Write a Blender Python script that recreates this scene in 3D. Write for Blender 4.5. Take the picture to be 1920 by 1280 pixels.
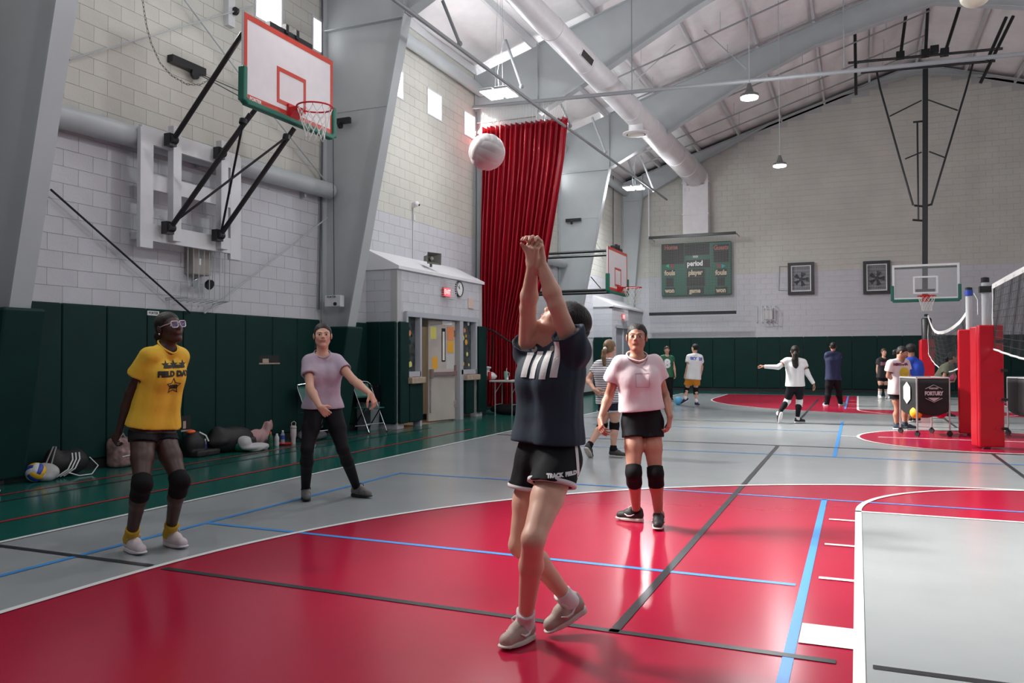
import bpy, bmesh, math, random
import numpy as np
from mathutils import Vector, Matrix
from mathutils.bvhtree import BVHTree
random.seed(7)
for o in list(bpy.data.objects): bpy.data.objects.remove(o)
SC = bpy.context.scene
COL = SC.collection
PI = math.pi
# ------------------------------------------------------------------ camera
FPX = 1529.86                       # focal length in pixels of a 1920 wide frame
CAM = np.array([-1.7994, -7.7667, 1.3650])
def cam_axes(pan, tilt, roll):
    cp, sp, ct, st = math.cos(pan), math.sin(pan), math.cos(tilt), math.sin(tilt)
    f = np.array([-sp*ct, cp*ct, st]); r0 = np.array([cp, sp, 0.]); u0 = np.cross(r0, f)
    cr, sr = math.cos(roll), math.sin(roll)
    return np.array([r0*cr+u0*sr, -r0*sr+u0*cr, f])
AX = cam_axes(0.4005, 0.0178, -0.0023)
cd = bpy.data.cameras.new('camera'); cam = bpy.data.objects.new('camera', cd); COL.objects.link(cam)
cd.sensor_width = 36.0; cd.lens = FPX*36/1920; cd.clip_start = 0.05; cd.clip_end = 200
m = Matrix(((AX[0][0], AX[1][0], -AX[2][0], CAM[0]), (AX[0][1], AX[1][1], -AX[2][1], CAM[1]), (AX[0][2], AX[1][2], -AX[2][2], CAM[2]), (0, 0, 0, 1)))
cam.matrix_world = m
SC.camera = cam
# measured points of the room: a sight line through (x, y) of the photograph met with a known plane
def ray(x, y): return AX.T @ np.array([(x-960)/FPX, -(y-640)/FPX, 1.0])
def onz(x, y, z=0.): d = ray(x, y); return CAM + d*((z-CAM[2])/d[2])
def onx(x, y, X): d = ray(x, y); return CAM + d*((X-CAM[0])/d[0])
def ony(x, y, Y): d = ray(x, y); return CAM + d*((Y-CAM[1])/d[1])
def at(x, y, D): return CAM + ray(x, y)*D
def depth(P): return float((np.asarray(P, float)-CAM) @ AX[2])
# ------------------------------------------------------------------ world, light, exposure
SC.view_settings.view_transform = 'Standard'; SC.view_settings.look = 'None'
SC.view_settings.gamma = 1.0; SC.view_settings.use_curve_mapping = False
SC.view_settings.exposure = 0.2
w = bpy.data.worlds.new('world'); SC.world = w; w.use_nodes = True
w.node_tree.nodes['Background'].inputs[0].default_value = (0.75, 0.85, 1.0, 1)
w.node_tree.nodes['Background'].inputs[1].default_value = 0.0
def area(name, loc, target, sx, sy, power, color=(1, 1, 1), spread=180):
    l = bpy.data.lights.new(name, 'AREA'); l.shape = 'RECTANGLE'; l.size = sx; l.size_y = sy
    l.energy = power; l.color = color; l.spread = math.radians(spread)
    o = bpy.data.objects.new(name, l); COL.objects.link(o); o.location = loc
    o.rotation_euler = (Vector(target)-Vector(loc)).to_track_quat('-Z', 'Y').to_euler()
    return o
def point(name, loc, power, r=0.15, color=(0.95, 0.97, 1.0)):
    l = bpy.data.lights.new(name, 'POINT'); l.energy = power; l.color = color; l.shadow_soft_size = r
    o = bpy.data.objects.new(name, l); COL.objects.link(o); o.location = loc; return o
# daylight slanting in through the clerestory windows of the left wall
for wy, pw in ((-3.3, 56), (-2.5, 60), (-1.2, 62), (0.5, 58), (2.7, 45), (6.5, 75), (8.3, 90), (10.1, 50), (14.5, 110), (18.8, 60)):
    area('window_daylight', (-10.3, wy, 7.0), (-1.3, wy+0.8, 0.2), 0.65, 0.65, pw, (1.0, 0.97, 0.93), 38)
# the row of twin panel high bays along the left side and the round pendants over the middle, plus an unseen fill
for ly, pw in ((1.1, 9), (7.3, 44), (11.5, 110), (18.9, 240)):
    area('high_bay_light', (-8.45 if ly != 11.5 else -9.05, ly, 6.62), (-8.45, ly, 0), 0.6, 0.55, pw, (0.93, 0.97, 1.0), 175)
    point('high_bay_glow', (-8.45 if ly != 11.5 else -9.05, ly, 6.95), min(pw, 70)*2.2, 0.4)
for lx, ly, pw in ((-3.65, 2.1, 190), (-3.65, 8.19, 210), (-3.61, 14.29, 120), (4.2, -3, 190), (4.2, 2.1, 190), (4.2, 8.2, 180), (4.2, 14.3, 80), (-3.65, -3.5, 170), (-5.5, -7, 150)):  # last entry is no pendant but a fill added for the near left
    point('pendant_and_fill_light', (lx, ly, 6.1), pw, 0.15)
# ------------------------------------------------------------------ materials
MATS = {}
def mat(name, color, rough=0.6, metal=0.0, var=0.0, vscale=8.0, bump=0.0, bscale=60.0, spec=0.5, stretch=None, emit=0.0, alpha=1.0, trans=0.0, sheen=0.0, coat=0.0, ior=1.45):
    if name in MATS: return MATS[name]
    m = bpy.data.materials.new(name); m.use_nodes = True; nt = m.node_tree; b = nt.nodes['Principled BSDF']
    c = tuple(color[:3])+(1,)
    b.inputs['Base Color'].default_value = c; b.inputs['Roughness'].default_value = rough; b.inputs['Metallic'].default_value = metal
    b.inputs['Specular IOR Level'].default_value = spec; b.inputs['IOR'].default_value = ior
    if sheen: b.inputs['Sheen Weight'].default_value = sheen
    if coat: b.inputs['Coat Weight'].default_value = coat; b.inputs['Coat Roughness'].default_value = 0.12
    if alpha < 1: b.inputs['Alpha'].default_value = alpha
    if trans: b.inputs['Transmission Weight'].default_value = trans
    if emit: b.inputs['Emission Color'].default_value = c; b.inputs['Emission Strength'].default_value = emit
    if var or bump:
        tc = nt.nodes.new('ShaderNodeTexCoord'); mp = nt.nodes.new('ShaderNodeMapping'); nt.links.new(tc.outputs['Object'], mp.inputs['Vector'])
        if stretch: mp.inputs['Scale'].default_value = stretch
    if var:
        n = nt.nodes.new('ShaderNodeTexNoise'); n.inputs['Scale'].default_value = vscale; n.inputs['Detail'].default_value = 5
        r = nt.nodes.new('ShaderNodeValToRGB'); nt.links.new(mp.outputs[0], n.inputs['Vector']); nt.links.new(n.outputs['Fac'], r.inputs['Fac'])
        r.color_ramp.elements[0].position = 0.3; r.color_ramp.elements[1].position = 0.7
        r.color_ramp.elements[0].color = tuple(max(0, x*(1-var)) for x in color[:3])+(1,)
        r.color_ramp.elements[1].color = tuple(min(1, x*(1+var)) for x in color[:3])+(1,)
        nt.links.new(r.outputs['Color'], b.inputs['Base Color'])
    if bump:
        n2 = nt.nodes.new('ShaderNodeTexNoise'); n2.inputs['Scale'].default_value = bscale; n2.inputs['Detail'].default_value = 3
        bp = nt.nodes.new('ShaderNodeBump'); bp.inputs['Strength'].default_value = bump; bp.inputs['Distance'].default_value = 0.01
        nt.links.new(mp.outputs[0], n2.inputs['Vector']); nt.links.new(n2.outputs['Fac'], bp.inputs['Height']); nt.links.new(bp.outputs['Normal'], b.inputs['Normal'])
    MATS[name] = m
    return m
# ------------------------------------------------------------------ mesh building
def basis(d):
    d = Vector(d).normalized(); a = Vector((0, 0, 1)) if abs(d.z) < 0.95 else Vector((1, 0, 0))
    u = d.cross(a).normalized(); return u, d.cross(u).normalized(), d
class MB:
    def __init__(s): s.v = []; s.f = []; s.m = []
    def add(s, v, f, mi=0):
        o = len(s.v); s.v += [tuple(p) for p in v]; s.f += [tuple(i+o for i in q) for q in f]; s.m += [mi]*len(f); return s
    def box(s, c, size, rz=0., mi=0, bev=0.0, R=None):
        hx, hy, hz = [x/2 for x in size]
        if bev: 
            b = bev; pts = []
            for z, k in ((-hz, b), (-hz+b, 0), (hz-b, 0), (hz, b)):
                pts += [(x, y, z) for x, y in ((-hx+k+b*(k == 0)*.5, -hy+k), (hx-k-b*(k == 0)*.5, -hy+k), (hx-k, -hy+k+b*(k == 0)*.5), (hx-k, hy-k-b*(k == 0)*.5), (hx-k-b*(k == 0)*.5, hy-k), (-hx+k+b*(k == 0)*.5, hy-k), (-hx+k, hy-k-b*(k == 0)*.5), (-hx+k, -hy+k+b*(k == 0)*.5))]
            fs = [tuple(range(7, -1, -1)), tuple(range(24, 32))]
            for l in range(3):
                for i in range(8): fs.append((l*8+i, l*8+(i+1) % 8, l*8+8+(i+1) % 8, l*8+8+i))
        else:
            pts = [(x, y, z) for z in (-hz, hz) for x, y in ((-hx, -hy), (hx, -hy), (hx, hy), (-hx, hy))]
            fs = [(3, 2, 1, 0), (4, 5, 6, 7), (0, 1, 5, 4), (1, 2, 6, 5), (2, 3, 7, 6), (3, 0, 4, 7)]
        M = R if R is not None else Matrix.Rotation(rz, 3, 'Z')
        return s.add([M @ Vector(p)+Vector(c) for p in pts], fs, mi)
    def bar(s, p, q, w, h=None, mi=0, up=None):
        p, q = Vector(p), Vector(q); h = h or w
        if up is None: u, v, d = basis(q-p)
        else: d = (q-p).normalized(); u = d.cross(Vector(up)).normalized(); v = u.cross(d).normalized()
        pts = [a+u*x*w/2+v*y*h/2 for a in (p, q) for x, y in ((-1, -1), (1, -1), (1, 1), (-1, 1))]
        return s.add(pts, [(3, 2, 1, 0), (4, 5, 6, 7), (0, 1, 5, 4), (1, 2, 6, 5), (2, 3, 7, 6), (3, 0, 4, 7)], mi)
    def tube(s, path, r, n=8, mi=0, close=False, cap=True):
        P = [Vector(p) for p in path]; rs = r if isinstance(r, (list, tuple)) else [r]*len(P); pts = []; N = len(P); u = None
        for i, p in enumerate(P):
            if close: d = P[(i+1) % N]-P[i-1]
            else: d = P[min(i+1, N-1)]-P[max(i-1, 0)]
            d.normalize()
            if u is None: u, v, _ = basis(d)
            else: u = (u-d*u.dot(d)).normalized(); v = d.cross(u)
            pts += [p+(u*math.cos(2*PI*k/n)+v*math.sin(2*PI*k/n))*rs[i] for k in range(n)]
        fs = []
        for i in range(N if close else N-1):
            j = (i+1) % N
            for k in range(n): fs.append((i*n+k, i*n+(k+1) % n, j*n+(k+1) % n, j*n+k))
        if cap and not close: fs += [tuple(range(n-1, -1, -1)), tuple((N-1)*n+k for k in range(n))]
        return s.add(pts, fs, mi)
    def lathe(s, prof, c=(0, 0, 0), axis=(0, 0, 1), n=20, mi=0, cap=True):
        u, v, d = basis(axis); c = Vector(c)
        pts = [c+d*h+(u*math.cos(2*PI*k/n)+v*math.sin(2*PI*k/n))*r for r, h in prof for k in range(n)]
        fs = [(i*n+k, i*n+(k+1) % n, (i+1)*n+(k+1) % n, (i+1)*n+k) for i in range(len(prof)-1) for k in range(n)]
        if cap: fs += [tuple(range(n-1, -1, -1)), tuple((len(prof)-1)*n+k for k in range(n))]
        return s.add(pts, fs, mi)
    def ball(s, c, r, n=24, m=14, mi=0, sc=(1, 1, 1)):
        prof = [(Vector((0, 0, 0)))]; pts = []; 
        for i in range(m+1):
            a = -PI/2+PI*i/m
            for k in range(n): pts.append((c[0]+r*sc[0]*math.cos(a)*math.cos(2*PI*k/n), c[1]+r*sc[1]*math.cos(a)*math.sin(2*PI*k/n), c[2]+r*sc[2]*math.sin(a)))
        return s.add(pts, [(i*n+k, i*n+(k+1) % n, (i+1)*n+(k+1) % n, (i+1)*n+k) for i in range(m) for k in range(n)], mi)
    def prism(s, poly, d, mi=0):
        poly = [Vector(p) for p in poly]; d = Vector(d); n = len(poly)
        return s.add(poly+[p+d for p in poly], [tuple(range(n-1, -1, -1)), tuple(range(n, 2*n))]+[(i, (i+1) % n, n+(i+1) % n, n+i) for i in range(n)], mi)
    def poly(s, pts, mi=0): return s.add(pts, [tuple(range(len(pts)))], mi)
    def build(s, name, mats, parent=None, smooth=False, kind=None, label=None, weld=False, recalc=True):
        me = bpy.data.meshes.new(name); o = bpy.data.objects.new(name, me); COL.objects.link(o)
        off = Vector((0, 0, 0)); p = parent
        while p is not None: off += Vector(p.location); p = p.parent
        me.from_pydata([tuple(Vector(q)-off) for q in s.v], [], s.f)
        if not isinstance(mats, (list, tuple)): mats = [mats]
        for k in mats: me.materials.append(k)
        if len(mats) > 1: me.polygons.foreach_set('material_index', s.m)
        if recalc or weld:
            bm = bmesh.new(); bm.from_mesh(me)
            if weld: bmesh.ops.remove_doubles(bm, verts=bm.verts, dist=1e-5)
            bmesh.ops.recalc_face_normals(bm, faces=bm.faces); bm.to_mesh(me); bm.free()
        if smooth:
            me.polygons.foreach_set('use_smooth', [True]*len(me.polygons))
            if smooth != 'all': 
                try: me.set_sharp_from_angle(angle=math.radians(38))
                except Exception: pass
        me.update(); o.parent = parent
        if kind: o['kind'] = kind
        if label: o['label'] = label
        return o
def thing(name, label, cat, loc=(0, 0, 0), group=None):
    o = bpy.data.objects.new(name, None); COL.objects.link(o); o.location = loc; o.empty_display_size = 0.1
    o['label'] = label; o['category'] = cat
    if group: o['group'] = group
    return o
def tag(o, label, cat, group=None):
    o['label'] = label; o['category'] = cat
    if group: o['group'] = group
    return o
def base(o, loc):
    # move the origin of a one mesh thing to its base
    loc = Vector(loc); o.data.transform(Matrix.Translation(-loc)); o.location = loc; return o
def dup(o, parent=None):
    c = o.copy(); COL.objects.link(c); c.parent = parent
    for ch in o.children: dup(ch, c)
    return c
def txt_mesh(s, size=0.1, font_bold=0.0, spx=1.0, shear=0.0):
    cu = bpy.data.curves.new('t', 'FONT'); cu.body = s; cu.size = size; cu.align_x = 'CENTER'; cu.align_y = 'CENTER'; cu.offset = font_bold; cu.resolution_u = 3; cu.space_character = spx; cu.shear = shear
    o = bpy.data.objects.new('t', cu); COL.objects.link(o)
    dg = bpy.context.evaluated_depsgraph_get(); me = bpy.data.meshes.new_from_object(o.evaluated_get(dg))
    V = [v.co.copy() for v in me.vertices]; F = [tuple(p.vertices) for p in me.polygons]
    bpy.data.objects.remove(o); bpy.data.curves.remove(cu); bpy.data.meshes.remove(me)
    return V, F
def text(mb, s, size, c, right, up, mi=0, bold=0.0, sx=1.0, lift=0.0, shear=0.0):
    V, F = txt_mesh(s, size, bold, shear=shear); c, right, up = Vector(c), Vector(right).normalized(), Vector(up).normalized(); n = right.cross(up)
    mb.add([c+right*v.x*sx+up*v.y+n*lift for v in V], F, mi)
# ------------------------------------------------------------------ setting
XL, XR, XM = -10.45, 10.85, 0.2
YB, YN = 24.5, -14.0
ZE, SL = 8.3, 0.31
def roofz(x): return ZE+SL*((x-XL) if x < XM else (XR-x))
FRAMES = [-8.05, -1.9, 4.2, 10.4, 16.5, 24.1]
mGreenFloor = mat('green_floor', (0.012, 0.105, 0.085), 0.17, var=0.12, vscale=3)
mGreyFloor = mat('grey_floor', (0.36, 0.385, 0.39), 0.19, var=0.05, vscale=1.5)
mRedFloor = mat('red_floor', (0.40, 0.010, 0.042), 0.21, var=0.05, vscale=1.2, spec=.35)
mWhiteLine = mat('white_line', (0.82, 0.82, 0.80), 0.3)
mBlackLine = mat('black_line', (0.03, 0.032, 0.036), 0.3)
mBlueLine = mat('blue_line', (0.06, 0.30, 0.72), 0.3)
mRedLine = mat('red_line', (0.45, 0.02, 0.03), 0.3)
mBlkLo = mat('block_lower', (0.53, 0.535, 0.565), 0.55, var=0.05, vscale=1.2, bump=0.25, bscale=45)
mBlkHi = mat('block_upper', (0.53, 0.525, 0.475), 0.6, var=0.06, vscale=1.2, bump=0.25, bscale=45)
mMortar = mat('mortar', (0.44, 0.44, 0.44), 0.8)
mPad = mat('green_pad', (0.0035, 0.028, 0.024), 0.5, var=0.12, vscale=2, bump=0.08, bscale=200, spec=.2)
mSteel = mat('painted_steel', (0.42, 0.45, 0.46), 0.38, var=0.05, vscale=1.5, bump=0.03, bscale=20)
mWhiteSteel = mat('white_steel', (0.62, 0.63, 0.64), 0.4, var=0.04, vscale=3)
mBlackSteel = mat('black_steel', (0.012, 0.012, 0.014), 0.38)
mChrome = mat('chrome', (0.6, 0.6, 0.62), 0.22, metal=1.0)
mInsul = mat('insulation', (0.88, 0.86, 0.86), 0.28, var=0.03, vscale=4, bump=0.6, bscale=6)
mDuct = mat('duct_white', (0.66, 0.64, 0.65), 0.42, var=0.06, vscale=3)
mBlackRub = mat('black_rubber', (0.012, 0.012, 0.013), 0.6)
mGlow = mat('window_glow', (1.0, 1.0, 1.0), 0.5, emit=4.0)
mWood = mat('door_wood', (0.42, 0.36, 0.30), 0.5, var=0.1, vscale=3, stretch=(6, 6, 1))
mCream = mat('cream_paint', (0.62, 0.52, 0.36), 0.6)

floor = MB().box((0.2, (YB+YN)/2, -0.05), (XR-XL, YB-YN, 0.1)).build('floor', mGreenFloor, kind='structure')
ZF = [0.001]
def paint(name, pts, m, lv):
    return MB().poly([(x, y, 0.0012*lv) for x, y in pts]).build(name, m, floor, recalc=False)
def rect(x0, x1, y0, y1): return [(x0, y0), (x1, y0), (x1, y1), (x0, y1)]
def arcpts(cx, cy, r, a0, a1, n=64): return [(cx+r*math.cos(math.radians(a0+(a1-a0)*i/n)), cy+r*math.sin(math.radians(a0+(a1-a0)*i/n))) for i in range(n+1)]
def band(name, pts, wd, m, lv, closed=False):
    mb = MB(); L = []; Rr = []; n = len(pts)
    for i, p in enumerate(pts):
        a = Vector(pts[(i-1) % n] if closed else pts[max(i-1, 0)]); b = Vector(pts[(i+1) % n] if closed else pts[min(i+1, n-1)])
        d = (b-a).normalized(); nn = Vector((-d.y, d.x))*wd/2
        L.append((p[0]+nn.x, p[1]+nn.y, 0.0012*lv)); Rr.append((p[0]-nn.x, p[1]-nn.y, 0.0012*lv))
    mb.add(L+Rr, [(i, n+i, n+(i+1) % n, (i+1) % n) for i in range(n if closed else n-1)])
    return mb.build(name, m, floor, recalc=False)
BL = 21.8; FTF = 14.5; KW = 1.83
paint('grey_court', rect(-7.65, 7.65, -13.5, BL), mGreyFloor, 1)
near3 = [(6.02, -11)]+arcpts(0, -4.19, 6.02, 0, 180)+[(-6.02, -11)]
far3 = [(-6.02, BL)]+arcpts(0, 18.7, 6.02, 180, 360)+[(6.02, BL)]
paint('red_zone', near3, mRedFloor, 2); paint('red_zone', far3, mRedFloor, 2)
paint('red_circle', arcpts(0, 7.1, 1.83, 0, 360, 96)[:-1], mRedFloor, 2)
paint('grey_key', rect(-KW, KW, -11, 0), mGreyFloor, 3); paint('grey_key', rect(-KW, KW, FTF, BL), mGreyFloor, 3)
def line(x0, y0, x1, y1, wd, m, lv, name): return band(name, [(x0, y0), (x1, y1)], wd, m, lv)
for a in ((-6.73, -13, -6.73, 0.52), (-2.1, -9, -2.1, 0.5), (-2.1, 4.05, -2.1, 10.4), (-2.1, 14.6, -2.1, BL), (2.1, 14.6, 2.1, BL), (-6.7, -2.56, -2.15, -2.63), (-6.73, 0.52, 6.7, 0.46), (-6.7, 4.02, 6.7, 4.02), (-6.7, 7.9, -2.1, 7.9)): line(*a, 0.05, mBlueLine, 4, 'blue_line')
for x in (-2.1, 2.1):
    for y0, y1 in ((-9, 0.5), (4.05, 10.4), (14.6, BL)): pass
for a in ((-2.92, -3.85, -2.92, 5.2), (-2.94, 11.0, -2.94, 19.4), (-0.1, 5.15, -0.1, 1.9), (-0.1, 9.65, -0.1, 13), (-7.6, -3.76, -6.05, -3.76), (-5.93, -3.78, -1.9, -3.85), (-1.75, -3.85, 1.7, -3.85), (-7.6, 5.2, 7.6, 5.2), (-7.6, 9.55, 7.6, 9.55), (-1.8, FTF, 1.8, FTF)): line(*a, 0.05, mBlackLine, 5, 'black_line')
for a in ((-7.62, -13, -7.62, BL), (-7.62, BL, 7.62, BL), (7.62, -13, 7.62, BL), (-KW+.025, -11, -KW+.025, 0), (KW-.025, -11, KW-.025, 0), (-KW, -.025, KW, -.025), (-KW+.025, FTF, -KW+.025, BL), (KW-.025, FTF, KW-.025, BL), (-2.08, 7.1, -1.83, 7.1), (-1.5, 7.1, 2.08, 7.1)): line(*a, 0.05, mWhiteLine, 6, 'white_line')
band('white_line', near3, 0.05, mWhiteLine, 6); band('white_line', far3, 0.05, mWhiteLine, 6)
band('white_line', arcpts(0, 0, KW-.025, 0, 180), 0.05, mWhiteLine, 6); band('white_line', arcpts(0, FTF, KW-.025, 180, 360), 0.05, mWhiteLine, 6)
band('white_line', arcpts(0, 7.1, KW-.025, 0, 360, 96)[:-1], 0.05, mWhiteLine, 6, True)
for s in (1, -1):
    for y in (-2.414, -1.448, -0.482): line(s*1.83, y, s*2.03, y, 0.05, mWhiteLine, 6, 'lane_mark')
    line(s*1.83, -3.505, s*2.07, -3.505, 0.305, mWhiteLine, 6, 'lane_block')
    for y in (15.0, 16.0, 17.0, 18.9): line(s*1.83, y, s*2.05, y, 0.05, mWhiteLine, 6, 'lane_mark')
line(-8.22, -13, -8.45, 6, 0.05, mRedLine, 4, 'red_line'); line(-9.48, -13, -9.7, 6, 0.04, mRedLine, 4, 'red_line'); line(-9.2, -13, -9.3, 6, 0.035, mBlackLine, 4, 'black_line')
line(-7.45, 16, -10.3, 23.6, 0.03, mRedLine, 4, 'red_line')

# walls: backing, then single blocks set proud of it, the joints recessed
def outline(x): return roofz(x)
XF = -9.75
def F(x, y): return onx(x, y, XF)
yA, yB = F(745, 600)[1], F(904, 640)[1]
zT = F(746, 504)[2]
oL, oR, oT = F(758, 640)[1], F(893, 640)[1], F(790, 588)[2]   # the glazed doorway of the vestibule
dL, dR = F(785, 640)[1], F(858, 640)[1]
wl = MB()
for a, b, z0, z1 in ((YN, dL, 0, ZE+.05), (dR, YB, 0, ZE+.05), (dL, dR, 2.3, ZE+.05)): wl.box((XL-0.15, (a+b)/2, (z0+z1)/2), (0.29, b-a, z1-z0))
wall_left = wl.build('wall_left', mMortar, kind='structure')
wall_back = MB().prism([(XL, YB+.01, 0), (XR, YB+.01, 0), (XR, YB+.01, ZE), (XM, YB+.01, roofz(XM)), (XL, YB+.01, ZE)], (0, 0.3, 0)).build('wall_back', mMortar, kind='structure')
wall_right = MB().box((XR+0.15, (YB+YN)/2, ZE/2), (0.3, YB-YN, ZE)).build('wall_right', mBlkLo, kind='structure')
wall_front = MB().prism([(XL, YN, 0), (XR, YN, 0), (XR, YN, ZE), (XM, YN, roofz(XM)), (XL, YN, ZE)], (0, -0.3, 0)).build('wall_front', mBlkLo, kind='structure')
WINS = [(c, 0.34) for c in (-5.6, -3.7, 0.45, 2.68, 4.02+.05, 6.5, 8.25, 10.12, 12.9, 14.8, 16.2, 18.9, 20.7)]
WZ0, WZ1 = 2.0+.203*23, 2.0+.203*26
WINS = [(-5.6, .34), (-3.7, .34), (0.5, .34), (2.68, .34), (4.0, .2), (6.55, .34), (8.25, .35), (10.05, .32), (12.6, .34), (14.5, .34), (16.1, .34), (18.9, .34)]
BW, BH, GAP = 0.406, 0.203, 0.0045
def blockwall(parent, axis, plane, u0, u1, z0, nrows, zsplit, n_single, skip=lambda u, z: False, top=lambda u: 99, nrm=-1, th=0.006, bw=BW, bh=BH, wins=False):
    cells = []
    for r in range(nrows):
        z = z0+r*bh; u = u0-(bw/2 if r % 2 else 0)
        while u < u1-1e-6:
            a, b = max(u, u0), min(u+bw, u1)
            if wins and z+bh/2 > WZ0 and z+bh/2 < WZ1:
                for wc, wh in WINS:
                    if a < wc+wh and b > wc-wh:
                        if a < wc-wh: b = wc-wh
                        elif b > wc+wh: a = wc+wh
                        else: b = a
            if b-a > 0.05 and z+bh < top((a+b)/2) and not skip((a+b)/2, z+bh/2):
                c = (plane, (a+b)/2, z+bh/2) if axis == 'x' else ((a+b)/2, plane, z+bh/2)
                dist = np.linalg.norm(np.array(c)-CAM); f = depth(c) > 0.5
                px = None
                cells.append((dist if f else 999, a, b, z))
            u += bw
    cells.sort()
    rest = [MB(), MB()]; cache = {}
    for i, (d, a, b, z) in enumerate(cells):
        hi = int(z+bh/2 > zsplit); m = (mBlkLo, mBlkHi)[hi]; w = b-a-GAP; h = bh-GAP
        c = (plane, (a+b)/2, z+bh/2) if axis == 'x' else ((a+b)/2, plane, z+bh/2)
        sz = (th*2, w, h) if axis == 'x' else (w, th*2, h)
        if i < n_single and d < 900:
            key = (round(w, 3), hi)
            if key not in cache:
                o = MB().box((0, 0, 0), sz).build('block', m, None); cache[key] = o
            else:
                o = cache[key].copy(); COL.objects.link(o)
            o.parent = parent; o.location = Vector(c)-Vector(parent.location)
        else: rest[hi].box(c, sz)
    for hi in (0, 1):
        if rest[hi].v: rest[hi].build('block_work', (mBlkLo, mBlkHi)[hi], parent, kind='stuff', recalc=False)
blockwall(wall_left, 'x', XL, -3.0, YB, 2.0, 31, 4.25, 300, wins=True)
blockwall(wall_back, 'y', YB, XL, 8.0, 2.06, 46, 4.42, 300, top=lambda x: roofz(x)-0.1)

# clerestory windows
for i, (c, h) in enumerate(WINS):
    fr = MB()
    for z in (WZ0+.02, WZ1-.02): fr.box((XL+0.001, c, z), (0.03, 2*h, 0.036))
    for s in (-1, 1): fr.box((XL+0.001, c+s*(h-.02), (WZ0+WZ1)/2), (0.03, 0.036, WZ1-WZ0-.076))
    wdo = fr.build('window_%d' % (i+1), mWhiteSteel, kind='structure')
    MB().box((XL+0.0, c, (WZ0+WZ1)/2), (0.014, 2*h-0.06, WZ1-WZ0-0.06)).build('pane', mGlow, wdo)

# padded panels along the foot of the walls
def padpanel(parent, axis, plane, u, wd, z0=0.12, z1=2.0, t=0.07):
    mb = MB(); sz = (t, wd-0.012, z1-z0) if axis == 'x' else (wd-0.012, t, z1-z0)
    c = (plane+t/2, u, (z0+z1)/2) if axis == 'x' else (u, plane-t/2, (z0+z1)/2)
    mb.box(c, sz, bev=0.018); return mb.build('padded_panel', mPad, parent)
def padrow(parent, axis, plane, a, b, wd, **k):
    n = max(1, round((b-a)/wd)); wd = (b-a)/n
    for i in range(n): padpanel(parent, axis, plane, a+wd*(i+.5), wd, **k)
padrow(wall_left, 'x', XL+0.01, -7.8, -2.15, 0.61); padrow(wall_left, 'x', XL+0.01, -1.65, 3.95, 0.62)
padrow(wall_left, 'x', XL+0.01, 4.5, 5.85, 0.61); padrow(wall_left, 'x', XL+0.01, 10.7, 16.2, 0.61); padrow(wall_left, 'x', XL+0.01, 16.8, 17.1, 0.5); padrow(wall_left, 'x', XL+0.01, 20.4, 24.3, 0.61)
padrow(wall_back, 'y', YB-0.01, -10.3, 8, 0.82, z1=2.06)
MB().box((XL+.03, 10, .06), (.04, 29, .12)).build('baseboard_left', mBlackRub, kind='structure')
MB().box((0, YB-.03, .06), (20, .04, .12)).build('baseboard_back', mBlackRub, kind='structure')

# roof: deck, purlins and sagging insulation batts between them
ceiling = MB()
for xa, xb in ((XL-.3, XM), (XR+.3, XM)):
    ceiling.prism([(xa, YN, roofz(xa)+.28), (xb, YN, roofz(xb)+.28), (xb, YN, roofz(xb)+.4), (xa, YN, roofz(xa)+.4)], (0, YB+.4-YN, 0))
ceiling = ceiling.build('ceiling', mWhiteSteel, kind='structure')
def batt(xa, xb, ya, yb, seed):
    rnd = random.Random(seed); nu, nv = 14, 26; mb = MB(); V = []
    ph = [rnd.uniform(0, 6) for _ in range(6)]; sag = rnd.uniform(.15, .21); q = 2 if rnd.random() < .75 else 3; sp = rnd.uniform(.3, .7); crs = sorted(rnd.uniform(.1, .9) for _ in range(4))
    for j in range(nv+1):
        for i in range(nu+1):
            u, v = i/nu, j/nv; x = xa+(xb-xa)*u; y = ya+(yb-ya)*v
            uu = u/sp*.5 if u < sp else .5+(u-sp)/(1-sp)*.5
            b = abs(math.sin(PI*uu*q))**.5*(min(1, 6*v, 6*(1-v))**.5)
            s = sag*b*(.75+.25*math.sin(5*v+ph[4]))+.030*math.sin(9*v+ph[0]+5*u)*b+.020*math.sin(19*v+ph[1]+3*math.sin(4*u+ph[5]))*b
            for c in crs: s -= .05*b*math.exp(-((v-c-.03*math.sin(6*u+ph[2]))/.012)**2)
            V.append((x, y, roofz(x)+.22-s))
    mb.add(V, [(j*(nu+1)+i, j*(nu+1)+i+1, (j+1)*(nu+1)+i+1, (j+1)*(nu+1)+i) for j in range(nv) for i in range(nu)])
    return mb.build('insulation_batt', mInsul, ceiling, smooth='all', recalc=False)
k = 0
xs = [XL+1.521*i for i in range(8)]
for ya, yb in zip([-1.9, 4.2, 10.4, 16.5], [4.2, 10.4, 16.5, 24.4]):
    for i in range(7):
        batt(xs[i], xs[i+1] if i < 6 else XM, ya, yb, k); k += 1
        xa, xb = XR-(xs[i]-XL), XR-((xs[i+1] if i < 6 else XM)-XL)
        if ya > 4: batt(xa, xb if i < 6 else XM, ya, yb, k+500)
for x in xs[:-1]+[XR-(x-XL) for x in xs[:-1]]+[XM]:
    MB().bar((x, YN, roofz(x)+.10), (x, YB, roofz(x)+.10), .07, .2).build('purlin', mWhiteSteel, ceiling)

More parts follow.
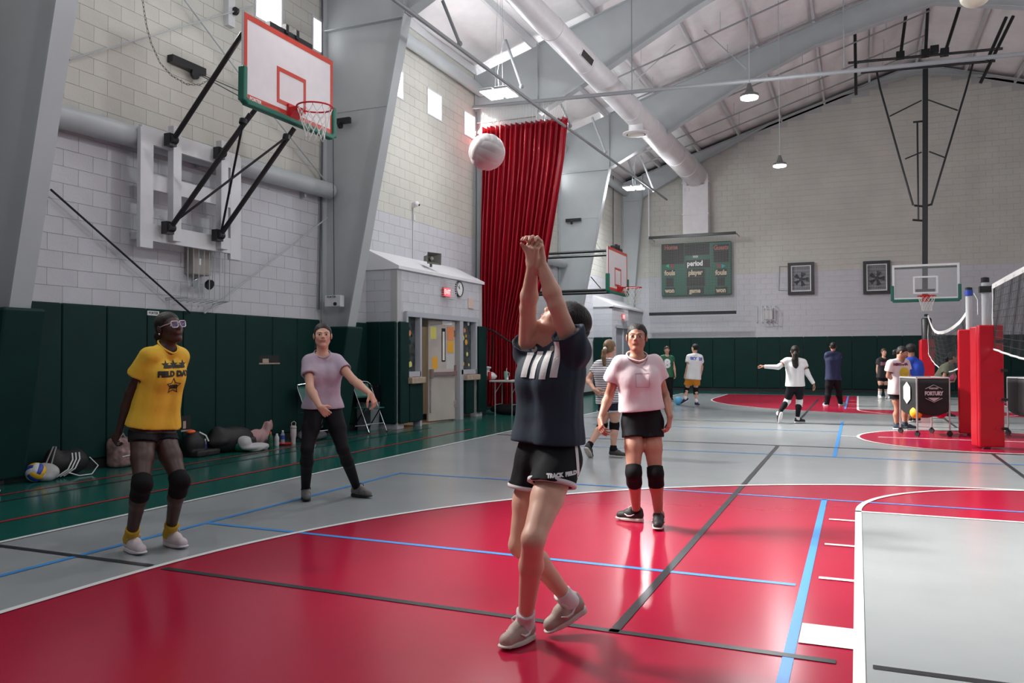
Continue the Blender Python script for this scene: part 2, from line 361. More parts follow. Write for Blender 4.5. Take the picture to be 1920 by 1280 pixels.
# steel portal frames
def flange(mb, a, b, wd, t=.018): mb.bar((a[0], a[2], a[1]), (b[0], b[2], b[1]), wd, t, up=(0, 0, 1) if abs(a[0]-b[0]) > abs(a[1]-b[1]) else (1, 0, 0))
def frame(Y, label, last=False):
    t = thing('steel_frame', label, 'frame', (XL, Y, 0), 'steel portal frames')
    for s in (1, -1):
        X = (lambda x: x) if s == 1 else (lambda x: 2*XM-x)
        if not last:
            inner = [(-10.3, 0), (-8.78, 7.15)]; raf = [(-8.75, 7.15), (-7.07, 8.0), (-4.9, 9.13), (-2.8, 10.03), (XM, 10.72)]
        else:
            inner = [(-10.3, 0), (-9.62, 7.6)]; raf = [(-9.6, 7.65), (-7.4, 8.82), (-4.8, 10.05), (-2.2, 10.85), (XM, 11.25)]
        kx = inner[1][0]; outer = -10.42
        top = lambda x: roofz(x)+.0
        # column
        mb = MB(); mb.prism([(X(outer), Y-.008, 0), (X(inner[0][0]), Y-.008, 0), (X(inner[1][0]), Y-.008, inner[1][1]), (X(kx), Y-.008, top(kx)), (X(outer), Y-.008, top(outer))], (0, .016, 0))
        def fl(p, q, wd=.24, tt=.02):
            d = (Vector((q[0]-p[0], 0, q[1]-p[1]))).normalized(); n = Vector((d.z, 0, -d.x))
            P = [Vector((p[0], Y, p[1])), Vector((q[0], Y, q[1]))]
            mb.add([a+n*tt*c/2+Vector((0, e*wd/2, 0)) for a in P for c, e in ((-1, -1), (1, -1), (1, 1), (-1, 1))], [(3, 2, 1, 0), (4, 5, 6, 7), (0, 1, 5, 4), (1, 2, 6, 5), (2, 3, 7, 6), (3, 0, 4, 7)])
        fl((X(inner[0][0]), inner[0][1]), (X(inner[1][0]), inner[1][1])); fl((X(outer), 0), (X(outer), top(outer)), .24)
        mb.build('column', mSteel, t)
        mb = MB(); fl((X(kx), inner[1][1]), (X(kx), top(kx))); mb.build('knee_plate', mSteel, t)
        if s == 1:
            mb = MB(); fl((outer, inner[1][1]-.05), (kx, inner[1][1]-.05), .2, .016); mb.build('stiffener', mSteel, t)
            mb = MB(); a = 5.65; xa = inner[0][0]+(inner[1][0]-inner[0][0])*a/inner[1][1]; mb.box(((outer+xa)/2, Y-.012, a), (xa-outer-.02, .012, .012)); mb.build('weld_seam', mSteel, t)
        mb = MB(); pts = [(X(kx), Y-.008, inner[1][1])]+[(X(a), Y-.008, b) for a, b in raf]+[(X(a), Y-.008, top(a)) for a, b in reversed(raf)]
        if s == 1: pass
        mb.prism(pts, (0, .016, 0))
        for a, b in zip(raf[:-1], raf[1:]): fl((X(a[0]), a[1]), (X(b[0]), b[1]))
        fl((X(raf[0][0]), top(raf[0][0])), (X(raf[-1][0]), top(raf[-1][0])), .2)
        mb.build('rafter', mSteel, t)
        if s == 1 and not last:
            mb = MB(); w0, w1 = .24, .24
            for z0, z1 in ((.06, 1.88),):
                xa = lambda z: inner[0][0]+(inner[1][0]-inner[0][0])*z/inner[1][1]+.10
                mb.add([(outer+.1, Y-w0, z0), (xa(z0)+.08, Y-w0, z0), (xa(z0)+.08, Y+w0, z0), (outer+.1, Y+w0, z0), (outer+.1, Y-w1, z1), (xa(z1), Y-w1, z1), (xa(z1), Y+w1, z1), (outer+.1, Y+w1, z1)], [(3, 2, 1, 0), (4, 5, 6, 7), (0, 1, 5, 4), (1, 2, 6, 5), (2, 3, 7, 6), (3, 0, 4, 7)])
            p = mb.build('column_pad', mPad, t); b = p.modifiers.new('bevel', 'BEVEL'); b.width = .03; b.segments = 2
    return t
frame(-8.05, 'grey steel portal frame behind the viewer, beyond the left edge')
frame(-1.9, 'grey tapered steel frame at the left edge, beside the yellow shirted person')
frame(4.2, 'grey tapered steel frame between the near basketball hoop and the open doorway')
frame(10.4, 'grey tapered steel frame standing beside the red curtain')
frame(16.5, 'grey tapered steel frame just behind the far white side backboard')
frame(24.1, 'grey steel frame against the end wall above the scoreboard', last=True)
# ------------------------------------------------------------------ vestibules built against the left wall
mExitRed = mat('exit_red', (0.9, 0.03, 0.06), 0.4, emit=1.4)
mTan = mat('tan_block', (0.42, 0.32, 0.25), 0.7, var=0.15, vscale=12)
mGlassDark = mat('sidelight_glass', (0.05, 0.06, 0.06), 0.08, var=0.6, vscale=7)
mPaper = mat('paper_white', (0.75, 0.75, 0.74), 0.7); mYel = mat('paper_yellow', (0.66, 0.60, 0.16), 0.7); mOr = mat('paper_orange', (0.72, 0.26, 0.10), 0.7); mAmb = mat('paper_amber', (0.72, 0.36, 0.03), 0.7)
mGreyPaint = mat('grey_frame_paint', (0.42, 0.43, 0.47), 0.45)
mBoothTop = mat('booth_top', (0.72, 0.72, 0.74), 0.5)
mLeaf = mat('door_leaf', (0.46, 0.41, 0.37), 0.45, var=0.08, vscale=2.5)
booth = MB()
booth.box((XF-.08, (yA+oL)/2, zT/2), (.14, oL-yA, zT)); booth.box((XF-.08, (oR+yB)/2, zT/2), (.14, yB-oR, zT)); booth.box((XF-.08, (oL+oR)/2, (oT+zT)/2), (.14, oR-oL, zT-oT))
booth.box(((XL+XF)/2, yA+.08, zT/2), (XF-XL, .14, zT)); booth.box(((XL+XF)/2, yB-.08, zT/2), (XF-XL, .14, zT))
booth = booth.build('wall_booth', mMortar, kind='structure')
blockwall(booth, 'x', XF-.008, yA, yB, 2.0-.203*10, 30, 9, 120, lambda y, z: oL-.1 < y < oR+.1 and z < oT+.05, top=lambda u: zT+.1)
blockwall(booth, 'y', yA+.008, XL, XF, 2.0-.203*10, 30, 9, 40, top=lambda u: zT+.1)
MB().prism([(XL, yA-.03, zT+.42), (XF+.05, yA-.03, zT+.06), (XF+.05, yA-.03, zT), (XL, yA-.03, zT)], (0, yB-yA+.06, 0)).build('sloped_top', mBoothTop, booth)
for (a, b, z0, z1) in ((745, 762, .1, 2.02), (763, 788, .1, F(775, 717)[2]), (869, 884, .1, F(875, 710)[2]), (893, 908, .1, F(900, 612)[2])):
    ya, yb = F(a, 680)[1], F(b, 680)[1]
    padpanel(booth, 'x', XF, (ya+yb)/2, yb-ya, z0=z0, z1=z1)
for i in range(2): padpanel(booth, 'y', yA, XL+.2+.33*i, .34, z0=.1, z1=2.02)
dp = Vector((0, 0, 0))
fr = MB(); zs = F(772, 706)[2]
for a in (759, 784.5, 861, 889): 
    y = F(a, 640)[1]; wd = .07 if a != 861 else .16
    fr.box((XF-.02, y, (oT+(zs if a in (759, 889) else 0))/2), (.16, wd, oT-(zs if a in (759, 889) else 0)))
fr.box((XF-.02, (oL+oR)/2, oT-.03), (.17, oR-oL, .1))
for a, b in ((759, 784.5), (861, 889)): 
    ya, yb = F(a, 640)[1], F(b, 640)[1]; fr.box((XF-.02, (ya+yb)/2, zs+.05), (.16, yb-ya, .1)); 
door1 = fr.build('door_1', mGreyPaint, kind='structure')
rnd = random.Random(3)
for n, (a, b) in enumerate(((762, 783), (866, 887))):
    ya, yb = F(a, 640)[1], F(b, 640)[1]
    pn = MB().box((XF-.06, (ya+yb)/2, (zs+oT)/2), (.012, yb-ya, oT-zs)).build('sidelight_pane', mGlassDark, door1)
    for q in range(9):
        m = (mPaper, mYel, mOr, mPad, mAmb)[rnd.randrange(5)]
        cy, cz = rnd.uniform(ya+.06, yb-.06), rnd.uniform(zs+.1, oT-.1); s = rnd.uniform(.03, .07)
        MB().lathe([(s, 0), (s*.9, .004)], (XF-.053, cy, cz), (1, 0, 0), 7).build('paper_cutout', m, pn)
    sill = MB().box((XF+.08, (ya+yb)/2, zs-.07), (.16, yb-ya+.1, .12), bev=.01).build('sill', mTan, door1)
p = F(764.5, 640); MB().box((XF-.048, p[1]+.03, F(765, 653)[2]), (.004, .10, .42)).build('notice', mPaper, door1)
# the open leaf, hinged on the right
hy = F(855, 640)[1]-.03; leafw = .92; ang = math.radians(10)
dirv = Vector((-math.sin(ang), -math.cos(ang), 0)); hn = Vector((XF-.02, hy, 0)); nrm = Vector((math.cos(ang), -math.sin(ang), 0))
def L(u, z, o=0.0): return hn+dirv*u+nrm*o+Vector((0, 0, z))
def onleaf(u0, u1, z0, z1, o, th, nm, m, par):
    mb = MB(); mb.add([L(u, z, oo) for oo in (o, o+th) for u, z in ((u0, z0), (u1, z0), (u1, z1), (u0, z1))], [(3, 2, 1, 0), (4, 5, 6, 7), (0, 1, 5, 4), (1, 2, 6, 5), (2, 3, 7, 6), (3, 0, 4, 7)])
    return mb.build(nm, m, par)
leaf = onleaf(0.02, leafw, .03, oT-.1, -.022, .044, 'leaf', mLeaf, door1)
onleaf(.38, .45, 1.28, 1.88, .022, .006, 'glass_slit', mat('pale_glass', (.75, .74, .68), .2), leaf)
onleaf(.35, .48, 1.25, 1.95, .0215, .003, 'slit_frame', mBlackSteel, leaf)
pb = MB(); pb.bar(L(.06, 1.0, .07), L(.88, 1.0, .07), .05, .07); pb.bar(L(.06, 1.0, .03), L(.06, 1.0, .09), .06, .1); pb.bar(L(.86, 1.0, .03), L(.86, 1.0, .09), .07, .2); pb.tube([L(.87, .2, .04), L(.87, 1.0, .04)], .012, 6)
pb.build('push_bar', mChrome, leaf)
for u0, u1, z0, z1, m in ((.66, .86, 1.72, 1.97, mYel), (.05, .29, 1.70, 1.99, mOr), (.07, .28, 1.44, 1.68, mAmb), (.62, .80, 1.10, 1.35, mAmb), (.05, .32, 1.1, 1.40, mat('paper_grey', (.5, .48, .47), .7)), (.12, .46, 2.03, 2.11, mPaper)): onleaf(u0, u1, z0, z1, .0225, .003, 'poster', m, leaf)
for z in (.35, 1.1, 1.85): onleaf(-.02, .06, z-.07, z+.07, .02, .012, 'hinge', mChrome, leaf)
# corridor behind the doorway
cor = MB(); cor.box((-12.2, dL-.05, 1.25), (3.4, .1, 2.5)); cor.box((-13.9, (dL+dR)/2, 1.25), (.1, dR-dL, 2.5)); cor.box((-12.2, dR+.05, 1.25), (3.4, .1, 2.5)); cor.box((-12.2, (dL+dR)/2, 2.4), (3.4, dR-dL, .08))
cor = cor.build('wall_corridor', mCream, kind='structure')
MB().box((-12., (dL+dR)/2, .0), (4.4, dR-dL, .012)).build('floor_corridor', mat('corridor_floor', (.25, .2, .15), .4), kind='structure')
d2 = MB().box((-11.9, dR-.0, 1.05), (.95, .05, 2.1)).build('door_2', mat('brown_door', (.25, .15, .08), .4, var=.1, stretch=(5, 5, .6)), kind='structure')
MB().box((-11.5, dR-.05, 1.05), (.06, .05, .22)).build('handle', mBlackSteel, d2)
point('corridor_lamp', (-12.2, (dL+dR)/2, 2.2), 22, .1, (1.0, .85, .62))

# ------------------------------------------------------------------ things on the vestibule
def cage(mb, c, sx, sy, sz, n1, n2, r=.004, face='x'):
    x, y, z = c
    for i in range(n1+1): 
        yy = y-sy/2+sy*i/n1; mb.tube([(x, yy, z-sz/2), (x+sx, yy, z-sz/2), (x+sx, yy, z+sz/2), (x, yy, z+sz/2)], r, 4)
    for i in range(n2+1):
        zz = z-sz/2+sz*i/n2; mb.tube([(x, y-sy/2, zz), (x+sx, y-sy/2, zz), (x+sx, y+sy/2, zz), (x, y+sy/2, zz)], r, 4)
def exit_sign(px, py, X, w, h, label, guard=True):
    p = onx(px, py, X); t = thing('exit_sign', label, 'exit sign', (X, p[1], p[2]-h/2), 'exit signs')
    MB().box((X+.03, p[1], p[2]), (.05, w, h), bev=.008).build('housing', mat('sign_housing', (.5, .06, .08), .5), t)
    mb = MB(); mb.box((X+.057, p[1], p[2]), (.006, w*.94, h*.9)); mb.build('lit_face', mExitRed, t)
    mb = MB(); text(mb, 'EXIT', h*.72, (X+.062, p[1], p[2]), (0, 1, 0), (0, 0, 1), bold=.004, sx=.95); mb.build('lettering', mat('exit_letters', (1, .55, .5), .4, emit=1.5), t)
    if guard:
        mb = MB(); cage(mb, (X, p[1]+.03, p[2]+.06), .14, w+.18, h+.2, 7, 8); mb.build('wire_guard', mWhiteSteel, t)
    return t
exit_sign(834, 548, XF, .30, .19, 'red lit EXIT sign in a wire guard above the open doorway')
p = F(859, 542); t = thing('wall_clock', 'round white wall clock with black rim beside the exit sign', 'clock', (XF, p[1], p[2]-.17))
MB().lathe([(.17, 0), (.175, .03), (.165, .05), (.15, .052), (.15, .03)], (XF, p[1], p[2]), (1, 0, 0), 32).build('rim', mBlackSteel, t, smooth=True)
MB().lathe([(.151, .03), (.151, .036)], (XF, p[1], p[2]), (1, 0, 0), 32).build('dial', mPaper, t)
mb = MB(); C0 = Vector((XF+.04, p[1], p[2])); mb.bar(C0, C0+Vector((0, -.03, .085)), .012, .004); mb.bar(C0, C0+Vector((0, -.085, .06)), .008, .004); mb.build('hands', mBlackSteel, t)
for i in range(12):
    mb = MB(); a = i*PI/6; text(mb, str(12 if i == 0 else i), .035, C0+Vector((-.003, math.sin(a)*.122, math.cos(a)*.122)), (0, 1, 0), (0, 0, 1)); mb.build('numeral', mBlackSteel, t)
p0, p1 = F(877, 559), F(887, 579); tag(base(MB().box((XF+.012, (p0[1]+p1[1])/2, (p0[2]+p1[2])/2), (.02, abs(p1[1]-p0[1]), abs(p0[2]-p1[2])), bev=.004).build('placard', mat('placard_beige', (.62, .5, .42), .6)), (XF, (p0[1]+p1[1])/2, p1[2])), 'small beige framed placard right of the clock on the vestibule', 'placard')
# horn loudspeaker on the sloping top
sp = onx(808, 502, XF-.12)+np.array([0, 0, .02]); t = thing('horn_speaker', 'grey horn loudspeaker on the sloping top of the doorway vestibule', 'speaker', tuple(sp))
c = Vector(sp)+Vector((0, 0, .17)); d = Vector((.85, -.25, -.05)).normalized(); u = Vector((0, 0, 1)).cross(d).normalized(); v = d.cross(u)
mHorn = mat('horn_grey', (.13, .13, .11), .5)
mb = MB(); rings = []
for w_, h_, o in ((.05, .05, -.16), (.07, .06, -.06), (.13, .08, .02), (.20, .12, .10), (.185, .105, .09), (.06, .05, -.02)): rings.append([c+d*o+u*a*w_+v*b*h_ for a, b in ((-1, -1), (1, -1), (1, 1), (-1, 1))])
mb.add([q for r_ in rings for q in r_], [(i*4+k, i*4+(k+1) % 4, i*4+4+(k+1) % 4, i*4+4+k) for i in range(5) for k in range(4)]+[(3, 2, 1, 0), (20, 21, 22, 23)]); mb.build('horn', mHorn, t)
MB().lathe([(.035, 0), (.045, .03), (.02, .06)], c, d, 12).build('driver_cap', mat('horn_cap', (.4, .38, .34), .4), t, smooth=True)
MB().bar(Vector(sp), c-Vector((0, 0, .05)), .05, .03).build('bracket', mHorn, t)
# camera and its conduit
p = onx(773, 383, XL); t = thing('security_camera', 'small white security camera on the wall above the doorway vestibule', 'camera', tuple(p))
MB().ball(p+np.array([.1, 0, 0]), .06).build('body', mPaper, t, smooth=True); MB().ball(p+np.array([.15, .02, -.02]), .025, 10, 8).build('lens', mBlackSteel, t, smooth=True)
MB().box(p+np.array([.03, 0, -.02]), (.06, .06, .1)).build('mount', mPaper, t)
q = onx(772, 488, XL); MB().tube([p+np.array([.02, 0, -.05]), (XL+.02, p[1], q[2])], .012, 6).build('conduit', mWhiteSteel, t); MB().box((XL+.03, p[1], p[2]-.28), (.05, .07, .12)).build('junction_box', mWhiteSteel, t)

# ------------------------------------------------------------------ far vestibule
yA2, yB2 = F(1148, 640)[1], F(1190, 640)[1]+1.2; zT2 = F(1150, 575)[2]
ya2 = yA2
b2 = MB(); b2.box(((XL+XF)/2, ya2+.05, zT2/2), (XF-XL, .1, zT2)); d0 = F(1153, 640)[1]; d1 = F(1183, 640)[1]; hT2 = F(1160, 612)[2]
b2.box((XF-.05, (ya2+d0)/2, zT2/2), (.1, d0-ya2, zT2)); b2.box((XF-.05, (d1+yB2)/2, zT2/2), (.1, yB2-d1, zT2)); b2.box((XF-.05, (d0+d1)/2, (zT2+hT2)/2), (.1, d1-d0, zT2-hT2))
b2 = b2.build('wall_far_booth', mMortar, kind='structure')
blockwall(b2, 'x', XF-.002, ya2, yB2, 0, 18, 9, 40, lambda y, z: d0-.05 < y < d1+.05 and z < hT2+.05, top=lambda u: zT2+.1)
blockwall(b2, 'y', ya2+.002, XL, XF, 0, 18, 9, 40, top=lambda u: zT2+.1)
MB().prism([(XL, ya2-.03, zT2+.42), (XF+.05, ya2-.03, zT2+.06), (XF+.05, ya2-.03, zT2), (XL, ya2-.03, zT2)], (0, yB2-ya2+.06, 0)).build('sloped_top', mBoothTop, b2)
for i in range(2): padpanel(b2, 'y', ya2, XL+.2+.33*i, .34, z0=.1, z1=2.02)
dd = MB(); dd.box((XF-.03, d0, hT2/2), (.14, .09, hT2)); dd.box((XF-.03, d1, hT2/2), (.14, .09, hT2)); dd.box((XF-.03, (d0+d1)/2, hT2), (.14, d1-d0+.1, .12)); dd.box((XF-.03, (d0+d1)/2, hT2/2), (.1, .07, hT2)); dd = dd.build('door_3', mGreyPaint, kind='structure')
for a, b in ((d0, (d0+d1)/2), ((d0+d1)/2, d1)): 
    lf = MB().box((XF-.05, (a+b)/2, hT2/2), (.04, b-a-.08, hT2-.05)).build('leaf', mat('blue_grey_leaf', (.30, .31, .34), .5), dd); MB().box((XF-.02, (a+b)/2, 1.0), (.05, b-a-.2, .06)).build('push_bar', mChrome, lf)
exit_sign(1167, 594, XF, .32, .2, 'small distant red EXIT sign over the far doors past the side hoop')
# ------------------------------------------------------------------ basketball hoops
mBoardWhite = mat('board_white', (.70, .66, .67), .35, var=.03, vscale=6); mBoardRed = mat('board_red', (.52, .055, .035), .35)
mRim = mat('rim_red', (.55, .015, .02), .3); mPadGreen = mat('edge_pad_green', (.012, .13, .085), .45)
mNet = mat('net_cord', (.75, .74, .70), .8)
def basket_net(c, r, parent, n=12, rows=5, depth_=.42):
    mb = MB(); c = Vector(c); k = 0
    def P(row, a):
        f = row/rows; rr = r*(1-.42*min(1, f*1.35)); z = -depth_*f
        return c+Vector((math.cos(a)*rr, math.sin(a)*rr, z))
    for i in range(n):
        for s in (1, -1):
            path = []
            for j in range(rows*2+1):
                row = j/2; a = 2*PI*(i+ s*(row))/n*1.0
                path.append(P(row, 2*PI*(i+s*row*.5)/n)+Vector((0, 0, -.012*(j % 2))))
            mb.tube(path, .0042, 5)
    return mb.build('net', mNet, parent, smooth='all')
def hoop_rim(c, inward, parent, plate=True):
    # inward: unit vector from the board towards the rim centre
    c = Vector(c); d = Vector(inward)
    ring = [(c.x+.235*math.cos(2*PI*k/32), c.y+.235*math.sin(2*PI*k/32), c.z) for k in range(32)]
    rm = MB().tube(ring, .0115, 8, close=True)
    s = Vector((-d.y, d.x, 0)); b = c-d*.38
    rm.box(b+d*.02+Vector((0, 0, -.02)), (.03 if abs(d.x) > .5 else .2, .2 if abs(d.x) > .5 else .03, .17)); rm.box(b+d*.085+Vector((0, 0, 0)), (.13 if abs(d.x) > .5 else .16, .16 if abs(d.x) > .5 else .13, .05))
    rm.add([tuple(b+d*.15+s*.09), tuple(b+d*.15-s*.09), tuple(b+d*.01-s*.09+Vector((0, 0, -.15))), tuple(b+d*.01+s*.09+Vector((0, 0, -.15))), tuple(b+d*.15+s*.09+Vector((0, 0, .02))), tuple(b+d*.15-s*.09+Vector((0, 0, .02))), tuple(b+d*.01-s*.09+Vector((0, 0, .02))), tuple(b+d*.01+s*.09+Vector((0, 0, .02)))], [(3, 2, 1, 0), (4, 5, 6, 7), (0, 1, 5, 4), (1, 2, 6, 5), (2, 3, 7, 6), (3, 0, 4, 7)])
    for k in range(12):
        a = 2*PI*k/12; rm.tube([(c.x+.235*math.cos(a)*1.02, c.y+.235*math.sin(a)*1.02, c.z-.01), (c.x+.235*math.cos(a), c.y+.235*math.sin(a), c.z-.035)], .004, 4)
    rm = rm.build('rim', mRim, parent, smooth=True)
    basket_net(c+Vector((0, 0, -.02)), .225, rm)
    return rm
def side_board(t, X, yc, zb, w=1.83, h=1.10, logo=True):
    z0, z1 = zb, zb+h
    bd = MB().box((X-.02, yc, (z0+z1)/2), (.04, w, h)).build('board', mBoardWhite, t)
    fm = MB(); b = .055; x = X+.003
    def R_(y0, y1, a, c_): fm.box((x, (y0+y1)/2, (a+c_)/2), (.004, y1-y0, c_-a))
    yl, yr = yc-w/2, yc+w/2
    R_(yl, yr, z1-b*1.3, z1); R_(yl, yr, z0, z0+b*1.6); R_(yl, yl+b, z0+b*1.6, z1-b*1.3); R_(yr-b, yr, z0+b*1.6, z1-b*1.3)
    fm.build('border_stripe', mBoardRed, bd)
    sm = MB()
    def S_(y0, y1, a, c_): sm.box((x, (y0+y1)/2, (a+c_)/2), (.004, y1-y0, c_-a))
    a0, a1 = zb+.17, zb+.17+.46; S_(yc-.305, yc+.305, a1-.055, a1); S_(yc-.305, yc+.305, a0-.02, a0+.035); S_(yc-.305, yc-.255, a0+.035, a1-.055); S_(yc+.255, yc+.305, a0+.035, a1-.055)
    sm.build('target_square', mBoardRed, bd)
    if logo:
        mb = MB(); text(mb, 'PORTER', .06, (X+.0065, yl+.21, z0+.047), (0, 1, 0), (0, 0, 1), bold=.002); mb.build('lettering', mPaper, bd)
    pd = MB()
    path = [(X-.005, yl-.01, z0+.42), (X-.005, yl-.015, z0+.02), (X-.005, yl+.06, z0-.02), (X-.005, yr-.06, z0-.02), (X-.005, yr+.015, z0+.02), (X-.005, yr+.01, z0+.42)]
    for p, q in zip(path[:-1], path[1:]): pd.bar(p, q, .075, .10, up=(1, 0, 0))
    for p in path[1:-1]: pd.box(p, (.1, .075, .075))
    pp = pd.build('edge_pad', mPadGreen, bd); bv = pp.modifiers.new('bevel', 'BEVEL'); bv.width = .018; bv.segments = 2
    tb = MB().box((X-.03, yc, z1+.035), (.07, .9, .07)); 
    for q in (-.12, .1): tb.box((X-.01, yc+q, z1+.08), (.07, .06, .12))
    tb.build('top_bracket', mBlackSteel, t)
    hoop_rim((X+.38, yc, zb+.12), (1, 0, 0), t)
# near hoop, folded up against the left wall on its timber frame
HX = -8.8; yc = 1.16
t = thing('side_hoop', 'large near wall mounted backboard, white with red border, swung up on black struts', 'basketball hoop', (XL, yc, 0))
side_board(t, HX, yc, 4.56, w=1.86, h=1.10)
WX = -10.08
def Wp(x, y): return onx(x, y, WX)
def plank(x, y0, y1, wd_px, nm='frame_post', th=.06, off=0.0):
    a, b = Wp(x, y0), Wp(x, y1); c = Wp(x+wd_px, (y0+y1)/2); wd = c[1]-a[1]
    return MB().box((WX-th/2+off, a[1]+wd/2, (a[2]+b[2])/2), (th, wd, a[2]-b[2]), bev=.006).build(nm, mWhiteSteel, t)
plank(264, 236, 463, 24); plank(433, 289, 486, 19)
plank(316, 236, 452, 15, th=.10, off=.09); plank(406, 264, 467, 13, th=.10, off=.09)
za = lambda x, y: Wp(x, y)[2]
y0, y1 = Wp(266, 300)[1], Wp(450, 300)[1]
for (a, b) in ((za(290, 240), za(290, 272)), (za(290, 327), za(290, 356)), (za(290, 420), za(290, 452))): MB().box((WX-.03, (y0+y1)/2, (a+b)/2), (.055, y1-y0, abs(a-b))).build('frame_rail', mWhiteSteel, t)
for z_ in (za(290, 250), za(290, 440)):
    for yy in (y0+.2, y1-.2): MB().box(((XL+WX)/2-.03, yy, z_), (WX-XL-.03, .09, .09)).build('stand_off', mWhiteSteel, t)
def strut(p, q, r, nm): return MB().tube([p, q], r, 10).build(nm, mBlackSteel, t, smooth=True)
jl = [onx(325, 262, WX+.16), onx(416, 287, WX+.16), onx(320, 427, WX+.16), onx(413, 441, WX+.16)]
bx = HX-.06
br = [onx(455, 62, bx), onx(552, 110, bx), onx(470, 214, bx), onx(552, 240, bx)]
for p, q in zip(jl, br): strut(p, q, .034, 'strut')
m0, m1 = onx(456, 228, bx-.05), onx(537, 257, bx-.05)
strut(jl[2]+np.array([.04, 0, .06]), m1, .016, 'cross_strut'); strut(jl[3]+np.array([.02, 0, .06]), m0, .016, 'cross_strut')
for p in jl: 
    hb = MB(); hb.box(p-np.array([.05, 0, 0]), (.10, .12, .16)); hb.lathe([(.05, -.05), (.05, .05)], p, (0, 1, 0), 10); hb.build('hinge', mBlackSteel, t)
for p in (m0, m1): MB().lathe([(.05, -.03), (.05, .03)], p, (0, .3, 1), 10).build('clamp', mBlackSteel, t)
tag(t, t['label'], t['category'])
# far side hoop on level arms
t = thing('side_hoop', 'distant white side backboard with red border on level black arms, right of the curtain', 'basketball hoop', (XL, 12.75, 0))
side_board(t, -7.5, 12.75, 3.0, logo=False)
for y_ in (12.25, 13.1):
    for z_ in (4.04, 3.04): MB().tube([(XL+.40, y_, z_), (-7.54, y_, z_)], .035, 8).build('arm', mBlackSteel, t, smooth=True)
for y_ in (12.25, 13.1): MB().box((XL+.40, y_, 3.55), (.10, .2, 1.5)).build('wall_plank', mWhiteSteel, t)
mb = MB(); mb.tube([onx(1126, 540, -7.6), onx(1108, 519, -7.9)], .012, 6); mb.build('stay', mBlackSteel, t)
# glass board hung from the roof at the far end
GY = 18.6
def G(x, y, Y=GY): return ony(x, y, Y)
t = thing('ceiling_hoop', 'clear glass backboard hanging on a black mast from the roof, far end', 'basketball hoop', tuple(ony(1735, 130, GY+.3)))
gl, gr, gb, gt = G(1675, 530)[0], G(1797, 530)[0], G(1735, 561)[2], G(1735, 495)[2]
gx = (gl+gr)/2
mGlass = mat('board_glass', (.75, .82, .80), .04, alpha=.10)
gl_ = MB().box((gx, GY, (gb+gt)/2), (gr-gl, .012, gt-gb)).build('glass_board', mGlass, t)
fm = MB()
for x_ in (gl, gr): fm.box((x_, GY, (gb+gt)/2), (.06, .03, gt-gb))
for z_ in (gb+.03, gt-.03): fm.box((gx, GY, z_), (gr-gl-.06, .03, .06))
for x_ in (gx-.3, gx+.3): fm.box((x_, GY-.01, gb+.42), (.05, .012, .5))
for z_ in (gb+.19, gb+.65): fm.box((gx, GY-.011, z_), (.55, .012, .05))
fm.build('white_frame', mat('frame_white', (.72, .75, .75), .4), gl_)
pd = MB(); path = [(gl-.03, GY, gb+.42), (gl-.03, GY, gb-.03), (gr+.03, GY, gb-.03), (gr+.03, GY, gb+.42)]
for p, q in zip(path[:-1], path[1:]): pd.bar(p, q, .09, .08, up=(0, 1, 0))
pp = pd.build('edge_pad', mPadGreen, gl_); bv = pp.modifiers.new('bevel', 'BEVEL'); bv.width = .02; bv.segments = 2
hoop_rim((gx, GY-.4, 3.05), (0, -1, 0), t)
MY = GY+.25
ms = MB(); ms.bar((gx, MY, gb+.05), G(1735, 130, MY), .14, .14); ms.build('mast', mBlackSteel, t)
MB().box((gx, GY+.1, gt-.09), (1.7, .05, .05)).build('top_rail', mBlackSteel, t); MB().box((gx, GY+.12, gb+.25), (.5, .2, .1)).build('board_mount', mBlackSteel, t)
def rod(pts, r=.028, nm='brace', Y=MY): return MB().tube([G(x, y, Y) for x, y in pts], r, 8).build(nm, mBlackSteel, t, smooth=True)
rod([(1644, 135), (1650, 165), (1712, 385)]); rod([(1824, 120), (1812, 165), (1746, 385)]); rod([(1714, 385), (1732, 387), (1746, 383)], .03)
rod([(1668, 218), (1728, 188)], .02); rod([(1796, 207), (1740, 187)], .02); rod([(1697, 298), (1728, 285)], .02); rod([(1771, 295), (1742, 284)], .02)
rod([(1614, 136), (1866, 114)], .04, 'cross_beam'); rod([(1590, 118), (1880, 91)], .04, 'cross_beam', MY-.3)
rod([(1720, 228), (1722, 412)], .025); rod([(1711, 412), (1734, 414)], .03); rod([(1712, 229), (1732, 227)], .03)
for pts in ([(1603, 60), (1605, 178)], [(1900, 30), (1838, 156)], [(1887, 32), (1850, 115)], [(1740, 8), (1735, 108)], [(1703, -6), (1688, 108)], [(1805, -6), (1770, 105)]): rod(pts, .045, 'hanger', MY-.3)
for x, y in ((1688, 104), (1771, 98), (1735, 100), (1752, 93)): MB().box(G(x, y, MY-.3), (.22, .2, .2)).build('clamp', mBlackSteel, t)

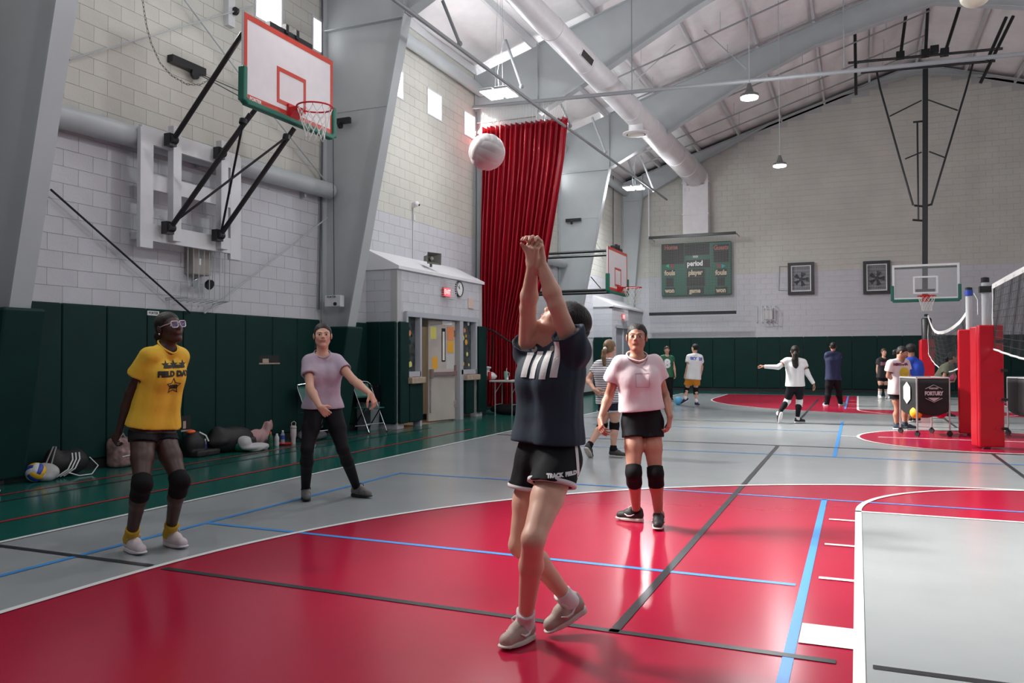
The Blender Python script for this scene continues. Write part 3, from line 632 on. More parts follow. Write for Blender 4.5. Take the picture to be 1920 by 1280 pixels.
# ------------------------------------------------------------------ rods, pipes and boxes on the left wall
def wrod(pts, label, r=.013, X=XL+.12, nm='brace_rod', m=mSteel): 
    return tag(MB().tube([onx(x, y, X) for x, y in pts], r, 6).build(nm, m), label, 'rod')
wrod([(95, 355), (357, 587)], 'thin dark bracing rod running down right across the block wall under the near hoop', m=mBlackSteel)
wrod([(614, 408), (383, 587)], 'pale bracing rod rising right towards the steel frame beside the near hoop')
wrod([(130, 112), (478, 10)], 'bracing rod rising right across the upper wall behind the chain')
wrod([(345, -2), (452, 142), (615, 345)], 'long bracing rod falling right behind the near backboard')
wrod([(1058, 365), (1135, 480)], 'pale bracing rod on the far bay wall above the side hoop arms', r=.016)
pz = 4.2
for a, b, lab in ((-1.85, 4.1, 'fat grey pipe running along the wall behind the near hoop frame'), (10.5, 16.4, 'short visible run of fat grey pipe right of the curtain')):
    t = thing('wall_pipe', lab, 'pipe', (XL, a, pz))
    MB().tube([(XL+.17, a, pz-.06), (XL+.17, b, pz+.06)], .14, 16).build('pipe', mSteel, t, smooth=True)
    for y_ in (a+.6, (a+b)/2, b-.6): MB().box((XL+.05, y_, pz), (.12, .05, .32)).build('strap', mSteel, t)
for a, b, lab in ((-1.85, 4.1, 'grey eave pipe under the roof edge, near bay'), (4.3, 10.3, 'grey eave pipe under the roof edge above the doorway bay'), (10.5, 16.4, 'grey eave pipe stub under the roof edge right of the curtain'), (16.6, 23.9, 'grey eave pipe under the roof edge in the farthest bay')):
    tag(MB().tube([(XL+.2, a, 7.86), (XL+.2, b, 7.86)], .13, 14).build('eave_pipe', mSteel, smooth=True), lab, 'pipe')
for pts, lab in (([(604, -5), (604, 270), (598, 580)], 'dark conduit in the corner left of the second steel frame'), ([(893, 210), (892, 640)], 'dark conduit beside the left edge of the red curtain'), ([(1055, 300), (1053, 470)], 'thin dark conduit right of the red curtain'), ([(1150, 330), (1150, 470)], 'thin dark conduit behind the distant side backboard')):
    tag(MB().tube([onx(x, y, XL+.06) for x, y in pts], .018, 6).build('conduit', mat('dark_conduit', (.09, .09, .10), .5)), lab, 'conduit')
# control box on the second frame
p = ony(631, 565, 4.05); t = thing('control_box', 'small white control box with a lock on the steel frame by the lavender shirted person', 'box', (p[0], p[1]-.06, p[2]-.1))
MB().box((p[0], p[1]-.06, p[2]), (.32, .12, .2), bev=.01).build('case', mWhiteSteel, t); mb = MB(); text(mb, 'PORTER', .05, (p[0]-.02, p[1]-.124, p[2]+.07), (1, 0, 0), (0, 0, 1), bold=.001); mb.build('lettering', mBlackSteel, t)
MB().lathe([(.03, 0), (.03, .02)], (p[0]+.06, p[1]-.12, p[2]-.05), (0, -1, 0), 12).build('lock', mBlackSteel, t)
q = ony(627, 240, 4.05); MB().tube([(p[0]-.02, p[1]-.04, p[2]+.1), (q[0], q[1]-.04, q[2])], .006, 5).build('cable', mBlackSteel, t)
for (x, y, Y, w_, lab) in ((648, 228, 4.12, .26, 'black cable bracket on the second steel frame beside the hoop net'), (1076, 413, 10.3+6.1, .5, 'black cable bracket on the frame right of the red curtain')):
    p = ony(x, y, Y); t = thing('cable_bracket', lab, 'bracket', (p[0], p[1], p[2]-.06))
    MB().box((p[0], p[1]-.05, p[2]), (w_, .06, .1)).build('plate', mBlackSteel, t); MB().lathe([(.06, -.02), (.06, .02)], (p[0]-.05, p[1]-.09, p[2]-.08), (1, 0, 0), 12).build('pulley', mBlackSteel, t)
p = onx(345, 124, XL); t = thing('cable_bracket', 'black cable bracket high on the block wall under the hanging chain', 'bracket', (XL, p[1], p[2]-.06))
MB().box((XL+.06, p[1], p[2]), (.1, .62, .1)).build('plate', mBlackSteel, t); MB().lathe([(.07, -.02), (.07, .02)], (XL+.1, p[1]+.1, p[2]-.1), (1, 0, 0), 12).build('pulley', mBlackSteel, t)
mb = MB(); q = onx(452, 172, -8.9); mb.tube([(XL+.1, p[1]+.25, p[2]-.06), tuple(q)], .007, 5); q = onx(452, 182, -8.9); mb.tube([(XL+.1, p[1]+.25, p[2]-.08), tuple(q)], .007, 5); mb.build('cable', mBlackSteel, t)
p = onx(425, 20, XL); t = thing('winch_bracket', 'small wall bracket with a pulley above left of the near backboard', 'bracket', (XL, p[1], p[2]-.3)); MB().box((XL+.05, p[1], p[2]), (.1, .14, .5)).build('plate', mWhiteSteel, t); MB().lathe([(.06, -.02), (.06, .02)], (XL+.14, p[1]+.03, p[2]-.02), (0, 1, 0), 12).build('pulley', mBlackSteel, t)
# slack chain
ch = MB(); P0 = [onx(x, y, -9.6) for x, y in ((262, -20), (268, 5), (274, 45), (283, 80), (300, 118), (322, 142), (350, 158), (375, 159), (398, 146), (420, 118), (440, 85), (452, 55))]
pts = []
for a, b in zip(P0[:-1], P0[1:]):
    n = max(1, int(np.linalg.norm(b-a)/.045))
    pts += [a+(b-a)*i/n for i in range(n)]
for i, (a, b) in enumerate(zip(pts[:-1], pts[1:])):
    d = Vector(b-a); u, v, w_ = basis(d); s = u if i % 2 else v; c = Vector((a+b)/2); Lk = d.length*.66
    ch.tube([c+w_*Lk*math.cos(2*PI*k/8)+s*.011*math.sin(2*PI*k/8) for k in range(8)], .0032, 4, close=True)
tag(ch.build('chain', mat('chain_grey', (.12, .12, .12), .45, metal=.6)), 'slack link chain hanging in a loop left of the near backboard', 'chain')
# wired guard with emergency lights under the near hoop frame
def emergency_light(x, y, X, lab, w_=.42, axis='x', n=7):
    p = onx(x, y, X) if axis == 'x' else ony(x, y, X)
    t = thing('emergency_light', lab, 'emergency light', tuple(p))
    def Q(o, u, v): return (p[0]+o, p[1]+u, p[2]+v) if axis == 'x' else (p[0]+u, p[1]-o, p[2]+v)
    def B(o, u, v, a, b, c, nm, m): return MB().box(Q(o, u, v), (a, b, c) if axis == 'x' else (b, a, c), bev=.01).build(nm, m, t)
    return t, Q, B
t, Q, B = emergency_light(362, 490, XL, 'beige twin lamp emergency light in a wire guard under the near hoop frame')
B(.09, 0, 0, .16, .34, .40, 'battery_case', mat('beige_case', (.34, .31, .28), .5)); B(.172, -.05, -.02, .01, .05, .1, 'test_panel', mPaper)
for u in (-.12, .14): MB().lathe([(.03, 0), (.07, .04), (.075, .08), (.07, .085)], Q(.11, u, -.30), (1, 0, -.4), 14).build('lamp_head', mChrome if u < 0 else mBlackSteel, t, smooth=True)
mb = MB()
for i in range(9): u = -.5+1.0*i/8; mb.tube([Q(.01, u, .35), Q(.30, u*.8, .32), Q(.30, u*.8, -.55), Q(.01, u, -.58)], .006, 5)
for v in (.32, -.55): mb.tube([Q(.01, -.5, v), Q(.3, -.4, v), Q(.3, .4, v), Q(.01, .5, v)], .008, 5)
mb.build('wire_guard', mSteel, t)
t, Q, B = emergency_light(1441, 588, YB-.025, 'white emergency light with wire guard on the far end wall', axis='y')
B(.1, 0, -.04, .18, .32, .36, 'battery_case', mat('white_case', (.62, .60, .60), .5))
for u in (-.1, .12): MB().lathe([(.03, 0), (.075, .05), (.08, .09), (.07, .095)], Q(.12, u, .2), (.2, -1, -.2), 14).build('lamp_head', mPaper, t, smooth=True)
mb = MB()
for u, o in ((-.42, .02), (-.2, .3), (-.05, .3), (.1, .3), (.26, .3)): mb.tube([Q(.0, u, .28), Q(o+.02, u, .26), Q(o+.02, u, -.32), Q(.0, u, -.34)], .014, 6)
for v in (.2, -.25): mb.tube([Q(.3, -.2, v), Q(.3, .26, v)], .012, 5)
mb.build('wire_guard', mWhiteSteel, t)
# outlets in the pads; a black plate stands for the shade in each hole
for (x0, y0_, x1, y1_, lab) in ((487, 666, 524, 681, 'recessed outlet opening in the green pads left of the lavender shirted person'), (341, 780, 358, 806, 'dark recessed outlet in the green pads beside the yellow shirted person')):
    a, b = onx(x0, y0_, XL+.09), onx(x1, y1_, XL+.09); t = thing('outlet_opening', lab, 'outlet', (XL+.05, (a[1]+b[1])/2, b[2]))
    MB().box((XL+.078, (a[1]+b[1])/2, (a[2]+b[2])/2), (.008, b[1]-a[1], a[2]-b[2])).build('recess_shade', mBlackRub, t)
    MB().box((XL+.085, (a[1]+b[1])/2, b[2]), (.012, b[1]-a[1]+.02, .02)).build('lip', mTan, t); MB().box((XL+.086, (a[1]*.7+b[1]*.3), (a[2]+b[2])/2-.02), (.008, (b[1]-a[1])*.3, (a[2]-b[2])*.5)).build('socket', mTan, t)
a = onx(288, 587, XL+.09); t = thing('maker_plate', 'small white PORTER plate on top of the green pads', 'sign', tuple(a)); MB().box((XL+.082, a[1], a[2]), (.01, .19, .06)).build('plate', mPaper, t)
mb = MB(); text(mb, 'PORTER', .045, (XL+.088, a[1], a[2]), (0, 1, 0), (0, 0, 1), bold=.0015, sx=.95); mb.build('lettering', mBlackSteel, t)
# ------------------------------------------------------------------ curtain, track, ducts, lamps
mPipe = mat('grey_pipe', (.23, .24, .25), .5)
mCurt = mat('curtain_red', (.30, .004, .014), .36, var=.1, vscale=3, stretch=(1, 1, .3), spec=.4)
CY = 10.02
tk = thing('curtain_track', 'long grey curtain track pipe crossing the hall above the red curtain', 'track', (XL, CY, 7.35))
MB().tube([(XL+.1, CY, 7.40), (-7.2, CY, 7.30), (-3.4, CY, 7.16), (1.1, CY, 7.02), (6, CY, 6.95), (XR-.3, CY, 6.95)], .045, 8).build('pipe', mPipe, tk, smooth=True)
for x in (-6.4, -2.0, 2.5): MB().tube([(x, CY, 7.2), (x, CY, roofz(x)+.1)], .012, 5).build('hanger_rod', mPipe, tk)
ct = thing('divider_curtain', 'tall gathered red divider curtain hanging between doorway and side hoop', 'curtain', (-9.4, CY, .12))
prof = []
for f, xl, xr, py in ((0, 905, 1063, 236), (.12, 904, 1056, 300), (.35, 900, 1040, 400), (.55, 897, 1020, 520), (.70, 899, 990, 610), (.73, 900, 985, 628), (.80, 899, 988, 660), (.93, 897, 990, 745), (1.0, 896, 990, 772)):
    a, b = ony(xl, py, CY+.1), ony(xr, py-(14 if f < .05 else 0), CY+.1); prof.append((f, (a[2]+b[2])/2 if f < 1 else .10, a[0], b[0]))
nu, nv = 300, 60; V = []
for j in range(nv+1):
    f = j/nv
    for a, b in zip(prof[:-1], prof[1:]):
        if a[0] <= f <= b[0]+1e-9: break
    k_ = (f-a[0])/(b[0]-a[0]); z, x0, x1 = [a[i]+(b[i]-a[i])*k_ for i in (1, 2, 3)]
    for i in range(nu+1):
        u = i/nu; amp = .095*(1-.5*math.exp(-((f-.73)/.06)**2)); ph = u*2*PI*17+1.1*math.sin(5*u+2.2*f)+.7*math.sin(11*u)
        y = CY+.12+amp*(abs(math.sin(ph*.5))**.7*2-1)+.03*math.sin(u*2*PI*7+3*f)
        x = x0+(x1-x0)*u+.012*math.cos(ph*1.0)
        V.append((x, y, z+(.05*math.sin(u*2*PI*5+1)+.03*math.sin(u*31) if f > .985 else 0)))
mb = MB(); mb.add(V, [(j*(nu+1)+i, j*(nu+1)+i+1, (j+1)*(nu+1)+i+1, (j+1)*(nu+1)+i) for j in range(nv) for i in range(nu)])
co = mb.build('cloth', mCurt, ct, smooth='all', recalc=False); so = co.modifiers.new('thickness', 'SOLIDIFY'); so.thickness = .006
nt = MB()
for i in range(56): x = prof[0][2]+(prof[0][3]-prof[0][2])*i/55; nt.tube([(x, CY+.03, 7.36-.02*(x+10.4)), (x-.02, CY+.06, prof[0][1])], .004, 4)
nt = nt.build('netting_strip', mNet, ct); nt['kind'] = 'stuff'
MB().tube([ony(898, 612, CY-.03), ony(925, 620, CY-.06), ony(955, 640, CY-.06), ony(986, 652, CY)], .022, 8).build('tie_strap', mBlackRub, ct)
# brace pipe running along the hall below the rafters, with inclined struts up to the purlins
bp = thing('brace_pipe', 'long grey brace pipe with slanting struts below the left rafters', 'pipe', (-8.3, 4, 7.2))
BX = -8.05
A_ = [onx(735, -4, BX), onx(1018, 207, BX), onx(1250, 374, BX)]
pz0, pz1 = A_[0][2], A_[2][2]
MB().tube([tuple(a) for a in A_], .035, 8).build('pipe', mPipe, bp, smooth=True)
for (x0, y0_, x1, y1_) in ((830, 2, 862, 82), (948, 75, 978, 162), (1052, 195, 1069, 236), (1110, 220, 1135, 285), (1178, 300, 1187, 328), (1201, 292, 1226, 358)):
    q = onx(x1, y1_, BX); u = ony(x0, y0_, q[1]-.0); MB().tube([tuple(q), tuple(u)], .03, 8).build('strut', mPipe, bp, smooth=True)
    MB().ball(tuple(q), .05, 10, 6).build('joint', mPipe, bp, smooth=True)
# ceiling rods and sprinkler pipes
def srod(a, b, r, nm, lab, cat, m=mSteel): return tag(MB().tube([a, b], r, 6).build(nm, m), lab, cat, )
for i, (Y, x0, x1, d) in enumerate(((7.6, -6.0, XM, .42), (13.2, -8.0, XM, .42), (15.3, -8.2, XM, .36), (18.2, -9.0, XM, .40), (20.3, -9.0, XM, .36), (21.6, -9.0, XM, .36))):
    pass
    lab = ('thin sprinkler pipe under the roof in the bay above the air duct grille', 'thin sprinkler pipe under the roof above the curtain track, nearer of two in its bay', 'thin sprinkler pipe under the roof in front of the fourth steel frame', 'thin sprinkler pipe under the far roof, nearest of three', 'thin sprinkler pipe under the far roof, middle of three', 'thin sprinkler pipe under the far roof, closest to the end wall')[i]
    t = thing('sprinkler_pipe', lab, 'pipe', (x0, Y, roofz(x0)-d), 'sprinkler pipes')
    MB().tube([(x0, Y, roofz(x0)-d), (XM, Y, roofz(XM)-d)], .022, 6).build('pipe', mPipe, t, smooth=True)
    for k in range(4): x = x0+(XM-x0)*(k+.5)/4; MB().tube([(x, Y, roofz(x)-d), (x, Y, roofz(x)+.05)], .008, 5).build('hanger', mSteel, t)
for (p, q, lab) in (((1320, 34), (1176, 166), 'white diagonal rod crossing the insulation behind the duct'), ((1265, 5), (1400, 130), 'thin rod crossing under the roof left of the pendant cord')):
    tag(MB().tube([ony(*p, 15.2), ony(*q, 12.5)], .014, 5).build('roof_rod', mWhiteSteel if p[0] == 1320 else mSteel), lab, 'rod')
# round air duct
P1, P2 = onx(962, -20, -7.1), ony(1303, 328, 23.9); P1 = P1-(P2-P1)*.12
mid = []
dt = thing('air_duct', 'big round white air duct running under the rafters to the end wall', 'duct', tuple(P2))
N = 10
for i in range(N):
    a, b = P1+(P2-P1)*i/N, P1+(P2-P1)*(i+1)/N
    MB().tube([tuple(a), tuple(b)], [.19+.25*i/N, .19+.25*(i+1)/N], 28, cap=(i == 0)).build('duct_section', mDuct, dt, smooth=True)
    d = (P2-P1)/np.linalg.norm(P2-P1)
    MB().tube([tuple(b-d*.02), tuple(b+d*.02)], .197+.25*(i+1)/N, 28).build('seam_ring', mDuct, dt, smooth=True)
def axis_pt(x, y):
    def err(k):
        q = AX @ (P1+(P2-P1)*k-CAM); return math.hypot(960+FPX*q[0]/q[2]-x, 640-FPX*q[1]/q[2]-y)
    best = min(np.linspace(0, 1, 200), key=err)
    return P1+(P2-P1)*best
g = axis_pt(1085, 100); gd = Vector(P2-P1).normalized(); gs = Vector((.9, 0, -.42)).normalized()
gm = MB(); c = Vector(g)+gs*.245; gm.bar(c-gd*.42, c+gd*.42, .15, .05, up=gs); gm.build('grille_frame', mDuct, dt)
gm = MB(); gm.bar(c-gd*.38+gs*.024, c+gd*.38+gs*.024, .125, .012, up=gs); gm.build('grille_shade_plate', mat('opening_shade', (.03, .028, .025), .7), dt)  # solid plate, the shade inside the grille is put into its dark colour
c = axis_pt(1192, 215); zc = c[2]
MB().lathe([(.20, 0), (.20, -.48)], tuple(c), (0, 0, 1), 24).build('drop_collar', mDuct, dt, smooth=True)
MB().lathe([(.2, -.46), (.36, -.50), (.37, -.53), (.26, -.55), (.25, -.50)], tuple(c), (0, 0, 1), 32).build('diffuser', mDuct, dt, smooth=True)
MB().lathe([(.22, -.52), (.23, -.56), (.05, -.57)], tuple(c), (0, 0, 1), 28).build('diffuser_plate', mat('diffuser_beige', (.50, .44, .38), .5), dt, smooth=True)
a, b = ony(1282, 345, 24.2), ony(1330, 438, 24.2)
cx, wd = (a[0]+b[0])/2, b[0]-a[0]
MB().box((cx, 24.2, (a[2]+b[2])/2+.15), (wd, .5, a[2]-b[2]+.3), bev=.01).build('drop_trunk', mDuct, dt)
MB().tube([tuple(P2-d*.15), tuple(P2+np.array([0, .22, -.06])), (cx, 24.18, a[2]-.05)], [.43, .45, .46], 24).build('elbow', mDuct, dt, smooth=True)
for z in (a[2]-.02, ony(1305, 403, 24.2)[2]): MB().box((cx, 24.2, z), (wd+.05, .54, .05)).build('trunk_flange', mDuct, dt)
q = ony(1305, 357, 24.2); mb = MB(); text(mb, '0 3', .18, (q[0]-.3, 23.945, q[2]), (1, 0, 0), (0, 0, 1)); mb.build('stencil', mSteel, dt)
# lamps
mLamp = mat('lamp_glow', (1, .98, .95), .5, emit=7.0)
def highbay(x, y, z, lab):
    t = thing('high_bay_lamp', lab, 'lamp', (x, y, z), 'twin panel high bay lamps')
    for s in (-1, 1):
        MB().box((x+s*.17, y, z+.03), (.29, .62, .05), bev=.008).build('housing', mWhiteSteel, t); MB().box((x+s*.17, y, z-.004), (.26, .58, .01)).build('light_panel', mLamp, t)
    for s in (-1, 1): MB().tube([(x, y+s*.2, z+.05), (x, y+s*.05, roofz(x)+.1)], .003, 5).build('hanger', mSteel, t)
    MB().tube([(x, y, z+.05), (x-.08, y+.1, z+.5), (x+.1, y, z+1.1), (x+.05, y, roofz(x)+.1)], .005, 5).build('cord', mSteel, t)
highbay(-8.45, 7.3, 6.68, 'glowing twin panel lamp hanging above the doorway bay, upper left of the white ball')
highbay(-9.05, 11.5, 6.68, 'glowing twin panel lamp in the third bay, hidden behind the red curtain')
p = at(1188, 353, depth((-8.6, 18.9, 6.9))); highbay(p[0], p[1], p[2], 'smaller glowing twin panel lamp far away in front of the fourth frame')
for (x, y, D_, on, lab) in ((1405, 182, 15.5, 1, 'glowing round pendant lamp, larger and higher of the two over the court'), (1462, 310, 21.1, 1, 'glowing round pendant lamp, smaller and lower, against the end wall'), (1828, -8, 11.5, 0, 'unlit cream round pendant lamp cut off at the top right edge')):
    p = at(x, y, D_); t = thing('pendant_lamp', lab, 'lamp', tuple(p), 'round pendant lamps')
    r = .165 if on else .20
    if on: 
        MB().lathe([(r*.96, -.03), (r, -.01), (r, .0)], tuple(p), (0, 0, 1), 28).build('light_disc', mLamp, t, smooth=True); MB().lathe([(r*1.04, .0), (r*1.02, .05), (r*.5, .09), (.05, .2), (.03, .26)], tuple(p), (0, 0, 1), 28).build('housing', mat('lamp_housing', (.12, .12, .12), .5), t, smooth=True)
    else: MB().ball(tuple(p), r, 24, 14, sc=(1, 1, .8)).build('globe', mat('globe_cream', (.72, .68, .55), .4), t, smooth=True)
    MB().tube([(p[0], p[1], p[2]+.15), (p[0], p[1], roofz(p[0])+.27)], .009, 6).build('cord', mSteel, t)

# ------------------------------------------------------------------ end wall: scoreboard behind its net, caged fans
mSbG = mat('score_green', (.015, .105, .065), .4); mSbD = mat('score_dark', (.015, .015, .014), .5); mLet = mat('score_letters', (.62, .52, .36), .5); mLetW = mat('score_letters_white', (.9, .9, .88), .5)
SY = YB-.22
def S(x, y): return ony(x, y, SY)
sl, sr, st_, sb = S(1240, 500)[0], S(1371, 500)[0], S(1300, 455)[2], S(1300, 554)[2]
t = thing('scoreboard', 'dark green electronic scoreboard on the end wall behind a protective net', 'scoreboard', ((sl+sr)/2, YB, sb))
MB().box(((sl+sr)/2, SY+.1, (st_+sb)/2), (sr-sl, .2, st_-sb), bev=.03).build('case', mSbG, t)
def sq(x0, y0_, x1, y1_, nm, m, o=.005): 
    a, b = S(x0, y0_), S(x1, y1_); return MB().box(((a[0]+b[0])/2, SY-o, (a[2]+b[2])/2), (b[0]-a[0], .012, a[2]-b[2])).build(nm, m, t)
for q in ((1241, 458, 1283, 494), (1284, 458, 1330, 477), (1337, 459, 1367, 469), (1338, 471, 1367, 491), (1286, 488, 1331, 501), (1246, 506, 1266, 517), (1288, 505, 1322, 518), (1342, 504, 1363, 518), (1249, 521, 1263, 537), (1287, 520, 1322, 536), (1345, 520, 1359, 535), (1246, 540, 1266, 551), (1288, 539, 1320, 551), (1341, 538, 1364, 550)): sq(*q, 'display_panel', mSbD)
def st(x, y, s, h, m=mLet, nm='lettering'):
    mb = MB(); a = S(x, y); text(mb, s, h, (a[0], SY-.014, a[2]), (1, 0, 0), (0, 0, 1), bold=.012, sx=.85); return mb.build(nm, m, t)
st(1352, 464, 'Guests', .24, mat('score_letters_red', (.35, .12, .09), .5)); st(1258, 464, 'Home', .24, mat('score_letters_red', (.35, .12, .09), .5)); st(1303, 494, 'period', .27, mLetW); st(1256, 512, 'fouls', .26); st(1304, 511, 'player', .26); st(1352, 511, 'fouls', .26); st(1256, 545, 'won', .24); st(1303, 545, 'game', .24); st(1352, 544, 'won', .24)
for x, m in ((1252, mat('arrow_green', (.02, .45, .2), .4)), (1260, mat('sq_red', (.3, .03, .03), .4)), (1348, mat('sq_red', (.3, .03, .03), .4)), (1356, mat('arrow_teal', (.02, .35, .4), .4))):
    a = S(x, 498.5); mb = MB()
    if m.name.startswith('arrow'): sg = -1 if x < 1300 else 1; mb.prism([(a[0]-sg*.06, SY-.012, a[2]-.08), (a[0]+sg*.09, SY-.012, a[2]), (a[0]-sg*.06, SY-.012, a[2]+.08)], (0, .01, 0))
    else: mb.box((a[0], SY-.01, a[2]), (.13, .012, .13))
    mb.build('possession_arrow', m, t)
a = S(1304, 481); MB().box((a[0], SY-.01, a[2]), (.2, .012, .09)).build('maker_badge', mSteel, t)
NY = YB-1.0
def Nn(x, y): return ony(x, y, NY)
nl, nr, nb, nt_ = Nn(1217, 500)[0], Nn(1380, 500)[0], Nn(1300, 587)[2], Nn(1300, 441)[2]
t = thing('protective_net', 'square mesh safety net on black rails hanging in front of the scoreboard', 'net', ((nl+nr)/2, NY, nb))
MB().bar((nl, NY, nt_), (nr, NY, nt_), .08, .10).build('top_rail', mBlackSteel, t); MB().bar((nl, NY, nb), (nr, NY, nb), .08, .12).build('bottom_rail', mBlackSteel, t)
mb = MB(); n1, n2 = int((nr-nl)/.055), int((nt_-nb)/.055)
for i in range(n1+1): x = nl+(nr-nl)*i/n1; mb.bar((x, NY, nb), (x, NY, nt_), .005)
for i in range(n2+1): z = nb+(nt_-nb)*i/n2; mb.bar((nl, NY, z), (nr, NY, z), .005)
mm = mb.build('mesh', mat('net_grey', (.22, .22, .22), .6), t, recalc=False); mm['kind'] = 'stuff'
for x in (nl, nr): MB().tube([(x, NY, nt_), (x, YB-.02, nt_)], .02, 6).build('wall_arm', mSteel, t)
MB().tube([(nl, NY, nt_), (nl, NY, nt_+1.9)], .03, 6).build('hanger_rod', mWhiteSteel, t)
for (x0, y0_, x1, y1_, lab) in ((1477, 493, 1527, 551, 'caged square wall fan in a black frame, left of the pair'), (1618, 490, 1670, 550, 'caged square wall fan in a black frame, beside the glass backboard')):
    a, b = ony(x0, y0_, YB-.1), ony(x1, y1_, YB-.1); cx, cz, w_, h_ = (a[0]+b[0])/2, (a[2]+b[2])/2, b[0]-a[0], a[2]-b[2]
    t = thing('wall_fan', lab, 'fan', (cx, YB, b[2]), 'caged fans on the end wall')
    mb = MB(); f = .11
    for s in (-1, 1): mb.box((cx+s*(w_/2-f/2), YB-.07, cz), (f, .14, h_)); mb.box((cx, YB-.07, cz+s*(h_/2-f/2)), (w_-2*f, .14, f))
    mb.build('frame', mBlackSteel, t)
    MB().box((cx, YB-.02, cz), (w_-2*f, .03, h_-2*f)).build('back_plate', mat('fan_back', (.40, .42, .44), .6), t)
    fb = MB(); fb.lathe([(.07, -.08), (.07, -.03)], (cx, YB, cz-.03), (0, 1, 0), 12)
    for k in range(5):
        an = 2*PI*k/5; fb.add([(cx+r*math.cos(an+da), YB-.05-dy, cz-.03+r*math.sin(an+da)) for r, da, dy in ((.06, -.3, .01), (.27, -.32, .03), (.27, .32, -.01), (.06, .3, -.005))], [(0, 1, 2, 3)])
    fb.build('blades', mat('fan_blade', (.10, .10, .11), .5), t)
    mb = MB(); iw, ih = w_-2*f, h_-2*f
    for s in (-1, 1): mb.box((cx+s*(iw/2-.02), YB-.1, cz), (.04, .03, ih)); mb.box((cx, YB-.1, cz+s*(ih/2-.02)), (iw-.08, .03, .04))
    mb.build('guard_rim', mPaper, t)
    mb = MB()
    for i in range(13): x = cx-iw/2+iw*i/12; mb.bar((x, YB-.11, cz-ih/2), (x, YB-.11, cz+ih/2), .009)
    for i in range(9): z = cz-ih/2+ih*i/8; mb.bar((cx-iw/2, YB-.11, z), (cx+iw/2, YB-.11, z), .009)
    mb.build('wire_guard', mBlackSteel, t)
tag(MB().tube([ony(1477, 499, YB-.03), ony(1461, 499, YB-.03), ony(1460, 544, YB-.03), ony(1476, 544, YB-.03)], .018, 6).build('conduit', mSteel), 'thin grey conduit loop left of the left wall fan', 'conduit')

# ------------------------------------------------------------------ volleyball posts and nets
mPostPad = mat('post_pad_red', (.50, .008, .02), .30, var=.08, vscale=4, bump=.12, bscale=9); mPole = mat('pole_grey', (.45, .47, .48), .35); mTape = mat('net_tape', (.80, .80, .78), .7); mNetBlk = mat('net_black', (.02, .02, .022), .7)
def vb_post(x, y, top, lab, ztop=1.80, split=False, rot=0.):
    t = thing('volleyball_post', lab, 'post', (x, y, 0), 'padded volleyball posts')
    MB().lathe([(.05, 0), (.05, top-.06)], (x, y, 0), (0, 0, 1), 16).build('pole', mPole, t, smooth=True)
    MB().lathe([(.056, top-.07), (.056, top), (.02, top+.01)], (x, y, 0), (0, 0, 1), 16).build('cap', mBlackSteel, t, smooth=True)
    R = Matrix.Rotation(rot, 3, 'Z'); c = Vector((x, y, 0))
    def slab(cx, cy, sx, sy, z0, z1, nm): 
        mb = MB(); n = 7; V = []
        for j in range(n+1):
            z = z0+(z1-z0)*j/n; k = .012*math.sin(j*2.3+cx*9)
            for px_, py_ in ((-1, -1), (1, -1), (1, 1), (-1, 1)): V.append(c+R @ Vector((cx+px_*sx/2*(1+(.5*k)), cy+py_*sy/2+k*.4, 0))+Vector((0, 0, z)))
        mb.add(V, [(3, 2, 1, 0), tuple(4*n+k for k in range(4))]+[(j*4+k, j*4+(k+1) % 4, j*4+4+(k+1) % 4, j*4+4+k) for j in range(n) for k in range(4)])
        o = mb.build(nm, mPostPad, t, smooth=True); b = o.modifiers.new('bevel', 'BEVEL'); b.width = .018; b.segments = 2; return o
    slab(0, -.14, .34, .09, .03, ztop, 'pad'); slab(.14, .0, .075, .24, .03, ztop-.02, 'pad'); slab(-.14, .0, .075, .24, .03, ztop-.02, 'pad')
    for i in range(4):
        z = .3+.42*i; MB().box(c+R @ Vector((.165, -.15, 0))+Vector((0, 0, z)), (.09, .11, .035), R=R).build('strap', mBlackRub, t)
        MB().box(c+R @ Vector((.09, -.19, 0))+Vector((0, 0, z)), (.08, .012, .04), R=R).build('strap_end', mBlackRub if i > 2 else mPostPad, t)
    return t
VX = -.03
t1 = vb_post(VX-.03, 6.0, 2.50, 'front red padded volleyball post with black net bracket at right edge', rot=.25)
MB().box((VX-.03, 6.0, 2.33), (.16, .14, .09)).build('bracket', mBlackSteel, t1)
t2 = vb_post(VX, 8.2, 2.52, 'middle red padded volleyball post with blue strap, directly behind the front one', rot=-.1)
MB().lathe([(.062, 2.38), (.064, 2.42), (.062, 2.48)], (VX, 8.2, 0), (0, 0, 1), 14).build('blue_strap', mat('strap_blue', (.02, .06, .35), .5), t2, smooth=True); MB().tube([(VX+.07, 8.14, 2.42), (VX+.12, 8.1, 2.3), (VX+.12, 8.1, 2.05)], .006, 5).build('hanging_cord', mTape, t2)
t3 = vb_post(VX, 17.6, 2.5, 'farthest red padded volleyball post with black sleeve under the glass backboard', rot=.1)
MB().lathe([(.12, 1.3), (.13, 1.4), (.13, 2.36), (.1, 2.4)], (VX, 17.55, 0), (0, 0, 1), 14).build('black_sleeve', mBlackSteel, t3, smooth=True)
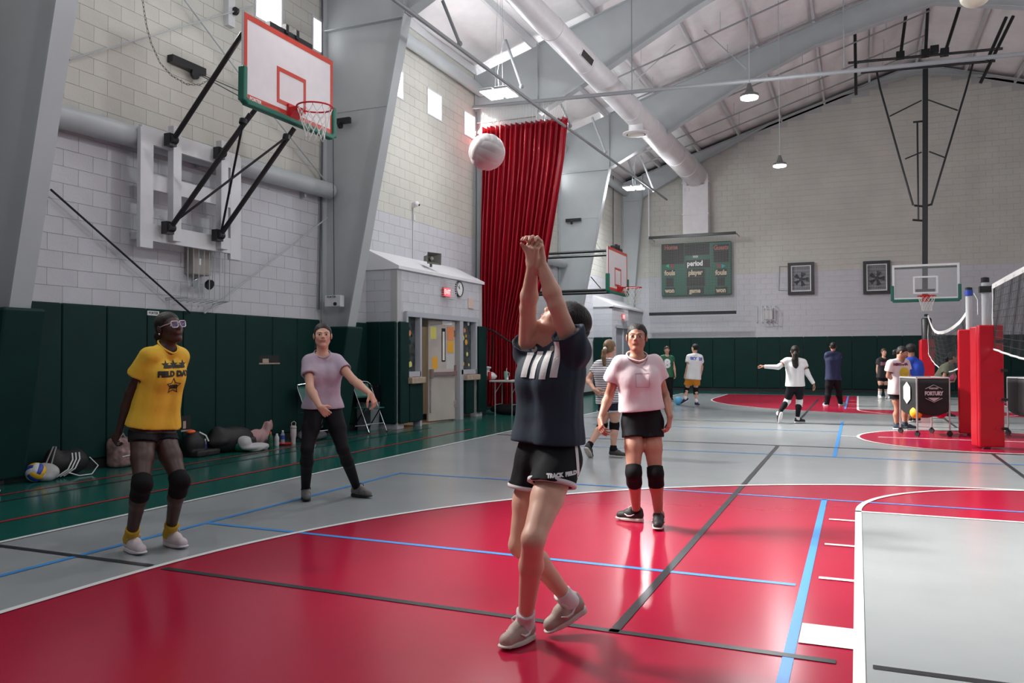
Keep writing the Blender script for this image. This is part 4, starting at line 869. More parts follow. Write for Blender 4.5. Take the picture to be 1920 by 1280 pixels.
def vnet(lab, top, bot, X, nx, ny, dens_vis=True):
    # top and bot: lists of (y, z) of tape and foot rope
    t = thing('volleyball_net', lab, 'net', (X, top[0][0], bot[0][1]), 'volleyball nets')
    def at_(L, s):
        s = s*(len(L)-1); i = min(int(s), len(L)-2); f = s-i
        def cr(k): 
            p0, p1, p2, p3 = [L[max(0, min(len(L)-1, i+o))][k] for o in (-1, 0, 1, 2)]
            return .5*((2*p1)+(-p0+p2)*f+(2*p0-5*p1+4*p2-p3)*f*f+(-p0+3*p1-3*p2+p3)*f**3)
        return cr(0), cr(1)
    T = [at_(top, i/nx) for i in range(nx+1)]; Bt = [at_(bot, i/nx) for i in range(nx+1)]
    mb = MB()
    P = lambda i, f: (X+.006*math.sin(i*.7+f*9), T[i][0]+(Bt[i][0]-T[i][0])*f, T[i][1]+(Bt[i][1]-T[i][1])*f)
    for i in range(nx+1): mb.tube([P(i, j/6) for j in range(7)], .0028, 4, cap=False)
    for j in range(1, ny): mb.tube([P(i, j/ny) for i in range(nx+1)], .0028, 4, cap=False)
    o = mb.build('mesh', mNetBlk, t, recalc=False); o['kind'] = 'stuff'
    mb = MB(); n = nx; V = [(X+sx, T[i][0], T[i][1]+sz) for i in range(nx+1) for sx, sz in ((-.006, -.035), (.006, -.035), (.006, .035), (-.006, .035))]
    mb.add(V, [(i*4+k, i*4+(k+1) % 4, i*4+4+(k+1) % 4, i*4+4+k) for i in range(nx) for k in range(4)]); mb.build('top_tape', mTape, t)
    MB().tube([P(i, 1.0) for i in range(nx+1)], .014, 6).build('foot_rope', mTape, t, smooth=True)
    for i in (0, nx): MB().tube([P(i, j/6) for j in range(7)], .012, 6).build('side_tape', mTape, t)
    return t
vnet('taut volleyball net reaching off the right edge from the front red post', [(5.9, 2.36), (4.4, 2.37), (3, 2.37), (1, 2.36), (-2, 2.38)], [(5.85, 1.45), (4.4, 1.36), (3, 1.3), (1, 1.26), (-2, 1.35)], VX+.05, 80, 10)
vnet('slack sagging volleyball net between the middle and farthest red posts', [(8.25, 2.2), (10.0, 1.98), (13, 1.88), (15.6, 2.0), (17.45, 2.44)], [(8.6, 1.30), (10, 1.12), (12.5, 1.0), (15.5, 1.15), (17.4, 1.40)], VX+.03, 90, 9)

# ------------------------------------------------------------------ ball cart and balls
mBag = mat('cart_fabric', (.012, .012, .013), .55, var=.2, vscale=6, bump=.1, bscale=14); mAlu = mat('aluminium', (.62, .60, .60), .3, metal=.7)
def ball_cart(c4, label, h=.98, hb=.42):
    c4 = [Vector((p[0], p[1], 0)) for p in c4]; ctr = sum(c4, Vector())/4
    t = thing('ball_cart', label, 'cart', tuple(ctr), 'black ball carts')
    for p in c4:
        MB().tube([p+Vector((0, 0, .09)), p+Vector((0, 0, h))], .014, 8).build('leg', mAlu, t, smooth=True)
        w_ = MB().lathe([(.02, -.014), (.045, -.014), (.045, .014), (.02, .014)], p+Vector((0, 0, .045)), (.6, .8, 0), 14).build('wheel', mBlackRub, t, smooth=True)
        MB().box(p+Vector((0, 0, .085)), (.035, .05, .03)).build('caster_fork', mBlackSteel, w_)
    mb = MB()
    for i in range(4): mb.tube([c4[i]+Vector((0, 0, h)), c4[(i+1) % 4]+Vector((0, 0, h))], .014, 8)
    mb.build('top_frame', mAlu, t)
    n = 8; V = []; F_ = []
    for r, (z, k, dz) in enumerate(((h+.015, 1.02, 0), (h-.1, 1.025, 0), (hb+.05, 1.02, 0), (hb, .98, 0), (hb-.10, .6, .0), (hb-.13, .12, 0))):
        for i in range(4):
            for j in range(n):
                p = c4[i].lerp(c4[(i+1) % 4], j/n); q = ctr+(p-ctr)*k; s = math.sin(PI*j/n)
                V.append((q.x, q.y, z-(.07*s if r == 3 else 0)-(.02*s if r == 0 else 0)+(.02*(1-s) if r == 4 else 0)))
    m_ = 4*n
    for r in range(5):
        for i in range(m_): F_.append((r*m_+i, r*m_+(i+1) % m_, (r+1)*m_+(i+1) % m_, (r+1)*m_+i))
    bag = MB().add(V, F_+[tuple(5*m_+i for i in range(m_))]).build('fabric_bag', mBag, t, smooth=True); so = bag.modifiers.new('thickness', 'SOLIDIFY'); so.thickness = .012
    return t, c4, bag
cc4 = [onz(1720, 818), onz(1781, 817), onz(1745, 808), onz(1686, 807)]
P00, P10, P01 = Vector(onz(1720, 818)), Vector(onz(1781, 818)), Vector(onz(1687, 808))
side = (P10-P00).normalized(); perp = Vector((-side.y, side.x, 0)); wln = .62
cc4 = [P00, P10, P10+perp*wln, P00+perp*wln]
tcart, c4, bag = ball_cart(cc4, 'black fabric ball cart on white legs beside the red padded posts')
def cart_logo(a, b, s):
    d = (b-a).normalized(); n = Vector((d.y, -d.x, 0)); c = a.lerp(b, .5)+Vector((0, 0, .72))+n*.024
    hexa = [(-.5, .28), (0, .52), (.5, .28), (.5, -.28), (0, -.52), (-.5, -.28)]
    mb = MB()
    if s > .4:
        for k, (p, q) in enumerate(zip(hexa, hexa[1:]+hexa[:1])):
            if k in (2, 5): continue
            mb.bar(c+d*p[0]*s*.62+Vector((0, 0, p[1]*s*.62)), c+d*q[0]*s*.62+Vector((0, 0, q[1]*s*.62)), .016, .006)
        text(mb, 'FORTURY', .085, c, d, (0, 0, 1), bold=.006, sx=.8); text(mb, 'FORTURY', .035, c+Vector((0, 0, .085)), d, (0, 0, 1), bold=.003); 
        mb.prism([c+d*-.1+Vector((0, 0, -.07)), c+d*.1+Vector((0, 0, -.07)), c+Vector((0, 0, -.13))], n*.004)
    else:
        mb.prism([c+d*p[0]*.25+Vector((0, 0, p[1]*.36)) for p in hexa], n*.004)
    return mb.build('emblem', mat('emblem_grey', (.55, .5, .5), .6) if s > .4 else mPaper, bag)
cart_logo(c4[0], c4[1], .45); cart_logo(c4[3], c4[0], .3)
pr = onz(1932, 822); ball_cart([Vector(pr), Vector(pr)+side*.7, Vector(pr)+side*.7+perp*.62, Vector(pr)+perp*.62], 'second black ball cart, only its edge visible at the right border')
def ball(p, r, label, mats, name='ball', panels=True, parent=None):
    # moulded volleyball: six faces of three panels each with recessed seams
    mb = MB(); n = 12
    if not panels: mb.ball((0, 0, 0), r, 28, 16); V = mb
    else:
        for ax in range(3):
            for sg in (-1, 1):
                for s in range(3):
                    u0, u1 = -1+2*s/3, -1+2*(s+1)/3; g = []
                    for j in range(n+1):
                        for i in range(5):
                            u = u0+(u1-u0)*i/4; v = -1+2*j/n; uu, vv = math.tan(u*PI/4), math.tan(v*PI/4)
                            q = [0, 0, 0]; q[ax] = sg; q[(ax+1) % 3] = uu; q[(ax+2) % 3] = vv
                            e = min(i, 4-i, j, n-j); rr = r*(.972 if e == 0 else 1.0)
                            w_ = Vector(q).normalized()*rr; g.append(w_)
                    mb.add(g, [(j*5+i, j*5+i+1, (j+1)*5+i+1, (j+1)*5+i) for j in range(n) for i in range(4)], s % len(mats) if isinstance(mats, (list, tuple)) else 0)
    o = mb.build(name, mats, None, smooth='all'); o.location = p; o.rotation_euler = (.5, .3, .8)
    tag(o, label, 'ball'); return o
mBallW = mat('ball_white', (.72, .69, .68), .42, var=.04, vscale=10); mBallB = mat('ball_blue', (.10, .42, .68), .45, bump=.1, bscale=150); mBallP = mat('ball_pink', (.75, .12, .30), .45, bump=.1, bscale=150)
ball(at(913, 285, 4.72), .106, 'white volleyball flying in the air left of the red curtain top', [mBallW], 'volleyball')
p = onz(1272, 759); o = ball((p[0], p[1], .117), .115, 'light blue ball on the floor by the person in orange shorts', [mBallB], 'rubber_ball', False)
for i, (f, g_, m, lab) in enumerate(((.08, .2, mat('ball_yellow', (.8, .45, .02), .5), 'yellow ball showing below the left side of the black ball cart bag'), (.9, .3, mat('ball_hot', (.65, .02, .08), .5), 'bright red pink ball showing under the right end of the cart bag'), (.35, .3, mBallW, 'white ball in the bottom of the black cart bag'), (.55, .7, mat('ball_green', (.1, .4, .2), .5), 'green ball in the black ball cart'))):
    q = c4[0].lerp(c4[1], f)+perp*(wln*g_); ball((q.x, q.y, .39 if i < 2 else .46), .10, lab, [m], 'volleyball', False)
# ------------------------------------------------------------------ soft shapes: distance fields turned into one continuous skin
class Shape:
    def __init__(s): s.p = []; s.noise = None; s.cuts = []
    def add(s, lo, hi, f, k=0.0, op='u'): s.p.append((np.asarray(lo, float), np.asarray(hi, float), f, k, op)); return s
    def cone(s, a, b, ra, rb=None, k=0.015, op='u', c0=False, c1=False, m=0.06, capn=None):
        a, b = np.asarray(a, float), np.asarray(b, float); rb = ra if rb is None else rb; r = max(ra, rb); ab = b-a; L = max(1e-9, ab @ ab); d_ = ab/math.sqrt(L)
        def f(X, Y, Z):
            px, py, pz = X-a[0], Y-a[1], Z-a[2]; t0 = (px*ab[0]+py*ab[1]+pz*ab[2])/L; t = np.clip(t0, 0, 1)
            d = np.sqrt((px-t*ab[0])**2+(py-t*ab[1])**2+(pz-t*ab[2])**2)-(ra+(rb-ra)*t)
            if c1: d = np.maximum(d, (t0-1)*math.sqrt(L))
            if c0: d = np.maximum(d, -t0*math.sqrt(L))
            if capn is not None: d = np.maximum(d, (X-capn[0][0])*capn[1][0]+(Y-capn[0][1])*capn[1][1]+(Z-capn[0][2])*capn[1][2])
            return d
        return s.add(np.minimum(a, b)-r-m, np.maximum(a, b)+r+m, f, k, op)
    def path(s, pts, rs, k=0.01, op='u'):
        for i in range(len(pts)-1): s.cone(pts[i], pts[i+1], rs[i] if isinstance(rs, (list, tuple)) else rs, rs[i+1] if isinstance(rs, (list, tuple)) else rs, k, op)
        return s
    def ell(s, c, r, R=None, k=0.015, op='u', m=0.06):
        c, r = np.asarray(c, float), np.asarray(r, float); R = np.eye(3) if R is None else np.asarray(R, float); mx = r.max()
        def f(X, Y, Z):
            px, py, pz = X-c[0], Y-c[1], Z-c[2]; q = [(px*R[i][0]+py*R[i][1]+pz*R[i][2]) for i in range(3)]
            k0 = np.sqrt(sum((q[i]/r[i])**2 for i in range(3))); k1 = np.sqrt(sum((q[i]/r[i]**2)**2 for i in range(3)))+1e-9
            return k0*(k0-1)/k1
        return s.add(c-mx-m, c+mx+m, f, k, op)
    def box(s, c, hs, R=None, r=0.01, k=0.01, op='u', m=0.06):
        c, hs = np.asarray(c, float), np.asarray(hs, float); R = np.eye(3) if R is None else np.asarray(R, float); mx = np.linalg.norm(hs)
        def f(X, Y, Z):
            px, py, pz = X-c[0], Y-c[1], Z-c[2]; q = [np.abs(px*R[i][0]+py*R[i][1]+pz*R[i][2])-hs[i]+r for i in range(3)]
            return np.sqrt(sum(np.maximum(x, 0)**2 for x in q))+np.minimum(np.maximum(np.maximum(q[0], q[1]), q[2]), 0)-r
        return s.add(c-mx-m, c+mx+m, f, k, op)
    def cut(s, p, n):
        s.cuts.append((np.asarray(p, float), np.asarray(n, float)/np.linalg.norm(n))); return s
    def bounds(s):
        P = [q for q in s.p if q[4] == 'u']; return np.min([q[0] for q in P], 0)+.05, np.max([q[1] for q in P], 0)-.05
    def ev(s, p):
        v = .5; X, Y, Z = (np.array([p[i]]) for i in range(3))
        for plo, phi, f, k, op in s.p:
            if (p < plo).any() or (p > phi).any(): continue
            d = float(f(X, Y, Z)[0])
            if op == 'u': r = min(v, d); v = r-(max(k-abs(v-d), 0)/k)**2*k*.25 if k else r
            else: d = -d; r = max(v, d); v = r+(max(k-abs(v-d), 0)/k)**2*k*.25 if k else r
        return v
    def field(s, lo, n, h):
        V = np.full(n, 0.5, np.float32); ax = [lo[i]+h*np.arange(n[i]) for i in range(3)]
        X0, Y0, Z0 = ax[0][:, None, None], ax[1][None, :, None], ax[2][None, None, :]
        prims = s.p if s.noise is None else [q for q in s.p if q[4] == 'u']+[None]+[q for q in s.p if q[4] != 'u']
        for q in prims:
            if q is None: V = (V+s.noise(X0, Y0, Z0)).astype(np.float32); continue
            plo, phi, f, k, op = q; sl = []
            for i in range(3):
                a, b = int(max(0, math.floor((plo[i]-lo[i])/h))), int(min(n[i], math.ceil((phi[i]-lo[i])/h)+1))
                sl.append(slice(a, max(a, b)))
            if any(x.stop <= x.start for x in sl): continue
            X, Y, Z = ax[0][sl[0]][:, None, None], ax[1][sl[1]][None, :, None], ax[2][sl[2]][None, None, :]
            d = f(X, Y, Z); v = V[sl[0], sl[1], sl[2]]
            if op == 'u':
                r = np.minimum(v, d)
                if k: hh = np.maximum(k-np.abs(v-d), 0)/k; r = r-hh*hh*k*.25
            else:
                d = -d; r = np.maximum(v, d)
                if k: hh = np.maximum(k-np.abs(v-d), 0)/k; r = r+hh*hh*k*.25
            V[sl[0], sl[1], sl[2]] = r
        X, Y, Z = ax[0][:, None, None], ax[1][None, :, None], ax[2][None, None, :]
        for p, nn in s.cuts: V = np.maximum(V, (X-p[0])*nn[0]+(Y-p[1])*nn[1]+(Z-p[2])*nn[2])
        return V
def surfnet(V, lo, h, keep=None):
    n = np.array(V.shape)-1; ins = V < 0
    acc = np.zeros(tuple(n)+(3,), np.float32); cnt = np.zeros(tuple(n), np.int16)
    def sub(o): return V[o[0]:n[0]+o[0], o[1]:n[1]+o[1], o[2]:n[2]+o[2]]
    for a in range(3):
        o1, o2 = [(i) for i in range(3) if i != a]
        for u in (0, 1):
            for v in (0, 1):
                o = [0, 0, 0]; o[o1] = u; o[o2] = v; q = list(o); q[a] = 1
                A, B = sub(o), sub(q); mk = (A < 0) != (B < 0)
                if not mk.any(): continue
                t = A[mk]/(A[mk]-B[mk]); p = np.zeros((mk.sum(), 3), np.float32); p[:, o1] = u; p[:, o2] = v; p[:, a] = t
                acc[mk] += p; cnt[mk] += 1
    act = cnt > 0; idx = np.full(tuple(n), -1, np.int64); I = np.argwhere(act); idx[act] = np.arange(len(I))
    P = lo+h*(I+acc[act]/cnt[act][:, None])
    F_ = []
    for a in range(3):
        o1, o2 = (a+1) % 3, (a+2) % 3
        s0 = [slice(1, n[i]) for i in range(3)]; s0[a] = slice(0, n[a]); s1 = list(s0); s1[a] = slice(1, n[a]+1)
        A, B = ins[tuple(s0)], ins[tuple(s1)]; mk = A != B
        E = np.argwhere(mk); 
        if not len(E): continue
        base_ = E.copy(); base_[:, o1] += 1; base_[:, o2] += 1
        q = []
        for u, v in ((1, 1), (0, 1), (0, 0), (1, 0)):
            c = base_.copy(); c[:, o1] -= u; c[:, o2] -= v; q.append(idx[c[:, 0], c[:, 1], c[:, 2]])
        q = np.stack(q, 1); flip = ~A[mk]; q[flip] = q[flip][:, ::-1]; F_.append(q)
    F_ = np.concatenate(F_) if F_ else np.zeros((0, 4), np.int64)
    F_ = F_[(F_ >= 0).all(1)]
    if keep is not None and len(F_):
        c = P[F_].mean(1); F_ = F_[keep(c)]
    used = np.zeros(len(P), bool); used[F_.ravel()] = True; mp = np.cumsum(used)-1
    return P[used], mp[F_]
def skin_mesh(shape, h, lo=None, hi=None, details=()):
    if lo is None: lo, hi = shape.bounds()
    lo, hi = np.asarray(lo, float)-3*h, np.asarray(hi, float)+3*h
    def run(lo, hi, h, keep=None):
        n = tuple(int(math.ceil((hi[i]-lo[i])/h))+1 for i in range(3)); return surfnet(shape.field(lo, n, h), lo, h, keep)
    kp = None
    if details: kp = lambda c: ~np.any([((c > dl+h*.8) & (c < dh-h*.8)).all(1) for dl, dh, _ in details], 0)
    Vs, Fs = run(lo, hi, h, kp); 
    for dl, dh, hh in details:
        v, f = run(np.asarray(dl), np.asarray(dh), hh); Fs = np.concatenate([Fs, f+len(Vs)]); Vs = np.concatenate([Vs, v])
    return Vs, Fs
def soft(shape, h, name, m, parent=None, details=(), relax=0):
    V, Fc = skin_mesh(shape, h, details=details)
    me = bpy.data.meshes.new(name); o = bpy.data.objects.new(name, me); COL.objects.link(o)
    off = np.zeros(3); p = parent
    while p is not None: off += np.array(p.location); p = p.parent
    me.from_pydata((V-off).tolist(), [], Fc.tolist()); me.materials.append(m)
    me.polygons.foreach_set('use_smooth', [True]*len(me.polygons)); me.update(); o.parent = parent
    if relax:
        q = o.modifiers.new('smooth', 'SMOOTH'); q.factor = .5; q.iterations = relax
    return o
def folds(seed, amp, fx=34., fz=13., fine=.35):
    r = np.random.RandomState(seed); D = r.normal(size=(5, 3)); D /= np.linalg.norm(D, axis=1)[:, None]; D[:, 2] *= fz/fx; ph = r.uniform(0, 6, 5)
    def f(X, Y, Z):
        s = 0
        for i in range(5):
            q = fx*(.6+.35*i)*(D[i, 0]*X+D[i, 1]*Y+D[i, 2]*Z)+ph[i]; s = s+np.sin(q+1.2*np.sin(q*.37+ph[(i+2) % 5]))/(1+.5*i)
        return amp*np.minimum(s*.6, .25)
    return f
# ------------------------------------------------------------------ chairs, table, bin and the bags along the left wall
mChairG = mat('chair_green', (.012, .10, .075), .4); mRubGrey = mat('bin_grey', (.20, .22, .23), .5); mBagBlk = mat('bin_bag', (.006, .006, .007), .22, bump=.3, bscale=18)
def folding_chair():
    t = thing('folding_chair', 'x', 'chair', (0, 0, 0), 'green folding chairs')       # faces +x
    for s in (-1, 1):
        y = s*.215
        MB().tube([(.24, y, .015), (-.20, y, .86), (-.24, y*.8, .90)], .011, 8).build('front_leg', mChrome, t, smooth=True)
        MB().tube([(-.24, y*.9, .015), (.10, y*.9, .43)], .011, 8).build('rear_leg', mBlackSteel, t, smooth=True)
        for x in (.24, -.24): MB().lathe([(.015, 0), (.014, .03)], (x, y*(1 if x > 0 else .9), 0), (0, 0, 1), 10).build('foot_cap', mBlackRub, t)
    MB().tube([(-.24, -.172, .90), (-.245, 0, .915), (-.24, .172, .90)], .011, 8).build('top_rail', mChrome, t, smooth=True)
    MB().tube([(.165, -.215, .16), (.165, .215, .16)], .009, 8).build('stretcher', mChrome, t); MB().tube([(-.16, -.19, .11), (-.16, .19, .11)], .009, 8).build('stretcher', mChrome, t)
    V = []
    for j in range(7):
        for i in range(9):
            u, v = i/8*2-1, j/6; z = .62+.25*v; V.append((-.075-.24*(v*.25+.62-.62)/.25*.52-.02-.03*(1-u*u), u*.195*(1-.12*(2*v-1)**4), z))
    mb = MB(); mb.add(V, [(j*9+i, j*9+i+1, (j+1)*9+i+1, (j+1)*9+i) for j in range(6) for i in range(8)]); o = mb.build('backrest', mChairG, t, smooth='all'); q = o.modifiers.new('thickness', 'SOLIDIFY'); q.thickness = .012
    o = MB().box((.02, 0, .44), (.38, .39, .022), bev=.008).build('seat', mChairG, t)
    return t
ch = folding_chair()
def chair(x, y, rz, lab, first=None):
    c = first or dup(ch); c.location = (x, y, 0); c.rotation_euler = (0, 0, rz); c['label'] = lab; return c
chair(-9.93, 4.80, -.25, 'green folding chair standing between the lavender shirted person and the black lined bin', ch)
chair(-9.98, 3.30, -.2, 'green folding chair mostly hidden behind the lavender shirted person')
chair(-9.95, -2.42, -.2, 'green folding chair at the left edge, only its front leg in view')
chair(-9.7, 13.6, .1, 'distant dark folding chair between the navy and striped shirted people')
p = onz(700, 792); p = np.array([-10.20, 5.20, 0]); t = thing('trash_bin', 'grey bin lined with a black bag beside the vestibule pads', 'bin', tuple(p))
mb = MB(); mb.add([(p[0]+a*(.14 if z < .1 else .16), p[1]+b*(.14 if z < .1 else .16), z) for z in (.0, .78) for a, b in ((-1, -1), (1, -1), (1, 1), (-1, 1))], [(3, 2, 1, 0), (0, 1, 5, 4), (1, 2, 6, 5), (2, 3, 7, 6), (3, 0, 4, 7)]); mb.build('bin_body', mRubGrey, t)
s = Shape(); s.box((p[0], p[1], .68), (.18, .18, .17), r=.04); s.box((p[0], p[1], .88), (.15, .15, .14), r=.05, op='s', k=.02); s.noise = folds(5, .012, 30, 10); soft(s, .016, 'bin_bag', mBagBlk, t)
# table
TY0 = 9.32
a, b = ony(880, 713, TY0), ony(975, 713, TY0); tz = (a[2]+b[2])/2; tx0, tx1 = max(a[0], XF+.14), b[0]
t = thing('folding_table', 'pale folding table with bags and bottles in front of the red curtain', 'table', ((tx0+tx1)/2, TY0+.22, 0)); mTop = mat('table_top', (.50, .50, .47), .4); mLeg = mat('table_leg', (.30, .30, .29), .4)
MB().box(((tx0+tx1)/2, TY0+.25, tz-.02), (tx1-tx0, .50, .04), bev=.01).build('tabletop', mTop, t)
for x in (tx0+.13, tx1-.22):
    for y in (TY0+.05, TY0+.45): MB().tube([(x, y, 0), (x, y, tz-.04)], .014, 8).build('leg', mLeg, t, smooth=True)
    MB().tube([(x, TY0+.05, .25), (x, TY0+.45, .25)], .010, 6).build('leg_brace', mLeg, t); MB().tube([(x, TY0+.05, tz-.3), (x+.16, TY0+.05, tz-.05)], .008, 6).build('stay', mLeg, t)
def T(px): return ony(px, 700, TY0+.2)[0]
mWhiteBag = mat('white_bag', (.60, .60, .60), .5, bump=.2, bscale=20)
x = T(914); s = Shape(); s.ell((x, TY0+.27, tz+.09), (.19, .14, .11)); s.cone((x-.06, TY0+.27, tz+.17), (x-.02, TY0+.27, tz+.27), .05, .05, .04); s.cone((x-.07, TY0+.22, tz+.28), (x+.05, TY0+.25, tz+.29), .022, .02, .02); s.cone((x-.12, TY0+.2, tz+.05), (x-.2, TY0+.2, tz+.03), .04, .03, .03); s.noise = folds(2, .012, 40, 40); s.cut((0, 0, tz+.003), (0, 0, -1))
tag(base(soft(s, .012, 'sack', mWhiteBag), (x, TY0+.27, tz)), 'rumpled white sack standing on the folding table', 'bag')
x = T(921); t_ = thing('canister', 'red canister in front of the white sack on the table', 'canister', (x, TY0+.10, tz)); MB().lathe([(.036, 0), (.042, .01), (.042, .18), (.034, .195), (.0, .197)], (x, TY0+.10, tz), (.02, 0, 1), 18).build('body', mat('canister_red', (.45, .01, .015), .4), t_, smooth=True)
x = T(947); t_ = thing('tumbler', 'pale green handled tumbler with straw on the folding table', 'tumbler', (x, TY0+.25, tz)); mTeal = mat('tumbler_teal', (.24, .42, .33), .4)
MB().lathe([(.034, 0), (.036, .06), (.047, .09), (.048, .20), (.044, .205), (0, .207)], (x, TY0+.25, tz), (0, 0, 1), 18).build('cup', mTeal, t_, smooth=True); MB().tube([(x+.01, TY0+.25, tz+.2), (x+.02, TY0+.25, tz+.28)], .006, 6).build('straw', mPaper, t_)
MB().tube([(x+.045, TY0+.25, tz+.18), (x+.085, TY0+.25, tz+.17), (x+.085, TY0+.25, tz+.1), (x+.045, TY0+.25, tz+.09)], .009, 6).build('handle', mTeal, t_, smooth=True)
x = T(954); t_ = thing('small_bottle', 'tiny clear bottle with white label right of the green tumbler', 'bottle', (x, TY0+.12, tz)); MB().lathe([(.02, 0), (.024, .01), (.024, .09), (.012, .12), (.012, .14)], (x, TY0+.12, tz), (0, 0, 1), 12).build('body', mat('clear_grey', (.35, .38, .40), .2), t_, smooth=True); MB().lathe([(.025, .02), (.025, .07)], (x, TY0+.12, tz), (0, 0, 1), 12).build('label', mPaper, t_)
tag(base(MB().box((T(966), TY0+.2, tz+.008), (.14, .2, .014)).build('paper_stack', mPaper), (T(966), TY0+.2, tz)), 'white papers lying at the right end of the folding table', 'papers')
s = Shape(); x = T(892); s.ell((x, TY0+.17, tz+.02), (.09, .08, .028)); s.noise = folds(8, .006, 60, 60); s.cut((0, 0, tz+.002), (0, 0, -1)); tag(base(soft(s, .009, 'dark_cloth', mat('dark_cloth', (.02, .025, .04), .8)), (x, TY0+.17, tz)), 'crumpled dark cloth at the left end of the folding table', 'cloth')
s = Shape(); s.ell((T(950), TY0+.42, .12), (.5, .16, .14)); s.noise = folds(81, .02, 12, 12); s.cut((0, 0, .0), (0, 0, -1)); tag(base(soft(s, .022, 'duffel_bag', mBag), (T(950), TY0+.42, 0)), 'black duffel bag in the shadow under the folding table', 'bag')
# bags and bottles on the green border
def ground(px, py): return onz(px, py)
mWhP, mBlP, mYeP, mOrP = mat('ball_panel_white', (.62, .62, .64), .4), mat('ball_panel_blue', (.02, .06, .38), .4), mat('ball_panel_yellow', (.75, .42, .02), .4), mat('ball_panel_teal', (.05, .35, .55), .4)
p = ground(55, 905); o = ball((p[0]+.02, p[1]+.06, .108), .106, 'volleyball with blue, yellow and white panels on the floor at the left', [mWhP, mBlP, mYeP], 'volleyball'); o.rotation_euler = (.9, .5, 1.2)
def lump(name, lab, cat, c, prims, m, noise=(3, .01, 30, 30), h=.012, parts=()):
    s = Shape(); c = np.array([c[0], c[1], 0])
    for q in prims:
        if q[0] == 'e': s.ell(c+np.array(q[1]), q[2], k=.03)
        elif q[0] == 'c': s.cone(c+np.array(q[1]), c+np.array(q[2]), q[3], q[4], k=.03)
        elif q[0] == 'b': s.box(c+np.array(q[1]), q[2], r=q[3], k=.03)
    s.noise = folds(*noise); s.cut((0, 0, .003), (0, 0, -1))
    t = thing(name, lab, cat, tuple(c)); soft(s, h, 'body', m, t); return t, c
mBlk = mat('bag_black', (.012, .011, .012), .6, bump=.1, bscale=40); mFab = mat('drab_grey', (.33, .33, .32), .8)
p = ground(86, 900); lump('sack', 'grey white sack lying behind the coloured volleyball', 'bag', p, [('e', (0, 0, .09), (.16, .12, .10)), ('e', (.06, -.05, .05), (.1, .08, .06))], mat('sack_grey', (.42, .42, .42), .6))
p = ground(118, 893); t, c = lump('drawstring_bag', 'black drawstring bag with three white stripes beside the volleyball', 'bag', p, [('e', (0, .05, .15), (.15, .26, .15)), ('e', (-.03, .18, .18), (.1, .12, .12)), ('e', (0, -.12, .17), (.1, .1, .17))], mBlk)
mb = MB()
for i in range(3):
    y = -.02+.045*i; mb.tube([c+np.array([.10, y-.14, .02]), c+np.array([.17, y-.05, .10]), c+np.array([.155, y+.02, .2]), c+np.array([.12, y+.04, .27])], .008, 5)
mb.build('stripes', mPaper, t)
MB().tube([c+np.array([.12, .25, .2]), c+np.array([.2, .3, .1]), c+np.array([.22, .2, .015]), c+np.array([.2, .05, .015]), c+np.array([.15, -.05, .06])], .007, 5).build('cord', mPaper, t); MB().tube([c+np.array([.05, -.3, .08]), c+np.array([.06, -.17, .36]), c+np.array([.08, -.15, .36]), c+np.array([.1, -.24, .12])], .008, 5).build('strap', mFab, t)
p = ground(228, 874); t, c = lump('backpack', 'dusty rose patterned backpack against the pads behind the yellow shirted person', 'bag', p, [('b', (0, .0, .17), (.11, .17, .19), .07), ('b', (.1, 0, .12), (.05, .13, .1), .04)], mat('rose_fabric', (.27, .17, .16), .8, var=.5, vscale=14))
MB().tube([c+np.array([.0, -.05, .35]), c+np.array([.02, 0, .41]), c+np.array([0, .05, .35])], .012, 6).build('handle', mFab, t)
MB().tube([c+np.array([.15, -.12, .14]), c+np.array([.165, 0, .15]), c+np.array([.15, .12, .14])], .006, 5).build('zip', mPaper, t)
p = ground(362, 855); t, c = lump('backpack', 'black bag with orange top and white trim right of the yellow shirted person', 'bag', p, [('e', (0, 0, .16), (.15, .17, .18)), ('b', (.08, .1, .04), (.12, .22, .05), .03)], mBlk)
MB().ball(c+np.array([.02, -.06, .34]), .05, 12, 8, sc=(1, 1.4, .6)).build('orange_cap', mat('bright_orange', (.85, .12, .03), .5), t, smooth=True); MB().tube([c+np.array([.08, .03, .33]), c+np.array([.13, .1, .28]), c+np.array([.15, .13, .2])], .012, 6).build('trim', mPaper, t)
mClear = mat('bottle_clear', (.55, .60, .66), .08, alpha=.45); mLab = mat('bottle_label', (.03, .08, .35), .4)
def bottle(px, py, h, lab, body, cap=None, label=None, r=.033, name='water_bottle', cat='bottle'):
    p = ground(px, py); t = thing(name, lab, cat, (p[0], p[1], 0))
    MB().lathe([(r*.9, 0), (r, .01), (r, h*.3), (r*.93, h*.35), (r, h*.4), (r, h*.68), (r*.55, h*.85), (r*.4, h*.9)], (p[0], p[1], 0), (0, 0, 1), 16).build('body', body, t, smooth=True)
    MB().lathe([(r*.45, h*.89), (r*.45, h), (.001, h)], (p[0], p[1], 0), (0, 0, 1), 12).build('cap', cap or mPaper, t)
    if label: MB().lathe([(r*1.02, h*.38), (r*1.02, h*.66)], (p[0], p[1], 0), (0, 0, 1), 16, cap=False).build('label', label, t)
    return t, p
bottle(384, 852, .22, 'clear water bottle with blue label beside the black bags', mClear, None, mLab)
bottle(530, 833, .22, 'clear water bottle with blue label behind the white tumbler', mClear, None, mLab)
bottle(507, 841, .25, 'dark green bottle with orange cap beside the pink hooded top', mat('bottle_green', (.015, .09, .04), .4), mat('bright_orange', (.85, .12, .03), .5), r=.036)
bottle(519, 836, .19, 'translucent white bottle between the green bottle and the white tumbler', mat('bottle_milky', (.55, .55, .55), .4), r=.035)
p = ground(550, 832); t = thing('tumbler', 'tall white tumbler with loop handle on the floor by the pads', 'tumbler', (p[0], p[1], 0)); mTw = mat('tumbler_white', (.52, .47, .46), .35)
